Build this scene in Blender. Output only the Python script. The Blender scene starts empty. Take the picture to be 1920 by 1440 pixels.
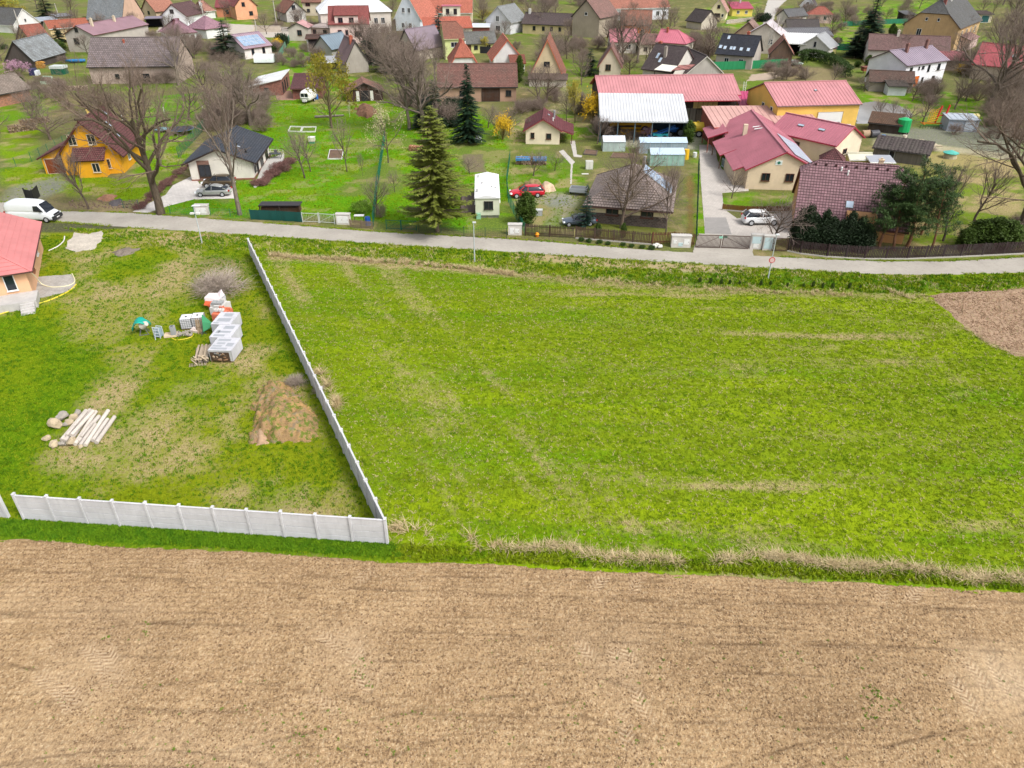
import bpy,math,random
import numpy as np
from mathutils import Vector,Matrix
# ---------------------------------------------------------------- camera, sky, sun, exposure
F_PX,PITCH,CAM_H=1380.0,math.radians(32.5),32.2
SC=bpy.context.scene
COL=SC.collection
cd=bpy.data.cameras.new('camera'); cam=bpy.data.objects.new('camera',cd); COL.objects.link(cam)
cam.location=(0,0,CAM_H); cam.rotation_euler=(math.radians(90)-PITCH,0,0)
cd.sensor_fit='HORIZONTAL'; cd.sensor_width=36.0; cd.lens=F_PX/1920*36.0
cd.clip_start=0.5; cd.clip_end=9000
SC.camera=cam
SUN_EL,SUN_AZ=math.radians(50),math.radians(128)
w=bpy.data.worlds.new('World'); SC.world=w; w.use_nodes= True
wn=w.node_tree; bg=wn.nodes['Background']
sky=wn.nodes.new('ShaderNodeTexSky'); sky.sky_type='NISHITA'; sky.sun_disc= False
sky.sun_elevation=SUN_EL; sky.sun_rotation=SUN_AZ
sky.air_density=1.0; sky.dust_density=4.0; sky.ozone_density=1.0
hs=wn.nodes.new('ShaderNodeHueSaturation'); hs.inputs['Saturation'].default_value=0.25
wn.links.new(sky.outputs[0],hs.inputs['Color']); wn.links.new(hs.outputs[0],bg.inputs['Color'])
bg.inputs['Strength'].default_value=0.15
sd=bpy.data.lights.new('sun','SUN'); sun=bpy.data.objects.new('sun',sd); COL.objects.link(sun)
sd.energy=1.5; sd.angle=math.radians(14); sd.color=(1.0,0.965,0.91)
sun.rotation_euler=(math.radians(90)-SUN_EL,0,-SUN_AZ+math.pi)
sun.rotation_euler=Vector((math.sin(SUN_AZ)*math.cos(SUN_EL),math.cos(SUN_AZ)*math.cos(SUN_EL),math.sin(SUN_EL))).to_track_quat('Z','Y').to_euler()
sun.location=(60,-20,80)
vs=SC.view_settings; vs.view_transform='Standard'; vs.look='None'; vs.gamma=1.0; vs.use_curve_mapping= False
vs.exposure=0.6
SC.render.engine='CYCLES'
SC.cycles.max_bounces=4; SC.cycles.diffuse_bounces=2; SC.cycles.glossy_bounces=2; SC.cycles.transmission_bounces=2
SC.cycles.use_denoising= True
cp_,sp_=math.cos(PITCH),math.sin(PITCH)
def G(px,py,z=0.0):
    """point of the level plane z that lies in direction (px, py) of the 1920x1440 photograph"""
    v=(py-720)/F_PX; u=(px-960)/F_PX; k=(CAM_H-z)/(sp_+v*cp_)
    return Vector((u*k,(cp_-v*sp_)*k,z))
def PR(x,y,z):
    q=z-CAM_H; d=y*cp_-q*sp_
    return (960+F_PX*x/d,720-F_PX*(y*sp_+q*cp_)/d)
def ZAT(x,y,py):
    """height above ground at (x, y) that projects to picture row py"""
    v=(py-720)/F_PX
    return CAM_H+y*(v*cp_+sp_)/(v*sp_-cp_)
# ---------------------------------------------------------------- objects
def tag(o,label=None,cat=None,group=None,kind=None):
    if label:o['label']=label
    if cat:o['category']=cat
    if group:o['group']=group
    if kind:o['kind']=kind
    return o
def empty(name,loc=(0,0,0),rz=0.0,label=None,cat=None,group=None):
    o=bpy.data.objects.new(name, None); COL.objects.link(o)
    o.empty_display_size=0.3
    o.location=loc; o.rotation_euler=(0,0,rz)
    return tag(o,label,cat,group)
def link(name,me,parent=None,loc=(0,0,0),rot=(0,0,0),scale=(1,1,1)):
    o=bpy.data.objects.new(name,me); COL.objects.link(o)
    o.location=loc; o.rotation_euler=rot; o.scale=scale
    if parent:o.parent=parent
    return o
def copy_tree(o,parent=None):
    c=o.copy(); COL.objects.link(c)
    if parent:c.parent=parent
    for ch in list(o.children):copy_tree(ch,c)
    return c
class MB:
    """collects polygons and makes one mesh"""
    def __init__(s):s.v=[]; s.f=[]; s.m=[]; s.uv=[]
    def poly(s,pts,m=0,uv=None):
        b=len(s.v); s.v+=[tuple(p) for p in pts]; s.f.append(tuple(range(b,b+len(pts)))); s.m.append(m)
        s.uv.append(uv if uv else [(p[0]+p[1],p[2]) for p in pts])
    def box(s,x0,x1,y0,y1,z0,z1,m=0,T=None):
        P=[Vector(p) for p in ((x0,y0,z0),(x1,y0,z0),(x1,y1,z0),(x0,y1,z0),(x0,y0,z1),(x1,y0,z1),(x1,y1,z1),(x0,y1,z1))]
        if T is not None:P=[T@p for p in P]
        X,Y,Z=x1-x0,y1-y0,z1-z0
        for q,a,b in (((0,1,5,4),X,Z),((1,2,6,5),Y,Z),((2,3,7,6),X,Z),((3,0,4,7),Y,Z),((4,5,6,7),X,Y),((3,2,1,0),X,Y)):
            s.poly([P[i] for i in q],m,[(0,0),(a,0),(a,b),(0,b)])
    def bar(s,a,b,w,h=None,m=0):
        a,b=Vector(a),Vector(b); d=b-a; L=d.length
        if L<1e-6: return
        T=Matrix.Translation(a)@d.to_track_quat('X','Z').to_matrix().to_4x4(); h=h or w
        s.box(0,L,-w/2,w/2,-h/2,h/2,m,T)
    def prism(s,pts2,z0,z1,m=0,mt=None):
        n=len(pts2); mt=m if mt is None else mt
        s.poly([(p[0],p[1],z1) for p in pts2],mt,[(p[0],p[1]) for p in pts2])
        s.poly([(p[0],p[1],z0) for p in reversed(pts2)],m)
        u=0
        for i in range(n):
            a,b=pts2[i],pts2[(i+1)%n]; l=math.hypot(b[0]-a[0],b[1]-a[1])
            s.poly([(a[0],a[1],z0),(b[0],b[1],z0),(b[0],b[1],z1),(a[0],a[1],z1)],m,[(u,z0),(u+l,z0),(u+l,z1),(u,z1)]); u+=l
    def cyl(s,a,b,r0,r1=None,n=10,m=0,caps=True):
        a,b=Vector(a),Vector(b); r1=r0 if r1 is None else r1
        q=(b-a).to_track_quat('Z','Y'); L=(b-a).length
        A=[a+q@Vector((math.cos(t)*r0,math.sin(t)*r0,0)) for t in [2*math.pi*i/n for i in range(n)]]
        B=[b+q@Vector((math.cos(t)*r1,math.sin(t)*r1,0)) for t in [2*math.pi*i/n for i in range(n)]]
        for i in range(n):
            j=(i+1)%n; s.poly([A[i],A[j],B[j],B[i]],m,[(i*r0,0),(i*r0+r0,0),(i*r0+r0,L),(i*r0,L)])
        if caps:s.poly(B,m); s.poly(A[::-1],m)
    def mesh(s,name,mats,smooth=False):
        me=bpy.data.meshes.new(name); me.from_pydata(s.v,[],s.f)
        for mt in (mats if isinstance(mats,(list,tuple)) else [mats]):me.materials.append(mt)
        me.polygons.foreach_set('material_index',s.m)
        ul=me.uv_layers.new(name='UVMap'); flat=[c for f in s.uv for p in f for c in p]
        ul.data.foreach_set('uv',flat)
        if smooth:me.polygons.foreach_set('use_smooth',[True]*len(s.f))
        me.update(); return me
    def build(s,name,mats,parent=None,smooth=False,**k):
        return link(name,s.mesh(name,mats,smooth),parent,**k)
def np_mesh(name,V,Fc,mats,smooth=False):
    """V (n,3), Fc (m,k) arrays"""
    me=bpy.data.meshes.new(name); V=np.asarray(V,dtype=np.float32); Fc=np.asarray(Fc,dtype=np.int32)
    k=Fc.shape[1]
    me.vertices.add(len(V)); me.vertices.foreach_set('co',V.ravel())
    me.loops.add(Fc.size); me.loops.foreach_set('vertex_index',Fc.ravel())
    me.polygons.add(len(Fc)); me.polygons.foreach_set('loop_start',np.arange(0,Fc.size,k,dtype=np.int32))
    me.polygons.foreach_set('loop_total',np.full(len(Fc),k,dtype=np.int32))
    if smooth:me.polygons.foreach_set('use_smooth',np.ones(len(Fc),dtype=bool))
    for mt in (mats if isinstance(mats,(list,tuple)) else [mats]):me.materials.append(mt)
    me.update(); me.validate(); return me
# ---------------------------------------------------------------- noise in numpy
def _h(ix,iy,s):
    n=(ix*374761393+iy*668265263+s*974634777)&0xffffffff
    n=((n^(n>>13))*1274126177)&0xffffffff
    return ((n^(n>>16))&0xffff)/65535.0
def vn(x,y,s=0):
    x=np.asarray(x,float); y=np.asarray(y,float)
    ix=np.floor(x).astype(np.int64); iy=np.floor(y).astype(np.int64); fx=x-ix; fy=y-iy
    fx=fx*fx*(3-2*fx); fy=fy*fy*(3-2*fy)
    a=_h(ix,iy,s); b=_h(ix+1,iy,s); c=_h(ix,iy+1,s); d=_h(ix+1,iy+1,s)
    return (a*(1-fx)+b*fx)*(1-fy)+(c*(1-fx)+d*fx)*fy
def fbm(x,y,s=0,o=4):
    r=0; a=0.5; t=0
    for i in range(o):r=r+a*vn(x,y,s+i*17); t+=a; a*=0.55; x=x*2.03+5.1; y=y*2.03+1.7
    return r/t
def seg_dist(X,Y,pts,closed=True):
    d=np.full(X.shape,1e9); n=len(pts)
    for i in range(n if closed else n-1):
        ax,ay=pts[i][0],pts[i][1]; bx,by=pts[(i+1)%n][0],pts[(i+1)%n][1]
        ex,ey=bx-ax,by-ay; L2=ex*ex+ey*ey+1e-12
        t=np.clip(((X-ax)*ex+(Y-ay)*ey)/L2,0,1); d=np.minimum(d,np.hypot(X-ax-t*ex,Y-ay-t*ey))
    return d
def inside(X,Y,pts):
    r=np.zeros(X.shape,bool); n=len(pts); j=n-1
    for i in range(n):
        xi,yi,xj,yj=pts[i][0],pts[i][1],pts[j][0],pts[j][1]
        if yi!=yj:r^=((yi>Y)!=(yj>Y))&(X<(xj-xi)*(Y-yi)/(yj-yi)+xi)
        j=i
    return r
def mask(X,Y,pts,soft,rough=0.0,seed=0,rs=0.6):
    """1 inside the polygon, 0 outside, with a soft and ragged edge"""
    pts=[(p[0],p[1]) for p in pts]
    x0,x1=min(p[0] for p in pts)-soft-rough-2,max(p[0] for p in pts)+soft+rough+2
    y0,y1=min(p[1] for p in pts)-soft-rough-2,max(p[1] for p in pts)+soft+rough+2
    sel=(X>x0)&(X<x1)&(Y>y0)&(Y<y1)
    out=np.zeros(X.shape); xs,ys=X[sel],Y[sel]
    sd_=np.where(inside(xs,ys,pts),1,-1)*seg_dist(xs,ys,pts)
    if rough:sd_=sd_+(fbm(xs*rs,ys*rs,seed,4)-0.5)*2*rough
    out[sel]=np.clip(sd_/soft*0.5+0.5,0,1); return out
def GP(*pts): return [G(p[0],p[1]) for p in pts]
# ---------------------------------------------------------------- materials
def lin(c):c=c/255.0; return c/12.92 if c<=0.04045 else ((c+0.055)/1.055)**2.4
def S(r,g,b,k=0.85): return (lin(r)*k,lin(g)*k,lin(b)*k)
class N:
    def __init__(s,name):
        s.m=bpy.data.materials.new(name); s.m.use_nodes= True; s.t=s.m.node_tree; s.b=s.t.nodes['Principled BSDF']
        s.b.inputs['Roughness'].default_value=0.9; s.b.inputs['Specular IOR Level'].default_value=0.25
    def n(s,ty,_o=0,**kw):
        nd=s.t.nodes.new('ShaderNode'+ty)
        for k,v in kw.items():
            k2=k.replace('_',' ') if not k.startswith('i') or not k[1:].isdigit() else int(k[1:])
            if isinstance(k2,str) and hasattr(nd,k):setattr(nd,k,v); continue
            inp=nd.inputs[k2]
            if isinstance(v,bpy.types.NodeSocket):s.t.links.new(v,inp)
            else:
                if inp.type=='RGBA' and len(v)==3:v=(*v,1)
                inp.default_value=v
        return nd.outputs[_o]
    def pos(s): return s.n('NewGeometry')
    def obj(s): return s.n('TexCoord',3)
    def uv(s): return s.n('TexCoord',2)
    def rand(s): return s.n('ObjectInfo',5)
    def scale(s,vec,sc): return s.n('VectorMath',operation='MULTIPLY',i0=vec,i1=sc)
    def noise(s,vec,sc,det=3,rough=0.6,dist=0.0): return s.n('TexNoise',0,Vector=vec,Scale=sc,Detail=det,Roughness=rough,Distortion=dist)
    def math(s,op,a,b=0.0,clamp=False): return s.n('Math',operation=op,i0=a,i1=b,use_clamp=clamp)
    def rng(s,v,a,b,c=0.0,d=1.0): return s.n('MapRange',i0=v,i1=a,i2=b,i3=c,i4=d)
    def mix(s,f,a,b,blend='MIX'):
        nd=s.t.nodes.new('ShaderNodeMix'); nd.data_type='RGBA'; nd.blend_type=blend
        for i,v in ((0,f),(6,a),(7,b)):
            if isinstance(v,bpy.types.NodeSocket):s.t.links.new(v,nd.inputs[i])
            else:nd.inputs[i].default_value=v if i==0 else (*v[:3],1)
        return nd.outputs[2]
    def attr(s,name,o=2): return s.n('Attribute',o,attribute_name=name)
    def bump(s,h,dist,st=1.0):s.t.links.new(s.n('Bump',Height=h,Distance=dist,Strength=st),s.b.inputs['Normal'])
    def col(s,c):
        if isinstance(c,bpy.types.NodeSocket):s.t.links.new(c,s.b.inputs['Base Color'])
        else:s.b.inputs['Base Color'].default_value=(*c,1)
        return s
    def rgh(s,v,spec=None,metal=None):
        s.b.inputs['Roughness'].default_value=v
        if spec is not None:s.b.inputs['Specular IOR Level'].default_value=spec
        if metal is not None:s.b.inputs['Metallic'].default_value=metal
        return s
_MC={}
def M(kind,rgb,k=0.85,**kw):
    """procedural material of a kind, cached by colour"""
    key=(kind,rgb,k,tuple(sorted(kw.items())))
    if key in _MC: return _MC[key]
    c=S(*rgb,k); n=N(kind); p=n.pos()
    def d(f): return tuple(x*f for x in c)
    if kind=='plaster':
        a=n.noise(p,0.55,4); b=n.noise(p,7.0,3); st=n.noise(n.scale(p,(2.5,2.5,0.35)),1.0,4)
        q=n.mix(n.rng(a,.35,.7),d(1.04),d(.86)); q=n.mix(n.rng(st,.52,.8,0,kw.get('dirt',.35)),q,tuple(x*.55+.02 for x in c))
        n.col(n.mix(n.rng(b,.3,.7,0,.12),q,d(.75))); n.bump(b,.02,.3)
    elif kind=='tile':
        uv=n.uv(); a=n.noise(p,.5,4); st=n.noise(p,3.5,3)
        br=n.t.nodes.new('ShaderNodeTexBrick'); n.t.links.new(uv,br.inputs['Vector'])
        br.inputs['Scale'].default_value=1.0; br.inputs['Brick Width'].default_value=kw.get('w',.3); br.inputs['Row Height'].default_value=kw.get('h',.34)
        br.inputs['Mortar Size'].default_value=.035; br.inputs['Color1'].default_value=(*d(1.2),1); br.inputs['Color2'].default_value=(*d(.8),1)
        br.inputs['Mortar'].default_value=(*d(.3),1); br.offset=0.0 if kw.get('grid') else 0.5
        q=n.mix(n.rng(a,.4,.75,0,kw.get('age',.45)),br.outputs[0],S(*kw.get('moss',(96,92,84)),.7))
        n.col(n.mix(n.rng(st,.45,.75,0,.4),q,d(.62))); n.rgh(.8)
    elif kind=='metalroof':
        c=tuple(x*.87 for x in c)
        a=n.noise(p,.35,3); st=n.noise(n.scale(p,(1,1,1)),4.0,3)
        q=n.mix(n.rng(a,.35,.7),d(1.05),d(.86)); n.col(n.mix(n.rng(st,.5,.75,0,.4),q,tuple(x*.75+.03 for x in c))); n.rgh(kw.get('r',.5),.4)
    elif kind=='wood':
        uv=n.uv(); st=n.noise(n.scale(uv,(9,.8,1)),1.0,4); a=n.noise(p,.8,3); wv=n.n('TexWhiteNoise',0,noise_dimensions='1D',W=n.math('FLOOR',n.math('MULTIPLY',n.n('SeparateXYZ',0,Vector=uv),6.0)))
        q=n.mix(st,d(1.25),d(.6)); q=n.mix(n.math('MULTIPLY',wv,.5),q,d(.5)); n.col(n.mix(n.rng(a,.4,.7,0,.4),q,(.09,.085,.08)))
        n.bump(st,.02,.5)
    elif kind=='brick':
        br=n.t.nodes.new('ShaderNodeTexBrick'); n.t.links.new(n.uv(),br.inputs['Vector']); br.inputs['Scale'].default_value=1
        br.inputs['Brick Width'].default_value=kw.get('w',.3); br.inputs['Row Height'].default_value=kw.get('h',.14); br.inputs['Mortar Size'].default_value=.015
        br.inputs['Color1'].default_value=(*d(1.25),1); br.inputs['Color2'].default_value=(*d(.6),1); br.inputs['Mortar'].default_value=(*tuple(x*.4+.12 for x in c),1)
        n.col(n.mix(n.rng(n.noise(p,1.5,4),.45,.75,0,.4),br.outputs[0],d(.5)))
    elif kind=='paint':
        a=n.noise(p,3.0,3); n.col(n.mix(n.rng(a,.4,.8,0,.2),c,d(.7))); n.rgh(kw.get('r',.5),.4)
    elif kind=='car':
        a=n.noise(p,2.0,3); n.col(n.mix(n.rng(a,.5,.8,0,.15),c,tuple(x*.7+.04 for x in c))); n.rgh(.28,.5,kw.get('metal',.0)); n.b.inputs['Coat Weight'].default_value=.4
    elif kind=='glass':
        a=n.noise(p,.9,2); n.col(n.mix(a,c,d(2.2))); n.rgh(.08,.6)
    elif kind=='concrete':
        a=n.noise(p,.8,5); b=n.noise(p,12.0,3); st=n.noise(n.scale(p,(3,3,.5)),1.2,4)
        q=n.mix(n.rng(a,.3,.7),d(1.06),d(.84)); q=n.mix(n.rng(st,.5,.8,0,.35),q,d(.6)); n.col(n.mix(n.rng(b,.4,.75,0,.25),q,d(.7)))
        n.col(n.mix(n.math('MULTIPLY',n.rand(),.12),n.b.inputs['Base Color'].links[0].from_socket,d(.6))); n.bump(b,.02,.4)
    elif kind=='bark':
        a=n.noise(n.scale(p,(3,3,.6)),3.0,4); b=n.noise(p,1.0,3)
        q=n.mix(n.rng(a,.35,.7),d(1.3),d(.55)); n.col(n.mix(n.rng(b,.5,.7,0,kw.get('moss',.15)),q,(.10,.11,.04)))
    elif kind=='leaf':
        a=n.noise(p,1.1,3); b=n.noise(p,9.0,2); q=n.mix(n.rng(a,.35,.65),d(1.35),d(.6)); q=n.mix(n.math('MULTIPLY',n.rand(),.5),q,d(.65))
        n.col(n.mix(n.rng(b,.35,.7,0,.55),q,tuple(x*y for x,y in zip(d(1),kw.get('tip',(.6,.55,.5)))))); n.rgh(.65,.3)
    elif kind=='earth':
        a=n.noise(p,.9,5); b=n.noise(p,6.0,4); q=n.mix(n.rng(a,.35,.7),d(1.1),d(.75)); n.col(n.mix(n.rng(b,.4,.7,0,.55),q,d(.5))); n.bump(b,.08,.6)
    elif kind=='paving':
        br=n.t.nodes.new('ShaderNodeTexBrick'); n.t.links.new(p,br.inputs['Vector']); br.inputs['Scale'].default_value=1
        br.inputs['Brick Width'].default_value=kw.get('w',.4); br.inputs['Row Height'].default_value=kw.get('h',.4); br.inputs['Mortar Size'].default_value=.012
        br.inputs['Color1'].default_value=(*d(1.04),1); br.inputs['Color2'].default_value=(*d(.9),1); br.inputs['Mortar'].default_value=(*d(.6),1)
        q=n.mix(n.rng(n.noise(p,.35,5),.4,.75,0,.5),br.outputs[0],d(.72)); n.col(n.mix(n.rng(n.noise(p,5,4),.5,.8,0,.3),q,d(.6)))
    else:
        n.col(c)
    _MC[key]=n.m; return n.m
WHITE= lambda:M('paint',(238,238,236))
DARKGLASS= lambda:M('glass',(34,40,48),.6)
# ---------------------------------------------------------------- scatter: points -> instances of one small mesh (ground cover only)
def scatter(name,P,size,proto_mesh,kind='stuff',label=None,flat=True,seed=1):
    me=bpy.data.meshes.new(name); me.vertices.add(len(P)); me.vertices.foreach_set('co',np.asarray(P,np.float32).ravel())
    a=me.attributes.new('sz','FLOAT','POINT'); a.data.foreach_set('value',np.asarray(size,np.float32))
    rs=np.random.RandomState(seed); r=np.zeros((len(P),3),np.float32); r[:,2]=rs.uniform(0,6.283,len(P))
    if not flat:r[:,:2]=rs.uniform(0,6.283,(len(P),2))
    else:r[:,:2]=rs.normal(0,.18,(len(P),2))
    a=me.attributes.new('rt','FLOAT_VECTOR','POINT'); a.data.foreach_set('vector',r.ravel())
    o=link(name,me); tag(o,label=label,kind=kind)
    po=bpy.data.objects.new(name+'_piece',proto_mesh)
    ng=bpy.data.node_groups.new(name,'GeometryNodeTree')
    ng.interface.new_socket('Geometry',in_out='INPUT',socket_type='NodeSocketGeometry'); ng.interface.new_socket('Geometry',in_out='OUTPUT',socket_type='NodeSocketGeometry')
    nn=ng.nodes; gi=nn.new('NodeGroupInput'); go=nn.new('NodeGroupOutput')
    oi=nn.new('GeometryNodeObjectInfo'); oi.inputs['Object'].default_value=po; oi.inputs['As Instance'].default_value= True
    ip=nn.new('GeometryNodeInstanceOnPoints'); L=ng.links
    a1=nn.new('GeometryNodeInputNamedAttribute'); a1.data_type='FLOAT'; a1.inputs['Name'].default_value='sz'
    a2=nn.new('GeometryNodeInputNamedAttribute'); a2.data_type='FLOAT_VECTOR'; a2.inputs['Name'].default_value='rt'
    L.new(gi.outputs[0],ip.inputs['Points']); L.new(oi.outputs['Geometry'],ip.inputs['Instance'])
    L.new(a2.outputs['Attribute'],ip.inputs['Rotation']); L.new(a1.outputs['Attribute'],ip.inputs['Scale']); L.new(ip.outputs[0],go.inputs[0])
    md=o.modifiers.new('scatter','NODES'); md.node_group=ng
    return o
# ================================================================ GROUND
def spaced(segs):
    out=[segs[0][0]]
    for a,b,s0,s1 in segs:
        x=a
        while x<b-1e-6:
            t=(x-a)/(b-a); x=min(b,x+s0*(s1/s0)**t); out.append(x)
    return np.array(out)
half=spaced([(0,60,.4,.4),(60,200,.4,1.6),(200,3500,1.6,900)])
xs=np.concatenate([-half[:0:-1],half]); ys=spaced([(-3000,8,800,1.0),(8,100,.4,.4),(100,420,.42,1.8),(420,3500,1.8,700)])
X,Y=np.meshgrid(xs,ys)
FC=[G(727,1020),G(47,973),G(465,448,2.0)]
fdir=(Vector(FC[2][:2])-Vector(FC[0][:2])).normalized(); fn=Vector((fdir.y,-fdir.x))
across=(X-FC[0][0])*fn.x+(Y-FC[0][1])*fn.y; along=(X-FC[0][0])*fdir.x+(Y-FC[0][1])*fdir.y
def C3(r,g,b): return np.array([lin(r),lin(g),lin(b)])*.8
def mixc(a,b,t): return a*(1-t[..., None])+b*t[..., None]
tint=np.broadcast_to(C3(120,116,80),X.shape+(3,)).copy()
big=fbm(X*.045,Y*.045,3); mid=fbm(X*.35,Y*.35,9); fin=fbm(X*1.3,Y*1.3,21)
tint=mixc(tint,C3(108,140,36),np.clip((fbm(X*.05,Y*.05,5)-.5)*6,0,1)*.8)
tint=mixc(tint,C3(128,112,88),np.clip((fbm(X*.06,Y*.06,15)-.55)*6,0,1)*.8)
dry=np.clip((mid-.45)*1.5,0,1)*.5
road_y=75.0
LAWNS=[
 ([(60,300),(140,330),(260,335),(300,365),(280,385),(0,345),(0,200),(90,190)],(122,156,18),.25),
 ([(255,250),(360,240),(350,300),(330,345),(270,350),(245,330)],(108,152,24),.25),
 ([(440,250),(520,180),(700,180),(760,200),(880,190),(950,260),(955,330),(975,440),(700,415),(560,405),(430,395),(440,340),(540,320)],(96,156,16),.12),
 ([(300,350),(470,392),(470,408),(300,402)],(92,150,18),.15),
 ([(955,300),(1050,290),(1100,340),(1070,430),(980,440)],(98,142,24),.3),
 ([(1330,230),(1352,230),(1355,360),(1368,460),(1300,460),(1290,330),(1300,260)],(100,156,16),.15),
 ([(1353,362),(1490,362),(1490,392),(1360,392)],(104,154,22),.2),
 ([(1690,360),(1920,280),(1920,450),(1700,470)],(118,146,36),.4),
 ([(1600,178),(1760,170),(1850,180),(1860,225),(1700,215),(1640,200)],(100,150,22),.3),
 ([(520,140),(660,140),(730,200),(640,215),(560,190),(480,200)],(100,150,22),.25),
 ([(300,180),(420,170),(420,220),(330,240),(250,230)],(96,152,22),.25),
 ([(0,170),(60,165),(120,190),(60,230),(0,240)],(104,150,24),.3),
 ([(1540,20),(1760,0),(1760,20),(1690,50),(1560,60)],(100,150,24),.2),
 ([(1320,15),(1430,5),(1400,55),(1330,50)],(106,150,30),.3),
 ([(1550,60),(1600,60),(1600,88),(1550,88)],(110,156,24),.2),
 ([(375,28),(470,28),(470,48),(375,48)],(100,150,28),.2),
 ([(520,70),(640,90),(640,130),(520,140)],(100,150,26),.2),
 ([(960,230),(1120,190),(1130,260),(960,270)],(98,146,26),.4),
 ([(1740,260),(1920,270),(1920,330),(1680,360)],(122,144,44),.5)]
for i,(pl,c,dr) in enumerate(LAWNS):
    m=mask(X,Y,GP(*pl),.8,1.2,40+i); tint=mixc(tint,C3(*c),m); dry=dry*(1-m)+m*dr
YEL=C3(140,148,26)
dry=dry+np.where(Y>76,np.clip((fbm(X*.4,Y*.4,79)-.45)*2.5,0,.45),0)
tint=mixc(tint,C3(120,112,72),np.where(Y>76,np.clip((fbm(X*.16,Y*.16,78)-.55)*6,0,.6),0))
g_sel=(Y>76)
tint=mixc(tint,YEL,np.where(g_sel,np.clip((fbm(X*.25,Y*.25,77)-.42)*3,0,1)*.75,0)*np.clip((tint[...,1]-.2)*8,0,1))
near=mask(X,Y,[(-400,-300),(400,-300)]+[tuple(G(px,py)[:2]) for px,py in ((3200,500),(1920,511),(1680,515),(1420,505),(1174,488),(960,473),(772,462),(480,443),(235,427),(115,417),(-900,360))],.6)
tint=mixc(tint,C3(124,148,20),near); dry=dry*(1-near)+near*.3
meadow=np.clip(across/1.2,0,1)*near
plot=np.clip(-across/1.2,0,1)*near
s1=fbm(X*.07,(Y+.05*X)*.75,31,4); s2=fbm(along*.06,across*1.25,33,4)
wt=np.clip((across-10-.25*along)/12,0,1); st=s2*(1-wt)+s1*wt
patch=np.clip((fbm(X*.12,Y*.12,35)-.42)*3.5,0,1)
dm=np.clip((st-.47)*4.5,0,1)*(.25+.75*patch)
dry=dry*(1-meadow)+meadow*np.clip(.24+dm*.55,0,1)
tint=mixc(tint,C3(130,150,24),meadow*.85)
tint=mixc(tint,C3(98,146,6),meadow*np.clip((fbm(X*.05,(Y+.05*X)*.3,37)-.5)*5,0,1)*.6)
tint=mixc(tint,C3(150,170,20),meadow*np.clip((fbm(X*.09,(Y+.05*X)*.5,39)-.52)*5,0,1)*.7)
tint=mixc(tint,C3(138,146,22),plot*.8)
tint=mixc(tint,C3(104,140,14),plot*np.clip((fbm(X*.2,Y*.2,41)-.48)*5,0,1)*.55)
dry=dry*(1-plot)+plot*np.clip(.3+(fbm(X*.22,Y*.22,43)-.42)*1.8,0,.85)
def zone(pl,c,amt,dr=None,soft=1.0,rough=1.0,seed=0):
    global tint,dry
    m=mask(X,Y,GP(*pl),soft,rough,seed)*amt; tint=mixc(tint,C3(*c),m)
    if dr is not None:dry=dry*(1-m)+m*dr
zone([(-300,590),(60,600),(150,630),(195,690),(150,745),(100,800),(60,880),(20,925),(-400,940)],(92,134,8),.85,.05,1.6,1.0,50)
zone([(-300,640),(60,640),(90,680),(40,760),(-300,800)],(136,150,14),.6,.05,2.5,1.2,51)
DRYZ=[([(90,560),(230,520),(330,500),(370,545),(330,600),(240,640),(200,670),(120,640),(100,600)],.75),([(255,535),(350,500),(380,540),(300,575)],.85),([(290,770),(350,760),(350,820),(300,830)],.9),
 ([(395,740),(470,730),(470,830),(410,850),(380,800)],.85),([(150,570),(240,560),(230,640),(150,640)],.7),([(60,850),(200,840),(210,880),(80,890)],.5),([(520,700),(700,520),(740,640),(700,700),(740,760),(620,720)],.35),
 ([(690,640),(730,630),(800,720),(790,760),(740,730)],.8),([(740,740),(800,740),(880,850),(860,870),(790,810)],.7),([(840,690),(870,690),(870,706),(840,704)],1.0),([(880,880),(1090,880),(1090,905),(880,900)],.7),([(1040,930),(1125,935),(1120,950),(1040,945)],.9),([(1030,962),(1170,968),(1160,982),(1040,978)],.9),
 ([(1440,650),(1570,645),(1575,655),(1450,660)],.9),([(1580,618),(1700,650),(1800,700),(1900,760),(1820,730),(1700,690),(1590,650)],.6),([(1700,670),(1800,672),(1790,678),(1710,676)],.9),([(1790,736),(1830,736),(1830,744),(1790,743)],.9),([(1240,840),(1400,838),(1400,850),(1250,852)],.4),
 ([(500,520),(560,520),(620,700),(590,700)],.5),([(640,520),(780,525),(780,560),(650,570)],.45),([(1255,990),(1390,1000),(1380,1012),(1260,1005)],.6),([(200,645),(285,645),(285,665),(205,668)],.95)]
for i,(pl,a) in enumerate(DRYZ):
    m=mask(X,Y,GP(*pl),1.8,2.0,60+i,.9)*a*.8; dry=np.maximum(dry,m*near)
zone([(505,476),(640,482),(800,492),(980,512),(980,520),(800,506),(640,495),(505,486)],(176,166,120),.8,.9,.5,.5,91)
zone([(980,512),(1300,528),(1480,545),(1690,548),(1690,560),(1480,556),(1200,545),(980,524)],(140,140,84),.7,.75,.6,.6,92)
zone([(960,473),(1180,489),(1385,501),(1385,510),(1180,503),(960,484)],(196,172,140),.9,.6,.5,.5,93)
zone([(1220,500),(1400,503),(1400,512),(1230,512)],(196,176,150),.9,.6,.4,.4,94)
zone([(1180,508),(1640,520),(1920,520),(1920,540),(1700,548),(1180,530)],(70,116,22),.75,.15,.8,.8,95)
zone([(-200,985),(30,985),(250,1003),(500,1020),(740,1032),(740,1050),(-200,1010)],(78,122,22),.85,.05,.5,.4,96)
zone([(380,550),(350,500),(400,480),(460,490),(470,540),(430,565)],(128,118,92),.8,.6,.8,.8,97)
zone([(60,417),(235,417),(240,428),(130,436),(60,436)],(92,84,78),.95,0,.3,.4,98)
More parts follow.
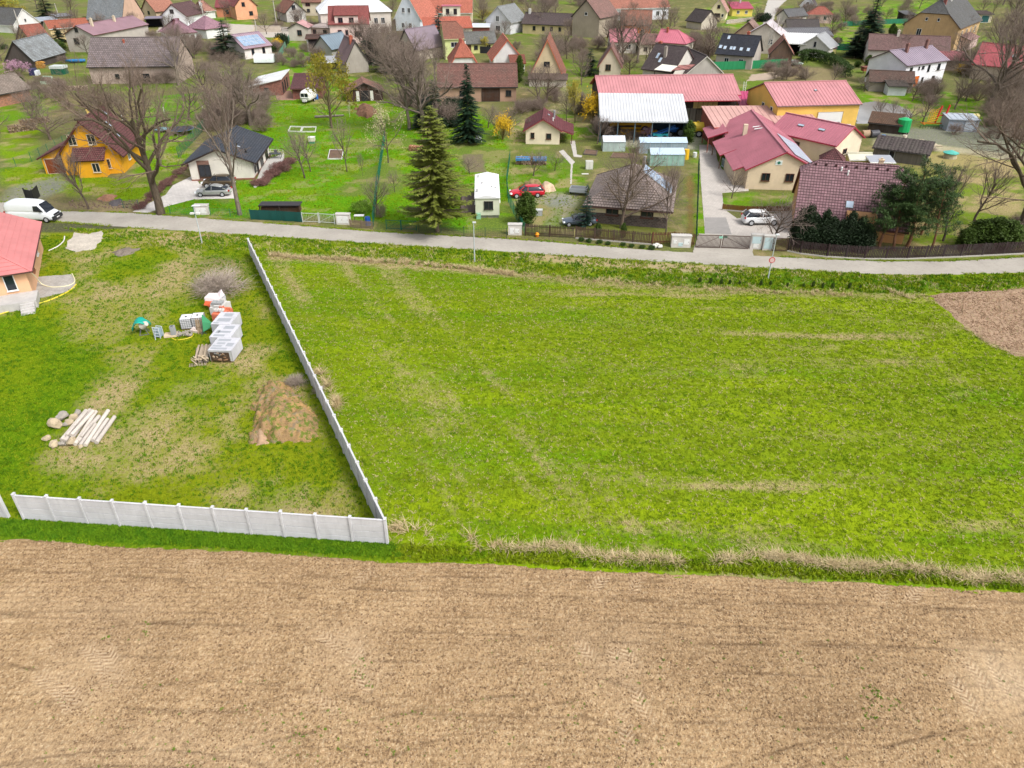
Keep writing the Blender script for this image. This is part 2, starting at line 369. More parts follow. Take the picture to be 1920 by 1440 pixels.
zone([(125,378),(290,382),(280,398),(110,392),(90,375)],(150,130,110),.85,.6,.8,.8,99)
zone([(20,352),(110,330),(122,345),(80,378),(0,378)],(150,146,136),.9,.2,.8,.8,100)
zone([(70,345),(120,340),(118,358),(90,362)],(140,138,134),.9,.1,.5,.5,101)
zone([(1030,362),(1076,362),(1085,375),(1060,420),(1028,424),(1040,385),(970,380),(960,360)],(176,164,146),.9,.2,.8,.6,102)
zone([(1022,372),(1070,366),(1072,385),(1030,388)],(150,150,150),.8,.1,.8,.6,103)
zone([(1045,392),(1052,392),(1046,422),(1036,422)],(110,140,40),.8,.2,.3,.3,104)
zone([(868,289),(905,289),(912,323),(876,323)],(132,116,100),1,.3,.15,.2,105)
zone([(1620,245),(1830,235),(1920,240),(1920,300),(1760,272),(1640,262)],(146,142,136),.95,.15,1.2,1.0,106)
zone([(1640,262),(1760,272),(1920,292),(1920,304),(1760,284),(1640,272)],(206,192,168),.95,.1,.6,.5,107)
zone([(1690,285),(1840,290),(1820,315),(1690,310)],(188,166,120),.85,.4,1.2,1.2,108)
zone([(1150,250),(1420,225),(1420,240),(1320,262),(1310,280),(1140,275)],(190,184,172),.85,.1,.8,.6,109)
zone([(1560,290),(1640,292),(1660,310),(1560,318)],(140,126,110),.9,.3,.6,.6,110)
zone([(1430,120),(1580,130),(1570,150),(1440,152)],(136,118,100),.85,.6,.8,.8,111)
zone([(1130,60),(1180,60),(1180,130),(1130,130)],(116,110,70),.6,.5,.8,.8,112)
zone([(600,215),(650,215),(720,235),(690,245),(600,240)],(104,140,40),.5,.3,.5,.5,113)
zone([(1120,395),(1262,430),(1262,460),(1090,445)],(112,120,50),.8,.4,.5,.5,114)
zone([(1288,330),(1300,330),(1302,462),(1290,462)],(150,110,80),.8,.3,.3,.3,115)
zone([(1476,470),(1600,492),(1800,492),(1920,484),(1920,470),(1600,480)],(110,128,50),.8,.5,.4,.4,116)
FIELD_TOP=[(-900,960),(0,1003),(240,1020),(500,1032),(730,1050),(900,1052),(1100,1064),(1300,1072),(1500,1083),(1700,1091),(1920,1106),(3000,1180)]
relief=((fbm(X*.5,Y*.5,70)-.5)*.09+(fin-.5)*.05)*near*np.clip((75-Y)/10,0,1)
cl=mask(X,Y,GP((20,905),(740,950),(760,1035),(20,1000)),1.5); relief=relief*(1-cl*.7)
_ft=GP(*FIELD_TOP); relief=relief*np.clip((Y-np.interp(X,[q.x for q in _ft],[q.y for q in _ft]))/.6,0,1)-.3*np.clip((np.interp(X,[q.x for q in _ft],[q.y for q in _ft])-.9-Y)/.5,0,1)*near
tint=np.clip(tint*(.9+.2*big[..., None]),0,1)
ny,nx=X.shape
V=np.stack([X,Y,relief],-1).reshape(-1,3); idx=np.arange(ny*nx).reshape(ny,nx)
Fq=np.stack([idx[:-1,:-1],idx[:-1,1:],idx[1:,1:],idx[1:,:-1]],-1).reshape(-1,4)
n=N('grass_ground'); p=n.pos(); tc=n.attr('tint',0); dr=n.attr('dry',2)
f1=n.noise(p,1.1,4,.65); f2=n.noise(n.scale(p,(1,.6,1)),4.2,3,.7); f3=n.noise(n.scale(p,(1,.5,1)),10.0,2,.7)
q=n.mix(n.rng(f1,.38,.62,0,.35),tc,n.mix(.6,tc,(.05,.12,.004)))
q=n.mix(n.rng(f2,.5,.66,0,.5),q,n.mix(.6,tc,(.035,.085,.002)))
q=n.mix(n.rng(f2,.5,.34,0,.45),q,n.mix(.6,tc,(.34,.42,.02)))
q=n.mix(n.rng(f3,.52,.68,0,.6),q,n.mix(.6,tc,(.03,.075,.002)))
th=n.math('ADD',n.math('MULTIPLY',dr,.55),n.math('ADD',n.math('MULTIPLY',f2,.45),n.math('ADD',n.math('MULTIPLY',f1,.3),n.math('MULTIPLY',f3,.25))))
straw=n.mix(n.rng(f3,.35,.65),S(206,184,142,.8),S(146,124,88,.8))
q=n.mix(n.rng(th,.70,.98,0,.85),q,straw); n.col(q); n.b.inputs['Specular IOR Level'].default_value=.05; n.bump(n.math('ADD',f2,f3),.10,.7); GRASS_M=n.m
gme=np_mesh('ground',V,Fq,GRASS_M,smooth=True)
a=gme.attributes.new('tint','FLOAT_COLOR','POINT'); a.data.foreach_set('color',np.concatenate([tint.reshape(-1,3),np.ones((ny*nx,1))],1).astype(np.float32).ravel())
a=gme.attributes.new('dry','FLOAT','POINT'); a.data.foreach_set('value',dry.ravel().astype(np.float32))
tag(link('ground',gme),kind='structure')
def samp(arr,x,y):
    i=np.clip(np.searchsorted(xs,x)-1,0,nx-2); j=np.clip(np.searchsorted(ys,y)-1,0,ny-2)
    fx=np.clip((x-xs[i])/(xs[i+1]-xs[i]),0,1); fy=np.clip((y-ys[j])/(ys[j+1]-ys[j]),0,1)
    if arr.ndim==3:fx=fx[:, None]; fy=fy[:, None]
    return (arr[j,i]*(1-fx)+arr[j,i+1]*fx)*(1-fy)+(arr[j+1,i]*(1-fx)+arr[j+1,i+1]*fx)*fy
# ---------------------------------------------------------------- ploughed field in front
fx_=np.arange(-46,46.01,.11); fy_=np.arange(9,36.5,.09); FX,FY=np.meshgrid(fx_,fy_)
top=[tuple(G(px,py)[:2]) for px,py in FIELD_TOP]
tx=np.array([t[0] for t in top]); ty=np.array([t[1] for t in top])
edge=np.interp(FX,tx,ty)+(fbm(FX*.9,FY*0+.3,120)-.5)*.5
ins=np.clip((edge-FY)/.35,0,1)
def line_m(pts,w_):
    P=GP(*pts); return np.clip(1-seg_dist(FX,FY,P, False)/w_,0,1)
LINES=[[(-60,1062),(0,1068),(328,1086),(703,1105),(900,1115),(1378,1130),(1697,1138),(2000,1150)],[(-60,1148),(0,1152),(328,1171),(610,1176),(900,1190),(1219,1207),(1590,1210),(2000,1226)],
 [(-100,1350),(0,1335),(187,1295),(398,1276),(500,1284),(610,1302)],[(187,1368),(422,1330),(560,1300)],[(408,1412),(656,1358),(900,1311),(1100,1290)],[(694,1433),(900,1358),(1010,1325),(1100,1310)],[(1300,1460),(1362,1438),(1537,1385),(1644,1353)],
 [(0,1245),(60,1255),(110,1268)],[(600,1290),(640,1305),(700,1320)],[(1080,1255),(1180,1290),(1260,1330)],[(1086,1340),(1200,1385)],[(170,1180),(260,1170),(400,1160)],[(1500,1440),(1700,1390),(1920,1340)]]
dark=np.zeros(FX.shape)
for l in LINES:dark=np.maximum(dark,line_m(l,.15)*np.clip((fbm(FX*.8,FY*.8,7)-.3)*2.6,0,1))
BL=[([(1000,1160),(1250,1150),(1560,1190),(1760,1260),(1700,1300),(1300,1250),(1100,1210)],.6),([(1150,1110),(1920,1135),(1920,1165),(1200,1150)],.5),([(1450,1290),(1640,1280),(1720,1340),(1560,1400),(1440,1360)],.65),([(180,1160),(320,1150),(330,1200),(200,1205)],.45),([(0,1010),(500,1040),(900,1062),(900,1100),(300,1080),(0,1050)],.4),([(900,1062),(1920,1110),(1920,1130),(900,1095)],.4),([(820,1200),(1010,1190),(1010,1240),(860,1250)],.3)]
damp=np.zeros(FX.shape)
for i,(pl,a_) in enumerate(BL):damp=np.maximum(damp,mask(FX,FY,GP(*pl),2.5,1.5,130+i,.5)*a_)
BR=[([(1810,1230),(1960,1230),(1960,1340),(1830,1330)],.9),([(1080,1200),(1190,1195),(1190,1290),(1100,1270)],.4),([(130,1210),(230,1215),(240,1300),(150,1300),(90,1260)],.4),([(0,1120),(260,1130),(260,1160),(0,1150)],.3),([(590,1180),(690,1180),(700,1260),(640,1290)],.4),([(0,1380),(500,1380),(500,1460),(0,1460)],.35)]
light=np.zeros(FX.shape)
for i,(pl,a_) in enumerate(BR):light=np.maximum(light,mask(FX,FY,GP(*pl),1.5,1.2,150+i,.6)*a_)
TR=[[(1139,1074),(1112,1114)],[(1208,1071),(1181,1114)],[(1654,1085),(1646,1135)],[(1729,1087),(1707,1135)],[(1080,1205),(1112,1241)],[(1139,1210),(1187,1289),(1229,1358)],[(1165,1205),(1210,1270)],[(1803,1236),(1860,1300)],[(1850,1230),(1910,1320)],[(1890,1250),(1960,1330)],[(155,1213),(220,1288)],[(190,1215),(232,1280)],
 [(77,1260),(136,1335)],[(110,1262),(148,1330)],[(600,1185),(640,1225)],[(656,1185),(694,1302)],[(640,1182),(666,1250)],[(581,1297),(633,1349)],[(347,1063),(384,1044)],[(670,1096),(703,1068)],[(1160,1330),(1200,1440)],[(1770,1260),(1840,1350)]]
ts=np.zeros(FX.shape); tt=np.zeros(FX.shape); tm=np.zeros(FX.shape)
for l in TR:
    P=GP(*l); L0=0
    for i in range(len(P)-1):
        ax,ay=P[i][0],P[i][1]; ex,ey=P[i+1][0]-ax,P[i+1][1]-ay; L=math.hypot(ex,ey); ex/=L; ey/=L
        s_=(FX-ax)*ex+(FY-ay)*ey; t_=-(FX-ax)*ey+(FY-ay)*ex; t_=t_+.12*np.sin(s_*1.4+ax); e_=(s_>-.05)&(s_<L+.05)&(abs(t_)<.42)
        ts[e_]=s_[e_]+L0; tt[e_]=t_[e_]
        fade=(.35+.65*np.clip((vn(FX*1.3,FY*1.3,99)-.2)*2,0,1))*np.clip(np.minimum(s_,L-s_)/.7+.2,0,1)*np.clip((.40-abs(t_))/.1,0,1); tm[e_]=np.maximum(tm,fade)[e_]; L0+=L
rows=np.sin((FY+.035*FX+.0009*FX*FX+(fbm(FX*.05,FY*.05,8)-.5)*.5)*2*math.pi/.36)
topz=np.clip((FY-24)/5,0,1)
dark=np.maximum(dark,.55*np.clip((np.sin((FY+.035*FX+.0009*FX*FX+(fbm(FX*.04,FY*.04,8)-.5)*1.2)*2*math.pi/2.9)-.955)*22,0,1)*np.clip((fbm(FX*.35,FY*1.5,17)-.42)*5,0,1))
for cx_,cy_,r0_ in ((-16,5,14.5),(-17,4,17),(14,2,17.5),(16,0,21)):
    rr_=np.hypot(FX-cx_,(FY-cy_)*1.25); sw=np.clip((3.2-abs(rr_-r0_))/1.0,0,1); dark=np.maximum(dark,.95*sw*np.clip((np.sin(rr_*2*math.pi/.95)-.8)*5,0,1)*np.clip((fbm(FX*.5,FY*.5,18)-.34)*5,0,1))
dark=np.maximum(dark,.3*np.clip(-rows-.2,0,1)*np.clip((fbm(FX*.5,FY*2,19)-.42)*5,0,1))
zf=.02+rows*.014*(.5+.7*topz)+(fbm(FX*2.6,FY*2.6,11,3)-.5)*.075+(vn(FX*6,FY*6,5)-.5)*.045+(fbm(FX*.25,FY*.25,12)-.5)*.08-dark*.05
zf=zf*(1-tm)+(tm*(.0+.012*np.sign(np.sin((ts+abs(tt)*.9)*2*math.pi/.27)))); zf=zf*ins-(1-ins)*.12+.03*ins
n=N('field_soil'); p=n.pos(); dk=n.attr('dark'); lt=n.attr('light'); w_tm=n.attr('tm'); w_ts=n.attr('ts'); w_tt=n.attr('tt')
f1=n.noise(p,.45,4); f2=n.noise(p,3.0,4,.7); f3=n.noise(n.scale(p,(1,.7,1)),9.0,3,.75); fr=n.noise(n.scale(p,(.25,3.2,1)),1.6,3,.6)
q=n.mix(n.rng(f1,.3,.7),S(194,163,122,.86),S(168,138,100,.85)); q=n.mix(n.rng(fr,.48,.75,0,.35),q,S(150,118,88,.85))
q=n.mix(n.rng(f2,.5,.75,0,.55),q,S(118,88,62,.8)); q=n.mix(n.rng(f3,.53,.66,0,.75),q,S(92,66,46,.8)); q=n.mix(n.rng(f3,.36,.46,.6,0),q,S(220,196,160,.88))
q=n.mix(n.math('MULTIPLY',dk,.75),q,S(92,68,46,.75)); q=n.mix(n.math('MULTIPLY',lt,.5),q,S(208,184,152,.86))
ph=n.math('MULTIPLY',n.math('ADD',w_ts,n.math('MULTIPLY',n.math('ABSOLUTE',w_tt),.9)),2*math.pi/.27); ch=n.math('SINE',ph)
q=n.mix(n.math('MULTIPLY',w_tm,n.rng(ch,-.2,.4,.25,.5)),q,n.mix(n.rng(ch,-.3,.3),S(150,120,92,.85),S(222,196,162,.88)))
gr=n.noise(p,.8,4); q=n.mix(n.rng(n.math('ADD',gr,n.math('MULTIPLY',f3,.5)),.98,1.06,0,.5),q,S(110,124,60,.8))
n.col(q); n.bump(n.math('ADD',f3,n.math('MULTIPLY',f2,1.5)),.09,.9); SOIL_M=n.m
keep=(FY<edge+.5); ny2,nx2=FX.shape; id2=np.arange(ny2*nx2).reshape(ny2,nx2)
kq=keep[:-1,:-1]&keep[1:,1:]&keep[:-1,1:]&keep[1:,:-1]
Fq=np.stack([id2[:-1,:-1],id2[:-1,1:],id2[1:,1:],id2[1:,:-1]],-1)[kq]
used=np.zeros(ny2*nx2,bool); used[Fq.ravel()]= True; rm=np.cumsum(used)-1
fme=np_mesh('field',np.stack([FX,FY,zf],-1).reshape(-1,3)[used],rm[Fq],SOIL_M, True)
for nm,ar in (('dark',np.clip(dark*.9+damp*.6,0,1)),('light',light),('tm',tm),('ts',ts),('tt',tt)):
    a=fme.attributes.new(nm,'FLOAT','POINT'); a.data.foreach_set('value',ar.ravel()[used].astype(np.float32))
tag(link('field',fme),kind='structure')
fedge= lambda x:np.interp(x,tx,ty)
mb=MB(); mb.prism([(-400,-200),(400,-200),(400,9.05),(-400,9.05)],-.2,.02); mb.prism([(-400,9.05),(-45.95,9.05),(-45.95,fedge(-46)),(-400,fedge(-46)+8)],-.2,.018); mb.prism([(45.95,9.05),(400,9.05),(400,8),(400,25),(45.95,fedge(46))],-.2,.018)
tag(mb.build('field',SOIL_M),kind='structure')
SHEETS=[]
def sheet(name,px,mat,z=.02,jit=.12,z0=-.1,step=.5,seed=1,world=None):
    P=world or GP(*px); out=[]; SHEETS.append([(p[0],p[1]) for p in P]); rs=random.Random(seed)
    for i in range(len(P)):
        a_,b_=P[i],P[(i+1)%len(P)]; L=math.hypot(b_[0]-a_[0],b_[1]-a_[1]); k=max(1,int(L/step))
        for j in range(k):
            t=j/k; jj=jit if j else jit*.3
            out.append((a_[0]+(b_[0]-a_[0])*t+rs.uniform(-jj,jj),a_[1]+(b_[1]-a_[1])*t+rs.uniform(-jj,jj)))
    m_=MB(); m_.prism(out,z0,z); return tag(m_.build(name,mat),kind='structure')
P2=GP((1738,553),(1800,545),(2300,520),(2300,760),(1925,672),(1870,655),(1805,612))
gx=np.arange(40,110,.25); gy=np.arange(48,72,.25); SX,SY=np.meshgrid(gx,gy); mk=mask(SX,SY,P2,.3,.5,200)
sz=-.15+mk*(.22+(fbm(SX*1.5,SY*1.5,201)-.5)*.16)
k2=mk>.02; id3=np.arange(SX.size).reshape(SX.shape); kq=k2[:-1,:-1]|k2[1:,1:]|k2[:-1,1:]|k2[1:,:-1]
Fq=np.stack([id3[:-1,:-1],id3[:-1,1:],id3[1:,1:],id3[1:,:-1]],-1)[kq]; used=np.zeros(SX.size,bool); used[Fq.ravel()]= True; rm=np.cumsum(used)-1
n=N('brown_soil'); p=n.pos(); f1=n.noise(p,.5,4); f2=n.noise(p,4.0,4,.7); f3=n.noise(p,14.0,3,.7)
f3=n.noise(p,5.0,4,.7); q=n.mix(f1,S(186,158,132),S(160,132,108)); q=n.mix(n.rng(f3,.48,.62,0,.7),q,S(116,92,72)); q=n.mix(n.rng(f3,.42,.32,0,.5),q,S(206,180,150)); q=n.mix(n.rng(f2,.55,.66,0,.6),q,S(130,134,70)); n.col(q); n.bump(f3,.12,.8)
tag(link('field',np_mesh('field',np.stack([SX,SY,sz],-1).reshape(-1,3)[used],rm[Fq],n.m, True)),kind='structure')
# ---------------------------------------------------------------- road, drives, paths, pond
n=N('asphalt'); p=n.pos(); f1=n.noise(p,.25,4); f2=n.noise(p,3.0,4); f3=n.noise(p,20.0,3)
q=n.mix(n.rng(f1,.3,.7),S(194,187,176,.8),S(172,165,155,.8)); q=n.mix(n.rng(f2,.5,.75,0,.45),q,S(150,146,140,.8)); q=n.mix(n.rng(f3,.5,.7,0,.35),q,S(120,118,114,.8)); n.col(q); n.bump(f3,.01,.4); ROAD_M=n.m
up=[(-900,344),(-300,366),(0,379),(60,385),(112,396),(250,400),(475,417),(705,435),(960,449),(1096,459),(1226,470),(1420,480),(1550,487),(1680,491),(1785,490),(1920,483),(2300,455),(3000,400)]
lo=[(3000,420),(2300,478),(1920,511),(1785,515),(1680,515),(1576,511),(1383,499),(1174,487),(960,473),(772,461),(480,442),(235,426),(115,416),(60,412),(0,400),(-300,386),(-900,360)]
sheet('road',up+lo,ROAD_M,.035,.10,seed=3)
PAVE_M=M('paving',(214,208,200),.82,w=.6,h=.3); CONC_M=M('concrete',(206,200,192),.82)
sheet('driveway',[(364,328),(374,345),(438,352),(440,372),(363,374),(316,386),(277,399),(249,397),(310,366),(324,348)],M('paving',(226,220,214),.84,w=.5,h=.5),.03,.03,seed=4)
sheet('driveway',[(1311,272),(1340,271),(1345,300),(1354,318),(1400,330),(1404,358),(1354,362),(1357,392),(1382,410),(1480,396),(1490,398),(1484,445),(1440,452),(1322,440),(1314,340)],M('paving',(206,198,190),.82,w=.35,h=.35),.03,.02,seed=5)
sheet('driveway',[(1321,408),(1361,408),(1372,440),(1322,438)],M('concrete',(168,164,160),.8),.036,.03,z0=0,seed=6)
sheet('path',[(1310,438),(1410,442),(1412,482),(1300,474)],ROAD_M,.042,.1,seed=7)
sheet('path',[(1048,284),(1056,281),(1078,304),(1074,308),(1072,345),(1069,345),(1070,308)],CONC_M,.02,.03,seed=8)
sheet('path',[(1069,265),(1078,264),(1082,290),(1092,292),(1090,295),(1076,294)],CONC_M,.024,.04,seed=9)
sheet('road',[(300,50),(420,44),(560,52),(640,62),(640,74),(500,70),(380,58),(290,62)],M('concrete',(206,196,184),.8),.02,.3,seed=10)
sheet('road',[(1440,0),(1475,0),(1462,12),(1452,30),(1448,50),(1430,50),(1432,25)],M('concrete',(206,200,192),.8),.02,.3,seed=11)
sheet('road',[(1770,88),(1800,62),(1830,70),(1800,96)],ROAD_M,.02,.3,seed=12)
sheet('path',[(230,14),(330,30),(350,22),(380,5),(390,8),(350,32),(320,40)],CONC_M,.02,.3,seed=13)
sheet('road',[(1410,140),(1480,132),(1490,136),(1440,150),(1400,152)],M('concrete',(196,176,156),.8),.02,.3,seed=14)
n=N('pond_water'); n.col(n.mix(n.noise(n.pos(),.3,3),S(190,186,182,.7),S(150,150,146,.7))); n.rgh(.12,.5)
sheet('pond',[(1608,205),(1612,194),(1640,190),(1680,196),(1706,208),(1712,218),(1690,228),(1640,232),(1606,232)],n.m,.02,.25,seed=15)
sheet('gravel_pad',[(53,560),(66,520),(134,515),(141,524),(140,540),(120,549),(56,563)],M('earth',(192,186,178),.8),.045,.08,z0=-.05,seed=16)
sheet('gravel_pad',[(130,450),(140,436),(165,440),(192,432),(193,447),(178,467),(142,473),(122,466)],M('earth',(214,204,190),.84),.035,.2,z0=-.05,seed=17)
sheet('terrace',[(476,352),(498,300),(533,290),(532,305),(505,320),(500,335),(480,352)],M('paving',(206,202,196),.82,w=.5,h=.5),.15,.01,seed=18)
sheet('path',[(515,172),(545,170),(555,188),(520,188)],M('paving',(176,140,122),.8),.03,.1,seed=19)
# ================================================================ CONCRETE PANEL FENCES
CONC=M('concrete',(220,220,222),.84)
def concrete_fence(a,b,bays,label,first=True,group='concrete panel fences round the building plot'):
    a,b=Vector(a[:2]),Vector(b[:2]); L=(b-a).length; ang=math.atan2(b.y-a.y,b.x-a.x); st=L/bays
    t=empty('concrete_fence',(a.x,a.y,0),ang,label,'fence',group)
    m_=MB(); m_.box(-.07,.07,-.11,.11,-.3,2.06); m_.box(-.085,.085,-.125,.125,2.06,2.1); pm=m_.mesh('post',CONC)
    ln=st-.135
    m_=MB(); m_.box(0,ln,-.02,.02,0,.485); m_.box(.03,ln-.03,-.04,.04,.02,.462); sm=m_.mesh('slab',CONC)
    m_=MB(); m_.box(0,ln,-.04,.04,0,.45); m_.box(0,ln,-.06,.06,.45,.5); cm=m_.mesh('cap_slab',CONC)
    r=random.Random(int(L*10))
    for i in range(bays+1):
        if i==0 and not first: continue
        link('post',pm,t,(i*st,0,r.uniform(-.02,.02)),(r.gauss(0,.006),r.gauss(0,.006),0))
    for i in range(bays):
        for k in range(4):link('slab',cm if k==3 else sm,t,(i*st+.0675,0,-.02+k*.497+r.uniform(-.004,.004)),(r.gauss(0,.004),0,0))
    return t
concrete_fence(FC[1],FC[0],11,'white concrete panel fence running along the edge of the ploughed field')
concrete_fence(FC[0],FC[2],25,'long white concrete panel fence running from the field corner up to the road',first=False)
e0=G(16,970); d0=(Vector(FC[1][:2])-Vector(FC[0][:2])).normalized()
concrete_fence((e0.x+d0.x*8.5,e0.y+d0.y*8.5),e0,4,'short end of white concrete fence beyond the gap at the left picture edge')
# ================================================================ ROOFS, WALLS, WINDOWS
def clip_v(P2,v):
    """u interval of convex 2-D polygon at height v"""
    us=[]
    for i in range(len(P2)):
        (u0,v0),(u1,v1)=P2[i],P2[(i+1)%len(P2)]
        if (v0-v)*(v1-v)<=0 and abs(v1-v0)>1e-9:us.append(u0+(u1-u0)*(v-v0)/(v1-v0))
        elif abs(v1-v0)<=1e-9 and abs(v0-v)<1e-6:us+=[u0,u1]
    return (min(us),max(us)) if us else None
class Slope:
    def __init__(s,pts):
        s.P=[Vector(p) for p in pts]; s.o=s.P[0]; s.u=(s.P[1]-s.P[0]).normalized(); q=s.P[-1]-s.P[0]
        s.n=s.u.cross(q).normalized(); s.v=s.n.cross(s.u); s.p2=[((p-s.o).dot(s.u),(p-s.o).dot(s.v)) for p in s.P]
        s.vm=max(p[1] for p in s.p2); s.L=(s.P[1]-s.P[0]).length
    def at(s,u,v,h=0): return s.o+s.u*u+s.v*v+s.n*h
    def build(s,mb,style,step=.36,thick=.16,mats=(0,1),pieces=None):
        top=s.P; bot=[p-s.n*thick for p in s.P]
        mb.poly(top,mats[0],s.p2); mb.poly(bot[::-1],mats[1])
        for i in range(len(top)):
            j=(i+1)%len(top); mb.poly([bot[i],bot[j],top[j],top[i]],mats[1])
        if style=='tile':
            nst=max(1,round(s.vm/step)); sv=s.vm/nst
            for k in range(nst):
                v0,v1=k*sv,(k+1)*sv; a=clip_v(s.p2,v0+1e-4); b=clip_v(s.p2,v1-1e-4)
                if not a or not b: continue
                q=mb if pieces is None else MB()
                A,B,C,D=s.at(a[0]+.01,v0,.07),s.at(a[1]-.01,v0,.07),s.at(b[1]-.01,v1,.03),s.at(b[0]+.01,v1,.03)
                q.poly([A,B,C,D],mats[0],[(a[0],v0),(a[1],v0),(b[1],v1),(b[0],v1)])
                q.poly([s.at(a[0]+.01,v0,.005),s.at(a[1]-.01,v0,.005),B,A],mats[0],[(a[0],v0),(a[1],v0),(a[1],v0+.05),(a[0],v0+.05)])
                if pieces is not None:
                    q.poly([B,s.at(a[1]-.01,v0,.005),s.at(b[1]-.01,v1,.005),C],mats[0]); q.poly([s.at(a[0]+.01,v0,.005),A,D,s.at(b[0]+.01,v1,.005)],mats[0]); pieces.append(q)
        elif style in ('seam','corr'):
            wd=.05 if style=='seam' else step*.35; hh=.06 if style=='seam' else .05
            P3=[(v,u) for u,v in s.p2]; nst=max(1,int(s.L/step))
            umin,umax=min(p[0] for p in s.p2),max(p[0] for p in s.p2); k=umin+step*.5
            while k<umax-.02:
                c=clip_v(P3,k)
                if c and c[1]-c[0]>.3:
                    v0,v1=c[0]+.01,c[1]-.02
                    a,b,c_,d=s.at(k-wd,v0,.004),s.at(k-wd*.6,v0,hh),s.at(k+wd*.6,v0,hh),s.at(k+wd,v0,.004)
                    a2,b2,c2,d2=s.at(k-wd,v1,.004),s.at(k-wd*.6,v1,hh),s.at(k+wd*.6,v1,hh),s.at(k+wd,v1,.004)
                    for q in ((b,c_,c2,b2),(a,b,b2,a2),(c_,d,d2,c2),(a,d,c_,b)):mb.poly(q,mats[0],[(k,v0),(k,v0),(k,v1),(k,v1)])
                k+=step
_WM={}
def win_mesh(w_,h_,fm,door=None):
    key=(round(w_,2),round(h_,2),fm.name,door and door.name)
    if key in _WM: return _WM[key]
    m_=MB(); t=.07
    for x0,x1,z0,z1 in ((-w_/2-t,w_/2+t,h_/2,h_/2+t),(-w_/2-t,w_/2+t,-h_/2-t,-h_/2),(-w_/2-t,-w_/2,-h_/2,h_/2),(w_/2,w_/2+t,-h_/2,h_/2)):m_.box(x0,x1,-.09,.03,z0,z1)
    if w_>.85 and not door:m_.box(-.03,.03,-.07,.03,-h_/2,h_/2)
    if not door:m_.box(-w_/2-.12,w_/2+.12,-.16,.02,-h_/2-.12,-h_/2-.072)
    fr=m_.mesh('window',fm); g=MB(); g.box(-w_/2,w_/2,-.03,.02,-h_/2,h_/2)
    if door:
        for k in range(3):g.box(-w_/2+.05,w_/2-.05,-.045,-.03,-h_/2+.08+k*h_/3,-h_/2+h_/3-.04+k*h_/3)
    pn=g.mesh('pane',door or DARKGLASS()); _WM[key]=(fr,pn); return _WM[key]
FACES={'f': lambda u,L,D:((u,0),0),'b': lambda u,L,D:((L-u,D),math.pi),'l': lambda u,L,D:((0,D-u),-math.pi/2),'r': lambda u,L,D:((L,u),math.pi/2)}
def box_on(h,face,u,z,w_,hh,d,name,mat,parent=None,off=0.0):
    """a box w x hh standing d proud of a wall face"""
    (x,y),rz=FACES[face](u,h.L,h.D); m_=MB(); m_.box(-w_/2,w_/2,-d,.02,-hh/2,hh/2)
    c,s_=math.cos(rz),math.sin(rz); return m_.build(name,mat,parent or h.t,loc=(x+s_*off,y-c*off,z),rot=(0,0,rz))
class House: pass
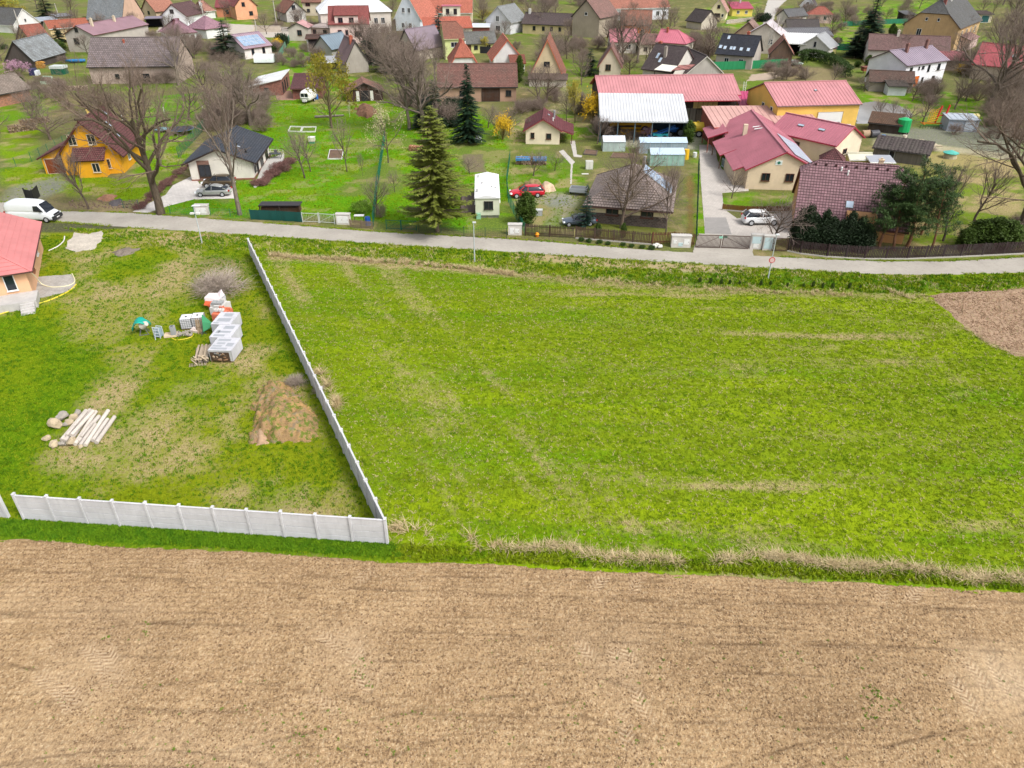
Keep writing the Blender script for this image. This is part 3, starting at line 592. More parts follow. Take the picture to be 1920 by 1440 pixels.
def house(name,label,cat,A,B=None,ang=None,L=None,D=8,e=3.0,r=None,pitch=38,ry=None,ay=None,ridge='x',end0=(1,0),end1=(1,0),ov=.45,og=.35,wall=None,roof=None,trim=None,
          style='tile',step=.36,mono=False,wins=(),doors=(),chim=(),sky=(),solar=None,frame=None,plinth=None,group=None,ridgecap=True,open_front=False,pieces=False,z0=None,rb=None):
    h=House(); z0=e if z0 is None else z0
    a=G(A[0],A[1],z0)
    if B is not None:
        b=G(B[0],B[1],z0); ang=math.atan2(b.y-a.y,b.x-a.x); L=L or (b-a).length
    else:ang=math.radians(ang)
    ex,ey=math.cos(ang),math.sin(ang)
    tp=math.tan(math.radians(pitch))
    if ry is not None and ridge=='x' and not mono:
        best= None
        for i in range(20,160):
            hw=i*.08; mx,my=a.x+ex*L/2-ey*hw,a.y+ey*L/2+ex*hw; yy=PR(mx,my,e+hw*tp)[1]
            if best is None or abs(yy-ry)<best[0]:best=(abs(yy-ry),hw)
        D=best[1]*2
    if ay is not None and ridge=='y':r=max(e+.8,ZAT(a.x+ex*L/2,a.y+ey*L/2,ay))
    if r is None:r=e+(D if mono else (D if ridge=='x' else L)/2)*tp
    h.L,h.D,h.e,h.r,h.ang=L,D,e,r,ang
    h.t=empty(name,(a.x,a.y,0),ang,label,cat,group)
    wall=wall or M('plaster',(226,218,206)); roof=roof or M('tile',(150,84,70)); trim=trim or M('paint',(90,70,62))
    Aa,Bb=(L,D) if ridge=='x' else (D,L)
    T=(lambda p,q,z:(p,q,z)) if ridge=='x' else (lambda p,q,z:(L-q,p,z))
    rbp=(Bb if mono else (Bb/2 if rb is None else rb)); sl=(r-e)/rbp
    m_=MB()
    if mono:prof=[(0,0),(0,e),(Bb,r),(Bb,0)]
    else:prof=[(0,0),(0,e),(rbp,r),(Bb,e),(Bb,0)]
    def wallend(p_,f,flip):
        if mono or f>=.999:pr=prof
        else:
            zf=e+(r-e)*f; pr=[(0,0),(0,e),(rbp*f,zf),(Bb-(Bb-rbp)*f,zf),(Bb,e),(Bb,0)] if f>.01 else [(0,0),(0,e),(Bb,e),(Bb,0)]
        pts=[T(p_,q,max(0,z-.12) if z>e+.01 else (z-.02 if z>0 else -.1)) for q,z in pr]; uv=[(q,z) for q,z in pr]
        m_.poly(pts if flip else pts[::-1],0,uv if flip else uv[::-1])
    if not open_front:
        wallend(0,end0[0], False); wallend(Aa,end1[0], True)
        m_.poly([T(0,0,-.1),T(Aa,0,-.1),T(Aa,0,e-.02),T(0,0,e-.02)],0,[(0,0),(Aa,0),(Aa,e),(0,e)])
    else:
        wallend(0,end0[0], False); wallend(Aa,end1[0], True)
    eb=r if mono else e
    m_.poly([T(Aa,Bb,-.1),T(0,Bb,-.1),T(0,Bb,eb-.02),T(Aa,Bb,eb-.02)],0,[(0,0),(Aa,0),(Aa,eb),(0,eb)])
    h.wall=m_.build('wall',[wall],h.t)
    if plinth:
        m_=MB(); q=.04
        if not open_front:m_.box(-q,L+q,-q,D+q,-.1,plinth[0]); m_.build('plinth',plinth[1],h.t)
    ze=e-ov*sl; h.slopes={}
    def hip(end,k):
        return end
    f0,h0=end0; f1,h1=end1
    g0,g1=(og if f0>.01 else ov),(og if f1>.01 else ov)
    x0,x1=-g0,Aa+g1
    def lerp(a_,b_,t): return a_+(b_-a_)*t
    b0f,z0f=lerp(-ov,rbp,f0),lerp(ze,r,f0); b1f,z1f=lerp(-ov,rbp,f1),lerp(ze,r,f1)
    rx0,rx1=(x0 if f0>=.999 else h0),(x1 if f1>=.999 else Aa-h1)
    fs=[(x0,-ov,ze),(x1,-ov,ze)]
    if mono:fs+=[(x1,Bb+.2,r+.2*sl),(x0,Bb+.2,r+.2*sl)]
    else:
        if .001<f1<.999:fs.append((x1,b1f,z1f))
        fs.append((rx1,rbp,r));
        if abs(rx1-rx0)>.05:fs.append((rx0,rbp,r))
        if .001<f0<.999:fs.append((x0,b0f,z0f))
    h.slopes['f']=Slope([T(*p) for p in fs])
    if not mono:
        ovb=ov; zeb=e-ov*(r-e)/(Bb-rbp)
        b0g,z0g=lerp(Bb+ovb,rbp,f0),lerp(zeb,r,f0); b1g,z1g=lerp(Bb+ovb,rbp,f1),lerp(zeb,r,f1)
        bs=[(x1,Bb+ovb,zeb),(x0,Bb+ovb,zeb)]
        if .001<f0<.999:bs.append((x0,b0g,z0g))
        bs.append((rx0,rbp,r))
        if abs(rx1-rx0)>.05:bs.append((rx1,rbp,r))
        if .001<f1<.999:bs.append((x1,b1g,z1g))
        h.slopes['b']=Slope([T(*p) for p in bs])
        if f0<.999:h.slopes['e0']=Slope([T(x0,b0g,z0g),T(x0,b0f,z0f),T(rx0,rbp,r)])
        if f1<.999:h.slopes['e1']=Slope([T(x1,b1f,z1f),T(x1,b1g,z1g),T(rx1,rbp,r)])
    m_=MB(); pcs=[] if pieces else None
    for s_ in h.slopes.values():s_.build(m_,style,step,.16,(0,1),pcs)
    if ridgecap and not mono:
        c=.12; m_.bar(Vector(T(rx0,rbp,r))+Vector((0,0,.05)),Vector(T(rx1,rbp,r))+Vector((0,0,.05)),.3,.12,0)
        if f0<.999:
            for q in ((x0,b0f,z0f),(x0,b0g,z0g)):m_.bar(Vector(T(*q))+Vector((0,0,.04)),Vector(T(rx0,rbp,r))+Vector((0,0,.04)),.22,.1,0)
        if f1<.999:
            for q in ((x1,b1f,z1f),(x1,b1g,z1g)):m_.bar(Vector(T(*q))+Vector((0,0,.04)),Vector(T(rx1,rbp,r))+Vector((0,0,.04)),.22,.1,0)
    h.roof=m_.build('roof',[roof,trim],h.t)
    if pcs:
        for q in pcs:q.build('panel',[roof,trim],h.roof)
    gm=MB()
    for k in ('f','b'):
        if k in h.slopes:
            s_=h.slopes[k]; gm.cyl(s_.P[0]-s_.n*.1-s_.v*.06,s_.P[1]-s_.n*.1-s_.v*.06,.065,n=6)
    gm.build('gutter',trim,h.t)
    for c in chim:
        s_=h.slopes[c[0]]; u0=c[1]*s_.L; P=s_.at(u0,c[2]*s_.vm); sz=c[3]; m_=MB()
        if len(c)>6:m_.cyl(P-Vector((0,0,.4)),P+Vector((0,0,c[4])),sz,n=10); m_.cyl(P+Vector((0,0,c[4]+.08)),P+Vector((0,0,c[4]+.2)),sz*1.5,sz*.6,n=10)
        else:
            m_.box(P.x-sz/2,P.x+sz/2,P.y-sz/2,P.y+sz/2,P.z-.6,P.z+c[4]); m_.box(P.x-sz/2-.06,P.x+sz/2+.06,P.y-sz/2-.06,P.y+sz/2+.06,P.z+c[4],P.z+c[4]+.1)
            m_.box(P.x-sz*.22,P.x+sz*.22,P.y-sz*.22,P.y+sz*.22,P.z+c[4]+.1,P.z+c[4]+.28)
        m_.build('chimney',c[5],h.roof)
    for s0 in sky:
        s_=h.slopes[s0[0]]; P=s_.at(s0[1]*s_.L,s0[2]*s_.vm); R=Matrix((s_.u,s_.v,s_.n)).transposed().to_4x4(); R.translation=P
        ww,hh=s0[3],s0[4]; m_=MB(); m_.box(-ww/2,ww/2,-hh/2,hh/2,0,.14,0,R); sk=m_.build('skylight',M('paint',(120,112,106)),h.roof)
        m_=MB(); m_.box(-ww/2+.07,ww/2-.07,-hh/2+.07,hh/2-.07,.14,.16,0,R)
        m_.build('skylight_glass',M('glass',(150,165,180),.8) if len(s0)<6 else s0[5],h.roof)
    frame=frame or M('paint',(232,232,230))
    for wn_ in wins:
        face,u,z,ww,hh=wn_[:5]; fm=wn_[5] if len(wn_)>5 else frame; fr,pn=win_mesh(ww,hh,fm); span=L if face in 'fb' else D
        (x,y),rz=FACES[face](u*span,L,D); o=link('window',fr,h.t,(x,y,z),(0,0,rz)); link('pane',pn,o)
    for dn in doors:
        face,u,ww,hh,mt=dn[:5]; fr,pn=win_mesh(ww,hh,dn[5] if len(dn)>5 else frame,mt); span=L if face in 'fb' else D
        (x,y),rz=FACES[face](u*span,L,D); o=link('door',fr,h.t,(x,y,hh/2+.08),(0,0,rz)); link('door_leaf',pn,o)
    if solar:
        k,u0,v0,nc,nr,pw,ph=solar[:7]; s_=h.slopes[k]; m_=MB(); m_.box(0,pw-.04,0,ph-.04,0,.04,0)
        m_.box(.04,pw-.08,.04,ph-.08,.04,.046,1); sm_=m_.mesh('solar_panel',[M('paint',(206,210,214)),solar[7] if len(solar)>7 else M('glass',(120,138,160),.8)])
        R=Matrix((s_.u,s_.v,s_.n)).transposed().to_4x4()
        for i in range(nc):
            for j in range(nr):
                o=link('solar_panel',sm_,h.roof); o.matrix_local=Matrix.Translation(s_.at(u0*s_.L+i*pw,v0*s_.vm+j*ph,.13))@R
    return h
# ================================================================ RED-ROOFED HOUSE AT THE LEFT EDGE
PEACH=M('plaster',(240,190,150)); REDM=M('metalroof',(222,138,136)); BRN=M('paint',(96,64,56))
c=G(46,503,3.3); ang_=math.radians(25); Ls=11.0; c-=Vector((math.cos(ang_)*.7-math.sin(ang_)*.7,math.sin(ang_)*.7+math.cos(ang_)*-.7,0))*1.0
ax,ay_=c.x-math.cos(ang_)*Ls,c.y-math.sin(ang_)*Ls; pa=PR(ax,ay_,3.3)
nh=house('unfinished_house','peach walled house with salmon red hipped metal roof at the left picture edge','house',pa,ang=25,L=Ls,D=14.0,e=3.3,pitch=25,ridge='y',end0=(0,5.0),end1=(1,0),ov=.7,wall=PEACH,roof=REDM,trim=BRN,style='tile',step=.55,pieces=True,
  wins=[('f',.55,2.1,1.6,1.3),('f',.86,1.9,.8,1.5,M('paint',(240,240,240))),('r',.3,1.9,.9,1.4,M('paint',(160,110,80))),('r',.65,1.9,.9,1.4)])
m_=MB(); m_.box(0,Ls+.5,-2.6,-.02,-.1,.75);
for k in range(5):m_.box(Ls-.9,Ls+.3,-2.6-.28*(k+1),-2.6-.28*k,-.1,.62-.15*k)
m_.build('porch',M('concrete',(206,202,198),.82),nh.t)
def tube(name,pts,r,mat,label,cat,parent=None,n=6,group=None):
    m_=MB()
    for i in range(len(pts)-1):m_.cyl(pts[i],pts[i+1],r,n=n)
    o=m_.build(name,mat,parent,smooth=True)
    return tag(o,label,cat,group) if not parent else o
def spline(P,k=6):
    out=[]; P=[Vector(p) for p in P]; Q=[P[0]]+P+[P[-1]]
    for i in range(1,len(Q)-2):
        for j in range(k):
            t=j/k; a,b,c_,d=Q[i-1],Q[i],Q[i+1],Q[i+2]
            out.append(.5*((2*b)+(c_-a)*t+(2*a-5*b+4*c_-d)*t*t+(3*b-a-3*c_+d)*t**3))
    out.append(P[-1]); return out
HOSE_W=M('paint',(236,228,190)); HOSE_Y=M('paint',(236,216,60))
tube('hose',spline([G(52,505,2.6),G(66,518,1.4),G(78,532,.3),G(97,538,.07),G(125,536,.07),G(140,528,.07),G(135,513,.07)]),.055,HOSE_W,'cream corrugated hose running from the peach wall over the gravel','hose')
tube('hose',spline([G(143,533,.06),G(130,545,.06),G(100,560,.06),G(60,573,.06),G(20,583,.06),G(-30,598,.06)]),.06,HOSE_Y,'yellow hose lying on the lawn below the gravel pad','hose')
tube('pipe',spline([G(91,470,.08),G(108,462,.08),G(119,452,.1),G(121,443,.25)]),.06,M('paint',(236,232,226)),'bent white pipe lying in the grass between red roof and van','pipe')
m_=MB(); m_.box(-.5,.5,-.15,.15,0,.3); m_.box(-.45,.45,-.12,.12,.3,.34)
o=m_.build('flower_box',M('paint',(30,110,80)),loc=G(9,531,.75)+Vector((0,0,.0)),rot=(0,0,ang_)); tag(o,'green flower box standing on the porch of the peach house','flower box')
# ================================================================ VEHICLES
TYRE=M('paint',(34,34,36),.6); RIM=M('paint',(186,188,192)); LAMP=M('glass',(225,230,235),.8); TAIL=M('paint',(190,30,34)); BUMP=M('paint',(44,46,50))
_wheels={}
def wheel(parent,x,y,r):
    k=round(r,2)
    if k not in _wheels:
        a=MB(); a.cyl((0,-.11,0),(0,.11,0),r,n=20); b=MB(); b.cyl((0,-.125,0),(0,.125,0),r*.62,n=14); b.cyl((0,-.135,0),(0,.135,0),r*.18,n=8)
        _wheels[k]=(a.mesh('tyre',TYRE),b.mesh('rim',RIM))
    o=link('wheel',_wheels[k][0],parent,(x,y,r)); link('rim',_wheels[k][1],o); return o
def loft(st,mat,name,parent,smooth=True,sub=1):
    """st: list of cross-sections, each a list of (y, z) points for the right half; x given"""
    V,Fc=[],[]; n_=len(st[0][1])
    for x,ring in st:
        V+=[(x,y,z) for y,z in ring]+[(x,-y,z) for y,z in reversed(ring)]
    k=n_*2
    for i in range(len(st)-1):
        for j in range(k):Fc.append((i*k+j,i*k+(j+1)%k,(i+1)*k+(j+1)%k,(i+1)*k+j))
    Fc.append(tuple(range(k))[::-1]); Fc.append(tuple((len(st)-1)*k+j for j in range(k)))
    me=bpy.data.meshes.new(name); me.from_pydata(V,[],Fc); me.materials.append(mat); me.update()
    import bmesh
    bm=bmesh.new(); bm.from_mesh(me); bmesh.ops.recalc_face_normals(bm,faces=bm.faces); bm.to_mesh(me); bm.free()
    if smooth:me.polygons.foreach_set('use_smooth',[True]*len(me.polygons))
    o=link(name,me,parent)
    if sub:md=o.modifiers.new('s','SUBSURF'); md.levels=md.render_levels=sub
    return o
PROF={
 'sedan':dict(L=4.7,W=1.8,H=1.46,body=[(0,.62,.7),(.05,.72,.84),(.2,.84,.9),(.36,.93,.9),(.6,.95,.9),(.82,.96,.9),(.95,.93,.84),(1,.75,.74)],cab=[(.27,.9,.80),(.42,1.42,.62),(.62,1.45,.62),(.82,1.2,.64),(.93,.98,.76)],wx=(.17,.79),r=.33),
 'wagon':dict(L=4.75,W=1.82,H=1.5,body=[(0,.64,.7),(.05,.74,.84),(.2,.88,.91),(.36,.96,.91),(.6,.98,.91),(.85,1.0,.9),(.97,.98,.84),(1,.7,.8)],cab=[(.25,.92,.82),(.40,1.44,.63),(.65,1.5,.64),(.88,1.44,.64),(.98,1.02,.76)],wx=(.18,.78),r=.34),
 'suv':dict(L=4.5,W=1.86,H=1.66,body=[(0,.72,.74),(.05,.88,.86),(.2,1.02,.93),(.36,1.08,.93),(.6,1.1,.93),(.85,1.12,.92),(.97,1.1,.86),(1,.8,.82)],cab=[(.24,1.02,.84),(.38,1.6,.66),(.65,1.66,.67),(.88,1.58,.66),(.98,1.14,.78)],wx=(.18,.8),r=.37),
 'van':dict(L=6.0,W=2.05,H=2.5,body=[(0,.75,.82),(.03,.95,.95),(.10,1.15,1.0),(.16,1.3,1.02),(.3,1.4,1.02),(.6,1.4,1.02),(.95,1.4,1.02),(1,1.38,1.0)],cab=[(.11,1.15,.94),(.245,2.25,.82),(.32,2.42,.84),(.7,2.5,.85),(.985,2.48,.85),(.995,1.35,.98)],wx=(.15,.73),r=.35)}
def vehicle(kind,label,cat,px,py,head,paint,z=.03,scale=1.0,name='parked_car'):
    p_=PROF[kind]; g_=G(px,py); L=p_['L']
    t=empty(name,(g_.x,g_.y,z),math.radians(head)+math.pi,label,cat); t.scale=(scale,)*3
    st=[]
    for fx_0,zb,hw in p_['body']:
        x=(fx_0-.5)*L; st.append((x,[(0,.22),(hw*.8,.22),(hw*.97,.34),(hw,.6 if zb>.65 else .5),(hw*.96,zb-.05),(hw*.8,zb),(0,zb+.04)]))
    loft(st,paint,'body',t)
    cs=[];
    for fx_0,zt,hw in p_['cab']:
        x=(fx_0-.5)*L; zb=.85 if kind!='van' else 1.2; bw=p_['W']/2*.93; cs.append((x,[(0,zb-.1),(bw,zb-.1),(bw*.99,zb+.1 if zt>zb+.3 else zb),(hw,max(zt-.05,zb)),(hw*.75,zt),(0,zt+.02)]))
    if kind=='van':
        loft(cs,paint,'cargo_body',t)
        x0,x1=(.115-.5)*L,(.235-.5)*L; m_=MB()
        m_.poly([(x0-.03,-.84,1.22),(x0-.03,.84,1.22),(x1-.03,.74,2.2),(x1-.03,-.74,2.2)][::-1]); m_.build('windscreen',DARKGLASS(),t)
        for sgn in (-1,1):
            m_=MB(); P=[(x0+.25,sgn*1.0,1.32),(x1+.75,sgn*1.03,1.38),(x1+.7,sgn*.94,2.0),(x1+.15,sgn*.9,2.02)]; m_.poly(P if sgn<0 else P[::-1]); m_.build('side_window',DARKGLASS(),t)
            m_=MB(); m_.box(x0+.5,x0+.62,sgn*1.08-.08,sgn*1.08+.08,1.35,1.65); m_.build('mirror',BUMP,t)
        m_=MB(); m_.box(-L/2-.05,-L/2+.14,-.92,.92,.3,.72); m_.build('bumper',BUMP,t); m_=MB(); m_.box(-L/2-.02,-L/2+.08,-.6,.6,.78,.98); m_.build('grille',BUMP,t)
        m_=MB(); m_.box(-L/2-.065,-L/2-.05,-.26,.26,.42,.54); m_.build('number_plate',M('paint',(240,240,240)),t)
    else:
        loft(cs,DARKGLASS(),'windows',t)
        a,b=p_['cab'][1],p_['cab'][-2]; rs=[]
        for q,(fx_0,zt,hw) in enumerate(p_['cab'][1:-1]):rs.append(((fx_0-.5)*L+(.06 if q==0 else 0),[(0,zt-.08),(hw*1.0,zt-.09),(hw*.98,zt-.01),(hw*.72,zt+.04),(0,zt+.055)]))
        loft(rs,paint,'roof',t,sub=1)
        for sgn in (-1,1):
            m_=MB(); bw=p_['W']/2*.93
            for i in range(len(p_['cab'])-1):
                f0_,z0_,w0_=p_['cab'][i]; f1_,z1_,w1_=p_['cab'][i+1]
                if i in (0,len(p_['cab'])-2):m_.bar(((f0_-.5)*L,sgn*(w0_+.0 if z0_>1.2 else bw*.97),z0_),((f1_-.5)*L,sgn*(w1_ if z1_>1.2 else bw*.97),z1_),.07)
            m_.build('pillars',paint,t)['kind']='stuff'
            m_=MB(); m_.bar((0.0,sgn*bw*.99,.92),(.05,sgn*p_['cab'][1][2]*1.02,p_['cab'][1][1]-.05),.07); m_.build('door_pillar',paint,t)
            m_=MB(); m_.box(-L*.2,-L*.2+.14,sgn*.93-.09,sgn*.93+.09,.92,1.05); m_.build('mirror',paint,t)
        m_=MB(); m_.box(-L/2-.02,-L/2+.03,-.26,.26,.42,.53); m_.build('number_plate',M('paint',(240,240,240)),t)
        m_=MB(); m_.box(L/2-.03,L/2+.02,-.26,.26,.55,.66); m_.build('number_plate',M('paint',(240,240,240)),t)
    for sgn in (-1,1):
        for wx_ in p_['wx']:wheel(t,(wx_-.5)*L,sgn*(p_['W']/2-.1),p_['r'])
        m_=MB(); z1=p_['body'][1][1]; m_.box(-L/2+.03,-L/2+.28,sgn*.66-.15,sgn*.66+.15,z1-.2,z1-.03); m_.build('headlight',LAMP,t)
        m_=MB(); z1=p_['body'][-2][1]; m_.box(L/2-.16,L/2-.005,sgn*.72-.1,sgn*.72+.1,z1-.22,z1-.04) if kind!='van' else m_.box(L/2-.05,L/2+.01,sgn*.9-.08,sgn*.9+.08,.9,1.3); m_.build('tail_light',TAIL,t)
    return t
vehicle('van','white delivery van with black bumper parked behind the salmon red roof','van',67,412,-4,M('car',(236,240,244)),name='delivery_van',scale=1.02)
vehicle('sedan','silver sedan parked in front of the white bungalow, nearer of the two cars','car',402,366,183,M('car',(178,180,178),metal=.3),scale=1.0)
vehicle('suv','dark bronze estate car parked close to the white bungalow wall behind the silver sedan','car',412,350,183,M('car',(92,78,58),metal=.3))
vehicle('wagon','bright red estate car parked on the gravel yard','car',988,368,187,M('car',(206,24,48)))
vehicle('suv','white compact suv parked behind the metal gate','car',1424,419,2,M('car',(238,240,242)))
vehicle('sedan','small white car parked on the grass before the dark garage door','car',608,116,-92,M('car',(238,238,238)),scale=.95)
vehicle('sedan','dark blue grey car half hidden by the young spruce behind the picket fence','car',1086,421,185,M('car',(84,96,112)),scale=.9)
vehicle('suv','white car at the far roadside next to the white gabled cottage','car',359,36,100,M('car',(230,232,236)),scale=1.0)
vehicle('sedan','pale blue car beside the beige house under its overhanging roof','car',1783,88,35,M('car',(176,196,210)))
vehicle('wagon','white car parked by the far grey gable with ochre lower wall','car',577,27,30,M('car',(226,230,236)))
vehicle('wagon','grey blue car parked beyond the vegetable gardens left of the blue tarp','car',1016,59,10,M('car',(110,130,150)))
vehicle('wagon','light green old car by the end of the curved hedge','car',1488,123,5,M('car',(150,176,160)),scale=.9)
# ================================================================ BUILDING MATERIALS ON THE PLOT
WRAP=M('concrete',(216,216,222),.82); BLOCK=M('concrete',(196,196,196),.8); ORANGE=M('brick',(226,120,84)); PALW=M('wood',(170,140,106))
def pallet(parent,x,y,w_,d_,z=0,mat=None):
    m_=MB()
    for k in range(3):m_.box(x+.02+k*(w_-.14)/2,x+.12+k*(w_-.14)/2,y,y+d_,z,z+.1)
    nb=5
    for k in range(nb):m_.box(x,x+w_,y+k*(d_-.12)/(nb-1),y+.12+k*(d_-.12)/(nb-1),z+.1,z+.13)
    return m_.build('pallet',mat or PALW,parent)
def block_stack(px,py,rz,w_,d_,hh,bm,label,wrap=None,name='block_stack',bw=.6,bd=.25,bh=.24,band=True,seed=1):
    g_=G(px,py); t=empty(name,(g_.x,g_.y,.02),math.radians(rz),label,'block stack'); pallet(t,0,0,w_,d_); r_=random.Random(seed)
    nx_,ny_,nz_=max(1,round(w_/bw)),max(1,round(d_/bd)),max(1,round((hh-.13)/bh)); a,b,c_=w_/nx_,d_/ny_,(hh-.13)/nz_
    m_=MB(); m_.box(0,a-.012,0,b-.012,0,c_-.01); me=m_.mesh('block',bm)
    for i in range(nx_):
        for j in range(ny_):
            for k in range(nz_):
                if k<nz_-1 and 0<i<nx_-1 and 0<j<ny_-1: continue
                if k==nz_-1 and r_.random()<(.0 if wrap else .18): continue
                link('block',me,t,(i*a+r_.uniform(-.01,.01),j*b+r_.uniform(-.01,.01),.13+k*c_))
    if wrap:
        m_=MB(); q=.03
        m_.box(-q,w_+q,-q,d_+q,hh-.02,hh+.03); m_.box(-q-.01,-q,-q,d_+q,.13,hh+.03) if wrap>1 else None; m_.box(w_+q,w_+q+.01,-q,d_+q,.13,hh+.03)
        m_.build('wrapping',WRAP,t)
    return t
block_stack(396,679,-3,1.95,2.2,1.15,M('concrete',(214,214,214)),'white wrapped block pallet with open front end, nearest of the long row',wrap=1,seed=3)
block_stack(399,655,-3,1.8,2.36,1.2,M('concrete',(206,208,212)),'white wrapped block pallet, second from the front of the long row',wrap=2,seed=4)
block_stack(402,631,-3,1.7,2.34,1.25,M('concrete',(190,192,196)),'block pallet with grey printed wrapping, third from the front of the row',wrap=2,seed=5)
block_stack(401,609,-6,1.2,1.85,1.1,ORANGE,'orange hollow brick stack with two white chimney blocks on top',bw=.38,bd=.25,seed=6)
block_stack(396,593,-6,1.35,1.68,1.1,M('concrete',(226,222,218)),'pale block stack with grey lintels lying on top',bw=.4,bd=.3,seed=7)
block_stack(391,579,-8,1.4,1.0,1.15,ORANGE,'farthest orange brick stack with torn pink and white plastic sheet over it',wrap=1,bw=.38,bd=.25,seed=8)
r_=random.Random(5)
W_= lambda r_:M('wood',r_.choice([(170,130,96),(206,180,150),(120,96,76),(150,150,150)]))
def prints(t,lst,zt):
    for x0,x1,y0,y1 in lst:
        m_=MB(); m_.box(x0,x1,y0,y1,zt,zt+.004); m_.build('printed_label',M('paint',(168,172,178)),t)
stacks=[o for o in COL.objects if o.name.startswith('block_stack')]
prints(stacks[0],[(.1,1.5,.15,.45),(.1,.9,.6,.85),(1.2,1.8,.7,1.3),(.3,1.0,1.05,1.35),(.2,1.3,1.6,1.95)],1.181); prints(stacks[1],[(.2,1.2,.15,.5),(.4,1.5,.8,1.15),(.2,.5,.7,1.3),(.6,1.5,1.5,2.1)],1.231); prints(stacks[2],[(.25,1.45,.5,1.15),(.1,.6,.1,.35),(.5,1.3,1.5,2.1)],1.281)
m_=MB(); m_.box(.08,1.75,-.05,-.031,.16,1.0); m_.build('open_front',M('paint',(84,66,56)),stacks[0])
for k in range(16):
    x_=r_.uniform(.12,1.5); z_=r_.uniform(.18,.95); m_=MB(); m_.bar((x_,-.08,z_),(x_+r_.uniform(.1,.4),-.1,z_+r_.uniform(-.15,.15)),r_.uniform(.05,.12)); m_.build('batten',W_(r_),stacks[0])
for k in range(2):
    m_=MB(); z_=1.22; x_=.15+k*.48
    for b_ in ((x_,x_+.38,.3,.36),(x_,x_+.38,.62,.68),(x_,x_+.06,.36,.62),(x_+.32,x_+.38,.36,.62)):m_.box(*b_,z_,z_+.2)
    o=m_.build('chimney_block',M('concrete',(232,230,226))); o.parent= None; t3=stacks[3]; o.location=t3.location; o.rotation_euler=t3.rotation_euler
    tag(o,'hollow white chimney block on the orange brick stack, %s of the pair'%('left' if k==0 else 'right'),'chimney block','chimney blocks on the orange stack')
for k in range(2):
    m_=MB(); m_.box(.15+k*.55,.62+k*.55,.2,.8,1.12,1.3); m_.box(.2+k*.55,.57+k*.55,.26,.74,1.3,1.303); o=m_.build('chimney_block',[M('concrete',(170,172,172))]); o.location=stacks[4].location; o.rotation_euler=stacks[4].rotation_euler
    tag(o,'solid grey concrete block on the pale stack, %s one'%('left' if k==0 else 'right'),'concrete block','grey blocks on the pale stack')
m_=MB(); m_.poly([(-.1,-.1,1.22),(1.5,-.15,1.2),(1.6,.6,1.3),(1.1,1.15,1.62),(.7,1.0,1.25),(-.15,.9,1.24)]); m_.poly([(-.1,-.1,1.22),(1.5,-.15,1.2),(1.45,-.25,.9),(-.05,-.22,.85)])
m_.build('plastic_sheet',M('paint',(240,226,226)),stacks[5])
m_=MB(); m_.poly([(.05,-.3,.98),(1.4,-.3,.98),(1.45,-.5,.62),(.6,-.46,.5),(-.1,-.5,.6)]); m_.build('plastic_sheet',M('paint',(236,110,70)),stacks[5])
for k in range(5):
    m_=MB(); a=G(430+k*2.2,592+k*7,.95); b=G(445-k*.3,613+k*9,.06); m_.bar(a,b,.28,.03); o=m_.build('board',M('wood',(196,176,154)))
    tag(o,'weathered board leaning against the orange and white block row, number %s from the top'%['one','two','three','four','five'][k],'board','boards leaning on the block row')
g_=G(366,684); t=empty('timber_pile',(g_.x,g_.y,0),math.radians(-80+90+4),'pile of weathered grey boards and short battens left of the white block row','timber pile')
r_=random.Random(8)
for k in range(6):
    for j in range(5):
        m_=MB(); m_.box(0,.13+r_.random()*.05,0,2.4+r_.uniform(-.3,.2),0,.035+.02*r_.random()); m_.build('board',M('wood',r_.choice([(190,172,150),(170,158,140),(206,186,160),(150,140,128)])),t,loc=(.05+j*.21+r_.uniform(-.04,.04),r_.uniform(-.1,.15),.1+k*.075),rot=(0,0,r_.gauss(0,.04)))
for k in range(9):
    m_=MB(); m_.box(0,.5+r_.random()*.5,0,.08,0,.05); m_.build('batten',M('wood',r_.choice([(226,206,176),(200,180,150)])),t,loc=(r_.uniform(-.3,.6),r_.uniform(-.35,.5),.56+r_.random()*.08),rot=(r_.gauss(0,.1),r_.gauss(0,.1),r_.uniform(-1.2,1.2)))
for k in range(11):
    m_=MB(); m_.box(0,.06,0,.5,0,.06); m_.build('batten',M('wood',(214,196,170)),t,loc=(-.45+k*.13,-.35,.03),rot=(0,0,r_.gauss(0,.05)))
for k in range(2):
    g_=G(341+k*21.5,620-k*3); t=empty('water_tank',(g_.x,g_.y,0),math.radians(8),'white caged plastic water tank, %s'%('left of the pair beside the cement trough' if k==0 else 'right of the pair next to the green tarp'),'water tank','caged water tanks')
    m_=MB(); m_.box(.03,.95,.03,1.05,.16,1.12); tk=m_.build('tank',M('paint',(240,240,240)),t); bv=tk.modifiers.new('b','BEVEL'); bv.width=.08; bv.segments=3
    m_=MB(); m_.cyl((.49,.54,1.12),(.49,.54,1.17),.1,n=12); m_.build('cap',M('paint',(60,60,64)),t)
    m_=MB(); pallet(t,0,0,.98,1.08)
    for q in range(6):
        z_=.2+q*.18; m_.bar((0,0,z_),(.98,0,z_),.025); m_.bar((0,1.08,z_),(.98,1.08,z_),.025); m_.bar((0,0,z_),(0,1.08,z_),.025); m_.bar((.98,0,z_),(.98,1.08,z_),.025)
        x_=q*.98/5; m_.bar((x_,0,.14),(x_,0,1.14),.025); m_.bar((x_,1.08,.14),(x_,1.08,1.14),.025); m_.bar((0,x_*1.1,.14),(0,x_*1.1,1.14),.025); m_.bar((.98,x_*1.1,.14),(.98,x_*1.1,1.14),.025)
    m_.build('cage',M('paint',(128,130,134)),t)
a=[G(378,590,1.5),G(397,606,.9),G(392,616,.5),G(381,622,.3),G(379,604,1.1)]
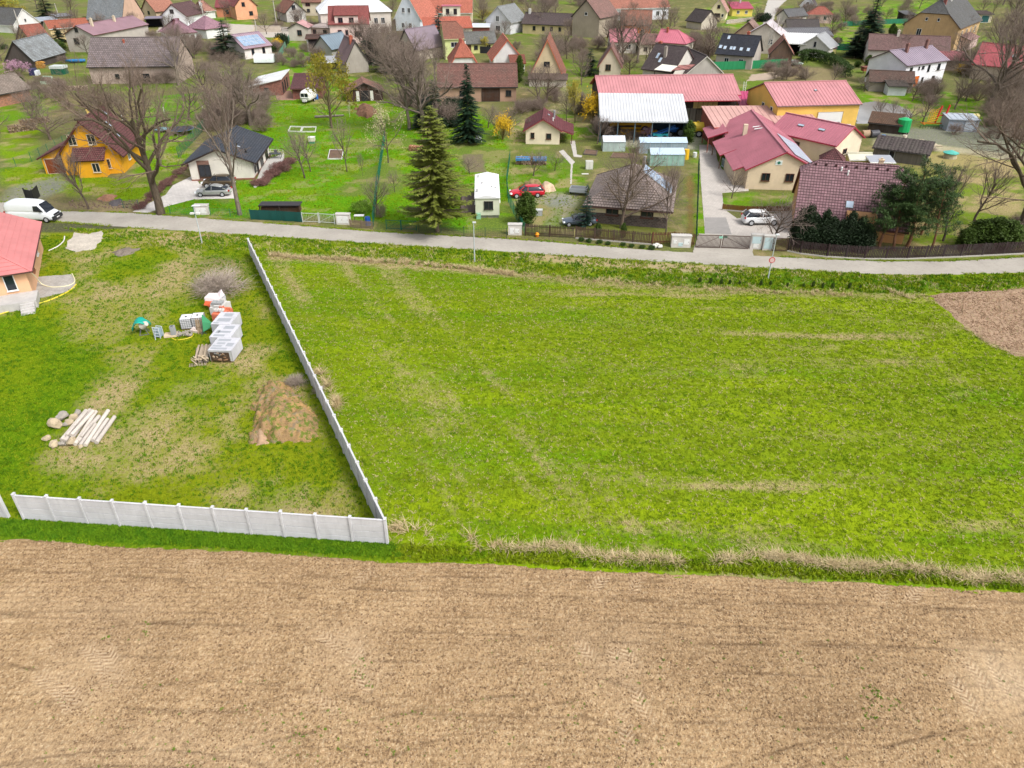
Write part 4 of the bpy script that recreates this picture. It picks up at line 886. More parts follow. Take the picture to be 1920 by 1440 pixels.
m_=MB(); m_.poly(a); b_=[p+Vector((.05,.06,-.03)) for p in a]; m_.poly(b_[::-1])
for i in range(5):m_.poly([a[i],b_[i],b_[(i+1)%5],a[(i+1)%5]])
o=m_.build('tarpaulin',M('paint',(56,140,92))); tag(o,'green tarpaulin hanging down beside the white water tanks','tarpaulin')
m_=MB(); q=G(381,627)
for dx,dy in ((-.35,0),(.35,0),(0,-.35),(0,.35)):m_.bar(q+Vector((dx,dy,.02)),q+Vector((0,0,.3)),.03)
m_.bar(q,q+Vector((0,0,1.5)),.04); o=m_.build('metal_stand',M('paint',(90,100,96))); tag(o,'thin metal stand with crossed feet under the green tarpaulin','stand')
for k in range(7):
    m_=MB(); a=G(369+k*1.8,624+(k%3)*1.2,.03); b=G(366+k*2.2,597+(k%2)*3,1.1); m_.bar(a,b,.07,.03); o=m_.build('plank',M('wood',(176,152,122)))
    tag(o,'brown plank leaning against the white water tank, %s from the left'%['first','second','third','fourth','fifth','sixth','seventh'][k],'plank','planks leaning on the right water tank')
g_=G(271,626); t=empty('cement_mixer',(g_.x,g_.y,0),.3,'cement mixer covered with a teal plastic sheet','cement mixer')
m_=MB()
for x_,y_ in ((-.35,-.3),(.4,-.3),(-.35,.35),(.4,.35)):m_.bar((x_,y_,0),(x_*.3,y_*.3,.9),.05)
m_.bar((-.4,-.3,.05),(.45,-.3,.05),.05); m_.build('stand',M('paint',(120,120,124)),t)
m_=MB(); m_.cyl((.0,0,.85),(.45,-.25,1.12),.38,.22,n=14); m_.build('drum',M('paint',(206,200,190)),t,smooth=False)
V=[]; Fc=[]
for i in range(9):
    for j in range(9):
        a_=math.pi*(i/8); y_=-.5+j*.14; rr=.62+.06*math.sin(i*2.1+j*1.3); V.append((-.15-math.cos(a_)*rr+(.15 if i>6 else 0),y_,max(.08 if i<3 else .35,.62+math.sin(a_)*.78+.05*math.sin(j*2+i))))
for i in range(8):
    for j in range(8):
        if not (i>5 and j<4):Fc.append((i*9+j,i*9+j+1,i*9+j+10,i*9+j+9))
me=np_mesh('cover',V,Fc,M('paint',(20,170,150)), True); c_=link('cover',me,t); sd_m=c_.modifiers.new('s','SOLIDIFY'); sd_m.thickness=.02
g_=G(291,634); t=empty('pallet_truck',(g_.x,g_.y,0),-.2,'grey white metal trolley standing beside the teal covered mixer','trolley')
m_=MB()
for x_ in (0,.55):
    m_.bar((x_,0,0),(x_,0,1.1),.06)
    m_.bar((x_,.5,0),(x_,.5,1.0),.06)
for z_ in (.2,.5,.8,1.08):m_.bar((0,0,z_),(.55,0,z_),.06)
for z_ in (.3,.7,1.0):m_.bar((0,.5,z_),(.55,.5,z_),.05)
m_.bar((.27,-.35,.02),(.27,0,1.1),.04); m_.build('frame',M('paint',(206,214,222)),t); m_=MB(); m_.box(.04,.51,.04,.46,.1,.9); m_.build('box',M('paint',(150,170,184)),t)
g_=G(322,632); t=empty('shaft_block',(g_.x,g_.y,0),.1,'tall grey hollow concrete shaft block standing by the rubble heap','concrete block')
for q in range(5):m_=MB(); m_.box(0,.38,0,.38,0,.2); m_.box(.07,.31,.07,.31,.2,.206,1); m_.build('block',[M('concrete',(176,178,180)),M('paint',(60,60,62))],t,loc=(r_.uniform(-.02,.02),0,q*.205))  # dark square on each solid block top paints the shade of its hollow
m_=MB(); p_=G(308,635); m_.box(0,1.1,0,.75,.05,.12); m_.box(0,1.1,0,.04,.12,.22); m_.box(0,1.1,.71,.75,.12,.22); m_.box(0,.04,.04,.71,.12,.22); m_.box(1.06,1.1,.04,.71,.12,.22)
tag(m_.build('mortar_trough',M('paint',(226,206,176)),loc=p_,rot=(0,0,.25)),'shallow cream mortar trough lying on the grass','trough')
tube('hose',spline([G(322,634,.05),G(330,637,.05),G(345,636,.05),G(358,632,.05),G(364,626,.08)]),.04,HOSE_Y,'short yellow hose curled round the rubble heap','hose')
def rock_mesh(seed,mat,name='stone',n=2,rough=.25,flat=1.0):
    import bmesh
    bm=bmesh.new(); bmesh.ops.create_icosphere(bm,subdivisions=n,radius=.5); rr=random.Random(seed)
    pl=[(Vector((rr.gauss(0,1),rr.gauss(0,1),rr.gauss(0,1))).normalized(),rr.uniform(.28,.46)) for _ in range(9)]
    for v in bm.verts:
        for nn_,dd in pl:
            k=v.co.dot(nn_)-dd
            if k>0:v.co-=nn_*k*.95
        v.co*=1+rr.uniform(-rough,rough)*.25; v.co.z*=flat
    me=bpy.data.meshes.new(name); bm.to_mesh(me); bm.free(); me.materials.append(mat); return me
STONE=M('concrete',(204,186,156),.8); STG=M('concrete',(176,168,158),.8)
m_=[rock_mesh(60+i,STG if i%2 else STONE,'lump',1) for i in range(4)]
VV,FF=[],[]; rr=random.Random(3)
for i in range(70):
    me=m_[i%4]; q=G(rr.uniform(333,360),rr.uniform(624,633)); s_=rr.uniform(.12,.3); z_=rr.uniform(0,.25)*(1-abs(i/70-.5)); b_=len(VV); rz=rr.uniform(0,6)
    for v in me.vertices:x_,y_=v.co.x*math.cos(rz)-v.co.y*math.sin(rz),v.co.x*math.sin(rz)+v.co.y*math.cos(rz); VV.append((q.x+x_*s_,q.y+y_*s_,z_+v.co.z*s_+s_*.3))
    for p in me.polygons:FF.append([b_+k for k in p.vertices])
o=link('rubble',np_mesh('rubble',VV,FF,STG)); tag(o,'small heap of broken grey rubble on the grass',kind='stuff')
m_=MB(); m_.box(0,.8,0,.5,0,.25); m_.box(.1,.5,.1,.45,.25,.38); o=m_.build('cement_sack',M('paint',(236,220,212)),loc=G(357,623),rot=(0,0,-.3)); bv=o.modifiers.new('b','BEVEL'); bv.width=.09; bv.segments=3
tag(o,'pale cement sacks lying at the right end of the rubble heap','sack')
POST=M('concrete',(214,204,194),.82)
logs=[((117,828),(163,773),.15),((122,830),(170,772),.15),((131,832),(174,773),.14),((142,836),(181,775),.15),((147,831),(187,784),.16),((151,838),(180,798),.13),((161,838),(204,773),.15),((175,829),(203,789),.14),((182,833),(216,785),.15),((137,824),(178,779),.14),((155,826),(176,800),.1),((128,824),(166,778),.12)]
pos_=['first from the left','second from the left','third from the left','fourth from the left','fifth, lighter and smooth','short broken one in the middle','long dark edged one right of the middle','third from the right lying apart','rightmost of all','upper layer, left','upper layer, short','upper layer, thin']
for k,(a,b,rr_) in enumerate(logs):
    z_=rr_ if k<9 else rr_+.26; p0,p1=G(*a),G(*b); p0.z=z_; p1.z=z_+.02; m_=MB(); n_=9
    for i in range(3):m_.cyl(p0.lerp(p1,i/3),p0.lerp(p1,(i+1)/3),rr_*(1-.04*(i%2)),rr_*(1-.04*((i+1)%2)),n=n_,caps=(i in (0,2)))
    tag(m_.build('concrete_post',POST if k%3 else M('concrete',(226,216,204),.84),smooth=False),'whitish round post lying on the lawn, '+pos_[k],'post','round posts stacked on the lawn')
BO=[((106,800),1.15,'largest cream boulder, left of the post pile'),((118,786),1.0,'grey tan block boulder above the largest one'),((131,795),.75,'rounded boulder between block boulder and posts'),((139,786),.7,'pale boulder touching the top left of the posts'),((147,779),.75,'grey boulder at the top of the post pile'),((88,825),.65,'small lone boulder farthest left'),((104,836),.8,'flat boulder in front of the posts, left'),((118,835),.6,'small boulder in front of the posts, second'),((136,833),.85,'tan boulder in front of the posts, third'),((152,840),.4,'little stone in front of the posts'),((124,798),.5,'little boulder squeezed behind the largest one')]
for k,(p_,s_,lb) in enumerate(BO):
    q=G(*p_); o=link('boulder',rock_mesh(20+k,STONE if k%3!=1 else STG,'boulder',3,.3,.8), None,(q.x,q.y,s_*.28),(0,0,k*1.3),(s_,s_*.85,s_)); tag(o,lb,'boulder')
def mound(name,label,cat,poly_px,hgt,mat,rough=.2,seed=1,res=.12,peak=1.6,kind=None):
    P=GP(*poly_px); x0,x1=min(p.x for p in P)-.4,max(p.x for p in P)+.4; y0,y1=min(p.y for p in P)-.4,max(p.y for p in P)+.4
    XX,YY=np.meshgrid(np.arange(x0,x1,res),np.arange(y0,y1,res)); ins_=inside(XX,YY,[(p.x,p.y) for p in P]); d_=seg_dist(XX,YY,P)
    d_=np.where(ins_,d_,-d_)+(fbm(XX*1.1,YY*1.1,seed+9)-.5)*min(1.6,d_.max()); mx=max(d_.max(),.1); z_=np.where(d_>0,hgt*(1-(1-np.clip(d_/mx,0,1))**peak),d_*.8)+(fbm(XX*1.6,YY*1.6,seed)-.5)*rough*2*np.clip(d_/mx*3+.3,0,1)+(vn(XX*5,YY*5,seed+3)-.5)*rough*.5
    ii=np.arange(XX.size).reshape(XX.shape); Fq=np.stack([ii[:-1,:-1],ii[:-1,1:],ii[1:,1:],ii[1:,:-1]],-1).reshape(-1,4)
    o=link(name,np_mesh(name,np.stack([XX,YY,np.maximum(z_,-.25)],-1).reshape(-1,3),Fq,mat, True)); return tag(o,label,cat, None,kind)
n=N('mound_soil'); p=n.pos(); f1=n.noise(p,.6,4); f2=n.noise(p,2.6,4,.7); f3=n.noise(p,12.0,3,.7)
q=n.mix(n.rng(f1,.35,.65),S(196,158,104),S(166,138,106)); q=n.mix(n.rng(f3,.5,.7,0,.7),q,S(120,88,56)); q=n.mix(n.rng(f2,.5,.58,0,.85),q,S(98,128,32)); q=n.mix(n.rng(n.noise(p,1.7,3),.56,.66,0,.7),q,S(150,138,116)); n.col(q); n.bump(f3,.15,.8)
mound('soil_mound','heap of orange brown soil with weeds beside the long concrete fence','soil heap',[(478,735),(500,716),(535,714),(560,735),(600,790),(600,826),(560,832),(500,828),(470,830),(474,790)],1.35,n.m,.5,5,peak=1.7)
mound('soil_mound','low grey ash heap on the lawn near the road','soil heap',[(213,473),(235,465),(262,467),(252,476),(225,484)],.4,M('earth',(140,128,116)),.1,6)
mound('soil_mound','pale lump of dried clods at the foot of the orange heap','soil heap',[(474,815),(498,808),(504,832),(480,836)],.5,M('earth',(192,160,130)),.12,7)
mound('sand_heap','pale sand heap beside the red car','sand heap',[(1010,358),(1020,348),(1036,350),(1046,358),(1028,361)],1.0,M('earth',(222,196,166)),.05,8)
mound('hay_heap','brownish hay heap behind the red car','hay heap',[(980,349),(996,341),(1013,345),(1016,350),(998,352)],.9,M('earth',(156,138,96)),.15,9)
mound('compost_heap','compost heap with an orange patch near the dark timber hut','compost heap',[(667,205),(680,199),(700,203),(708,212),(690,222),(672,218)],1.3,M('earth',(132,98,78)),.25,10)
# ================================================================ GROUND COVER (uncountable)
RS=np.random.RandomState(4)
def blades(name,nb,h,spread,lean,wd,mat,seed):
    r_=random.Random(seed); m_=MB()
    for i in range(nb):
        a_=r_.uniform(0,6.28); x,y=r_.uniform(-spread,spread),r_.uniform(-spread,spread); hh=h*r_.uniform(.6,1.1); l=lean*r_.uniform(.3,1.2)
        dx,dy=math.cos(a_),math.sin(a_); w_=wd*r_.uniform(.7,1.3); px_,py_=-dy*w_,dx*w_
        mid_=(x+dx*l*.35,y+dy*l*.35,hh*.65); tip=(x+dx*l,y+dy*l,hh)
        m_.poly([(x-px_,y-py_,-.02),(x+px_,y+py_,-.02),(mid_[0]+px_*.8,mid_[1]+py_*.8,mid_[2]),(mid_[0]-px_*.8,mid_[1]-py_*.8,mid_[2])])
        m_.poly([(mid_[0]-px_*.8,mid_[1]-py_*.8,mid_[2]),(mid_[0]+px_*.8,mid_[1]+py_*.8,mid_[2]),tip])
    return m_.mesh(name,mat)
def grassmat(name,cols,sc=1.5):
    n=N(name); p=n.pos(); a=n.noise(p,sc,3); b=n.noise(p,.25,3); q=n.mix(n.rng(a,.38,.62),cols[0],cols[1]); n.col(n.mix(n.rng(b,.4,.6,0,.7),q,cols[2])); n.rgh(.7,.1); return n.m
GM1=grassmat('grass_blades',(S(148,166,30),S(102,140,12),S(136,150,26)))
GM2=grassmat('grass_blades_dark',(S(104,142,22),S(74,118,18),S(94,132,20)))
GMS=grassmat('straw_blades',(S(214,194,152),S(176,152,110),S(196,178,136)))
def in_poly_pts(px_poly,n_):
    P=[(p.x,p.y) for p in GP(*px_poly)]; x0,x1=min(p[0] for p in P),max(p[0] for p in P); y0,y1=min(p[1] for p in P),max(p[1] for p in P)
    x=RS.uniform(x0,x1,n_*3); y=RS.uniform(y0,y1,n_*3); k=inside(x,y,P); return x[k][:n_],y[k][:n_]
def on_ground(x,y): return np.stack([x,y,samp(relief,x,y)],-1)
def grassy(name,poly,count,mesh,s0,s1,want,seed,label):
    x,y=in_poly_pts(poly,count); d_=samp(dry,x,y); k=(RS.uniform(0,1,len(x))<want(d_,x,y))&(y>fedge(x)-.05); x,y=x[k],y[k]
    for sp in SHEETS:k2=~inside(x,y,sp); x,y=x[k2],y[k2]
    return scatter(name,on_ground(x,y),RS.uniform(s0,s1,len(x)),mesh,label=label,seed=seed)
MEA=[(470,470),(1000,520),(1500,548),(1740,553),(1800,610),(1925,672),(2150,760),(2300,1130),(1500,1084),(1100,1065),(735,1048),(727,1000)]
PLOT=[(-60,470),(60,440),(460,452),(700,965),(727,1048),(-60,1002)]
clump= lambda x,y:np.clip((fbm(x*2.2,y*3.2,300)-.36)*4,.25,1)
grassy('grass',MEA,200000,blades('tuft',5,.11,.08,.06,.018,GM1,1),.5,1.1, lambda d_,x,y:(1-d_*.75)*clump(x,y),1,'fresh bright green grass of the big meadow')
grassy('grass',MEA,60000,blades('tuft',5,.12,.08,.06,.018,GM2,2),.5,1.1, lambda d_,x,y:(1-d_*.8)*np.clip((fbm(x*.3,(y+.05*x)*2.6,310)-.47)*5,0,.8),2,'darker green tufts scattered over the big meadow')
grassy('dry_grass',MEA,60000,blades('tuft',4,.09,.1,.14,.016,GMS,3),.6,1.3, lambda d_,x,y:.02+d_*.75,3,'dead pale grass lying in streaks on the meadow')
grassy('grass',PLOT,70000,blades('tuft',5,.10,.08,.06,.02,GM1,4),.6,1.2, lambda d_,x,y:(1-d_*.85)*clump(x,y),4,'short yellow green grass on the fenced building plot')
grassy('grass',PLOT,40000,blades('tuft',6,.11,.08,.06,.022,GM2,5),.6,1.5, lambda d_,x,y:.12+(1-d_)*np.clip((fbm(x*1.6,y*1.6,320)-.52)*8,0,1),5,'dark green tufts dotted over the fenced building plot')
VERGE=[(120,428),(480,443),(772,463),(960,475),(1383,503),(1700,518),(1920,514),(2100,505),(2100,540),(1700,552),(1300,540),(960,514),(500,474),(240,460)]
grassy('verge_grass',VERGE,9000,blades('tuft',6,.24,.12,.1,.03,GM2,6),.5,1.4, lambda d_,x,y:(1-d_*.6)*np.clip((fbm(x*.7,y*.7,330)-.4)*5,.1,1),6,'rank green grass of the road verge')
grassy('verge_grass',VERGE,22000,blades('tuft',6,.2,.12,.1,.03,GM1,66),.5,1.3, lambda d_,x,y:(1-d_*.6)*np.clip((fbm(x*.7,y*.7,331)-.36)*5,.1,1),66,'lighter green grass of the road verge')
grassy('dry_grass',VERGE,9000,blades('tuft',5,.14,.12,.2,.02,GMS,67),.6,1.4, lambda d_,x,y:np.clip((fbm(x*.9,y*.9,332)-.45)*5,0,1),67,'dead grass mixed into the road verge')
grassy('verge_grass',[(20,975),(740,1020),(760,1045),(500,1030),(250,1018),(0,1003),(-60,998),(-60,975)],9000,blades('tuft',7,.16,.12,.1,.03,GM2,7),.5,1.2, lambda d_,x,y:np.full(x.shape,1.0),7,'dark lush grass strip between concrete fence and ploughed field')
grassy('verge_grass',[(735,1020),(1100,1038),(1920,1080),(2200,1110),(2200,1130),(1920,1108),(1300,1073),(900,1054),(735,1050)],7000,blades('tuft',7,.18,.12,.1,.03,GM1,8),.5,1.3, lambda d_,x,y:np.full(x.shape,.7),8,'green grass edge between meadow and ploughed field')
GARD=[(-300,340),(270,300),(520,170),(980,170),(1100,250),(1300,300),(1310,470),(960,440),(500,415),(100,392),(-300,350)]
grassy('garden_grass',GARD,90000,blades('tuft',5,.16,.14,.08,.035,GM1,9),.6,1.2, lambda d_,x,y:np.clip(samp(tint,x,y)[:,1]*6-1.1,0,.8)*clump(x,y),9,'green lawn grass of the gardens beyond the road')
def straw_belt(pts,wdt,cnt,size,seed,label,ln=.75):
    P=GP(*pts); out=[]
    segs_=[(P[i],P[i+1],(P[i+1]-P[i]).length) for i in range(len(P)-1)]; tot=sum(s_[2] for s_ in segs_); r_=random.Random(seed)
    for i in range(cnt):
        d_=r_.uniform(0,tot)
        for a,b,l in segs_:
            if d_<=l: break
            d_-=l
        q=a.lerp(b,d_/l);
        v_=vn(np.array([q.x*.55]),np.array([q.y*.55]),seed)[0]
        if v_*.6+r_.random()*.4<.3: continue
        out.append((q.x+r_.gauss(0,wdt*.3),q.y+r_.gauss(0,wdt*.75)+math.sin(q.x*.9)*.12,-.08*r_.random()))
    me=blades('straw_tuft',13,.42,.16,ln*1.15,.018,GMS,seed); return scatter('dry_grass',np.array(out),RS.uniform(size*.6,size*1.2,len(out)),me,label=label,seed=seed)
straw_belt([(920,1022),(960,1030),(1060,1028),(1130,1042),(1190,1048),(1280,1056)],.22,270,.85,21,'long pale dead grass along the field edge, left part')
straw_belt([(1330,1048),(1420,1042),(1500,1052),(1560,1058),(1700,1070),(1820,1080),(1920,1088),(2100,1106)],.24,420,.85,22,'long pale dead grass along the field edge, right part')
straw_belt([(505,478),(560,484),(640,486),(700,490),(800,496),(880,506),(915,508),(960,514)],.3,520,1.0,23,'pale dead grass belt along the upper meadow edge',.35)
straw_belt([(960,514),(1100,524),(1300,540),(1450,548),(1600,552)],.4,260,.8,24,'thin dead grass belt along the ditch above the meadow',.4)
straw_belt([(590,690),(605,705),(625,745),(632,770)],.3,60,1.1,25,'dead grass tussocks leaning on the outer side of the long fence')
straw_belt([(740,990),(770,1000),(830,1010),(900,1016)],.5,22,1.0,26,'dead grass tussocks near the corner of the concrete fences')
straw_belt([(1800,610),(1870,655),(1925,672)],.25,70,.6,27,'pale dead grass along the brown soil corner')
straw_belt([(1660,545),(1700,556),(1740,556)],.4,30,.9,28,'dead tussocks near the brown soil corner')
straw_belt([(380,440),(480,455)],.4,40,.6,29,'dead grass by the foot of the lamp post near the fence')
def clods(cnt,s0,s1,mat,seed,label,keepf=None):
    y=RS.uniform(11.5,34,cnt); x=RS.uniform(-1,1,cnt)*(y*.72+6); k=y<fedge(x)-.2
    if keepf is not None:k&=keepf(x,y)
    x,y=x[k],y[k]; i=np.clip(((x+46)/.11).astype(int),0,len(fx_)-1); j=np.clip(((y-9)/.09).astype(int),0,len(fy_)-1)
    return scatter('soil_clods',np.stack([x,y,zf[j,i]],-1),s0+(s1-s0)*RS.power(.35,len(x)),rock_mesh(seed,mat,'clod',1,.6,.7),flat=False,seed=seed,label=label)
CL1=M('earth',(198,170,136),.84); CL2=M('earth',(140,112,84),.8)
clods(50000,.03,.12,CL1,71,'light dry soil clods covering the ploughed field')
clods(40000,.03,.15,CL2,72,'darker soil clods in the furrows of the ploughed field', lambda x,y:fbm(x*.6,y*1.2,400)>.44)
gx_,gy_=[],[]
for l in LINES[2:6]+[LINES[7],LINES[9],LINES[10]]:
    P=GP(*l)
    for i in range(len(P)-1):
        m0=int((P[i+1]-P[i]).length*2.2); t_=RS.uniform(0,1,m0); gx_+=list(P[i].x+(P[i+1].x-P[i].x)*t_+RS.normal(0,.25,m0)); gy_+=list(P[i].y+(P[i+1].y-P[i].y)*t_+RS.normal(0,.15,m0))
for pl,c_ in (([(200,1165),(290,1165),(280,1205),(190,1200)],60),([(1580,1290),(1660,1280),(1700,1330),(1600,1360)],90),([(1000,1330),(1100,1310),(1080,1400),(1000,1400)],30),([(640,1230),(700,1230),(700,1290),(650,1290)],40),([(100,1330),(900,1330),(900,1440),(60,1440)],260),([(900,1200),(1900,1200),(1900,1440),(900,1440)],300)):
    x_,y_=in_poly_pts(pl,c_); gx_+=list(x_); gy_+=list(y_)
gx_,gy_=np.array(gx_),np.array(gy_); k_=fbm(gx_*.8,gy_*.8,55)>.42; gx_,gy_=gx_[k_],gy_[k_]
for pts_,sd_ in ((up,81),(lo,82)):
    P=GP(*pts_); o_=[]
    for i in range(len(P)-1):
        m0=int((P[i+1]-P[i]).length*16) if abs(P[i].x)<120 else 0; t_=RS.uniform(0,1,m0)
        ox=P[i].x+(P[i+1].x-P[i].x)*t_; oy=P[i].y+(P[i+1].y-P[i].y)*t_+RS.normal(0,.16,m0)+(.1 if sd_==81 else -.1); k_=(vn(ox*.8,oy*.8,44)>.35)&~((ox>20)&(ox<30)&(sd_==81)); o_+=list(zip(ox[k_],oy[k_],ox[k_]*0+.01))
    scatter('verge_grass',np.array(o_),RS.uniform(.5,1.1,len(o_)),blades('tuft',6,.16,.13,.12,.03,GM1,sd_),label='grass creeping over the road edge, %s side'%('far' if sd_==81 else 'near'),seed=sd_)
x_,y_=in_poly_pts([(1745,556),(1925,540),(2100,560),(2100,700),(1925,668),(1870,650),(1810,608)],5000)
scatter('soil_clods',np.stack([x_,y_,x_*0+.08],-1),RS.uniform(.08,.22,len(x_)),rock_mesh(73,M('earth',(176,146,118),.85),'clod',1,.6,.7),flat=False,seed=73,label='brown clods on the ploughed corner at the right edge')
scatter('weeds',np.stack([gx_,gy_,gx_*0+.03],-1),RS.uniform(.25,.75,len(gx_)),blades('weed',9,.08,.09,.1,.03,GM2,31),label='small green weeds sprouting in the ploughed field',seed=31)
# ================================================================ VILLAGE BUILDINGS
def _ds(r,g,b,t=.28):m=(r+g+b)/3; return tuple(round(x*(1-t)+m*t) for x in (r,g,b))
def T(r_1,g,b,**k): return M("tile",_ds(r_1,g,b),**k)
def P(r,g,b,**k): return M('plaster',(r,g,b),**k)
def R_(r_1,g,b,**k): return M("metalroof",_ds(r_1,g,b,.08),**k)
def W(r,g,b): return M('wood',(r,g,b))
def Pt(r,g,b): return M('paint',(r,g,b))
BRF=Pt(96,60,48); DKF=Pt(60,56,54); WHF=Pt(236,236,232); TERRA=M('brick',(188,96,70)); CHW=M('plaster',(222,206,180)); STEEL=Pt(150,152,154)
DKWOOD=W(70,60,54); GREYWOOD=W(120,114,106)
# ---- yellow house
yw=P(238,172,40,dirt=.15); ymar=T(124,66,66,age=.15)
yh=house('yellow_house','bright yellow gabled house with maroon tiled roof behind the great bare tree','house',(112,285),(221,281),D=9.3,e=3.4,ridge='y',ay=226,ov=.75,og=.7,wall=yw,roof=ymar,trim=Pt(92,48,44),step=.34,
  wins=[('f',.27,5.0,.95,1.35,CHW),('f',.6,5.0,.95,1.35,CHW),('f',.74,1.5,1.0,1.25,CHW),('r',.4,1.7,.9,1.2),('f',.43,1.3,.8,1.3,CHW)],
  chim=[('b',.33,.82,.5,1.0,P(236,206,120))],sky=[('f',.55,.62,.75,1.3),('f',.4,.62,.75,1.3),('f',.48,.4,.75,1.2),('f',.8,.85,.75,1.0)])
def annex(h,x0,x1,y0,y1,e,r,mat,roof,trim,name='annex',high='y',style='tile',ov=.3,step=.34,door=None,posts=False):
    """lean-to part of a house in the house's own frame; high side at y1 ('y'), x1 ('x'), x0 ('-x')"""
    m_=MB()
    if high=='y':zz={(x0,y0):e,(x1,y0):e,(x1,y1):r,(x0,y1):r}; ea,eb,ec,ed=(x0-ov,y0-ov),(x1+ov,y0-ov),(x1+ov,y1),(x0-ov,y1)
    elif high=='x':zz={(x0,y0):e,(x1,y0):r,(x1,y1):r,(x0,y1):e}; ea,eb,ec,ed=(x0-ov,y1+ov),(x0-ov,y0-ov),(x1,y0-ov),(x1,y1+ov)
    else:zz={(x0,y0):r,(x1,y0):e,(x1,y1):e,(x0,y1):r}; ea,eb,ec,ed=(x1+ov,y0-ov),(x1+ov,y1+ov),(x0,y1+ov),(x0,y0-ov)
    c4=[(x0,y0),(x1,y0),(x1,y1),(x0,y1)]
    if posts:
        for (a,b) in c4:m_.box(a-.07,a+.07,b-.07,b+.07,-.05,zz[(a,b)]-.1)
    else:
        for i in range(4):
            a,b=c4[i],c4[(i+1)%4]; L=math.dist(a,b); m_.poly([(*a,-.1),(*b,-.1),(*b,zz[b]-.05),(*a,zz[a]-.05)],0,[(0,0),(L,0),(L,zz[b]),(0,zz[a])])
    w_=m_.build('post' if posts else 'wall',mat,h.t)
    if posts:w_['kind']='stuff'
    run=(y1-y0) if high=='y' else (x1-x0); sl=(r-e)/run; s_=Slope([(*ea,e-ov*sl+.02),(*eb,e-ov*sl+.02),(*ec,r+.02),(*ed,r+.02)]); m_=MB(); s_.build(m_,style,step,.14); o=m_.build('annex_roof',[roof,trim],h.t)
    return s_,o
annex(yh,-3.3,.0,1.2,7.5,2.5,4.0,yw,ymar,Pt(92,48,44),high='x',ov=.5)
annex(yh,2.2,6.0,-1.6,0,2.7,3.9,yw,ymar,Pt(92,48,44),ov=.35)
fr,pn=win_mesh(2.5,2.1,CHW,M('wood',(150,74,34))); o=link('door',fr,yh.t,(-1.7,1.2,1.1)); link('door_leaf',pn,o)
fr,pn=win_mesh(.9,1.2,CHW); o=link('window',fr,yh.t,(4.9,-1.6,1.4)); link('pane',pn,o)
# ---- white bungalow
dark_roof=T(72,78,92,age=.2)
wb=house('white_bungalow','white modern bungalow with dark slate coloured gable roof behind two parked cars','house',(352,303),(470,300),D=12.5,e=2.8,ridge='y',ay=278,ov=.8,og=.6,wall=P(240,234,222,dirt=.1),roof=dark_roof,trim=Pt(64,52,48),step=.36,frame=DKF,
  wins=[('r',.25,1.2,.9,2.0),('r',.5,1.2,1.6,2.0),('r',.8,1.2,1.6,2.0),('r',.12,1.5,.8,1.4)],sky=[('f',.3,.6,.5,.5)],chim=[('f',.2,.35,.12,.5,Pt(30,34,40),1)],plinth=(.25,Pt(150,100,84)))
box_on(wb,'f',2.0,1.45,1.7,2.9,.06,'stone_cladding',M('brick',(150,106,86),w=.35,h=.09)); fr,pn=win_mesh(1.5,1.5,DKF); o=link('window',fr,wb.t,(2.1,-.08,1.5)); link('pane',pn,o)
# ---- small maroon-roofed house with open porch
ms=house('garden_house','small cream garden house with maroon gable roof and open porch','house',(986,241),ang=-4,L=5.6,D=7.2,e=2.5,ridge='y',ay=222,ov=.4,og=.5,wall=P(240,226,198,dirt=.15),roof=T(132,58,66,age=.1),trim=Pt(150,70,74),frame=BRF,
  wins=[('f',.68,1.3,.7,.8,BRF),('f',.2,1.4,.5,.8),('r',.5,1.2,.8,1.8,BRF)],chim=[('f',.6,.45,.16,1.2,STEEL,1),('f',.35,.5,.1,.4,WHF,1)],sky=[('f',.6,.75,.5,.5)])
annex(ms,5.6,7.6,.4,6.8,1.75,2.4,BRF,T(132,58,66,age=.1),Pt(150,70,74),high='-x',posts=True)
# ---- brown hip bungalow
hb=house('hip_bungalow','bungalow with brown hipped tile roof and dark stone base behind the picket fence','house',(1106,377),(1252,388),D=11.5,e=2.7,r=5.9,ov=.7,end0=(0,4.6),end1=(0,4.6),wall=P(232,216,176),roof=T(158,138,130,age=.3,w=.34,h=.42),trim=Pt(84,56,48),step=.42,frame=BRF,
  chim=[('b',.4,.85,.16,1.2,STEEL,1)],sky=[('f',.62,.45,.2,.2),('f',.3,.85,.2,.2)],solar=("e1",.42,.12,3,5,1.1,.9),wins=[('f',.3,1.7,1.4,1.0,BRF),('f',.75,1.7,1.4,1.0,BRF)],plinth=(1.35,M('brick',(96,82,76),w=.4,h=.2)))
# ---- long red shed, white open shed in front, wooden part
REDP=R_(218,146,150,r=.55); MARP=R_(202,120,136,r=.5); SALM=R_(224,172,162,r=.55)
rb_=house('red_roof_hall','long timber farm hall with salmon pink metal roof','barn',(1128,178),(1384,175),D=13,e=5.2,ry=141,pitch=22,ov=.4,og=.5,wall=DKWOOD,roof=REDP,trim=Pt(200,60,76),style='seam',step=.55,rb=None)
annex(rb_,14.2,24.2,-2.6,0,4.6,5.1,DKWOOD,REDP,Pt(200,60,76),style='seam',step=.55,ov=.25,posts=True)
for k in range(9):box_on(rb_,'f',14.6+k*1.15,1.3 if k>2 else 1.6,1.05,2.4,.12,'board_panel',GREYWOOD if k%3 else W(98,88,78))
for k in range(5):box_on(rb_,'f',17.2+k*.9,3.4,.8,1.3,.14,'yellow_panel',Pt(196,172,110))
ws=house('white_open_shed','open machine shed with white corrugated roof in front of the long red hall','shed',(1126,225),(1290,227),D=8.5,e=3.6,r=6.1,mono=True,ov=.3,og=.1,wall=Pt(70,96,120),roof=R_(222,224,228,r=.6),trim=Pt(170,176,176),style='corr',step=.5,open_front=True)
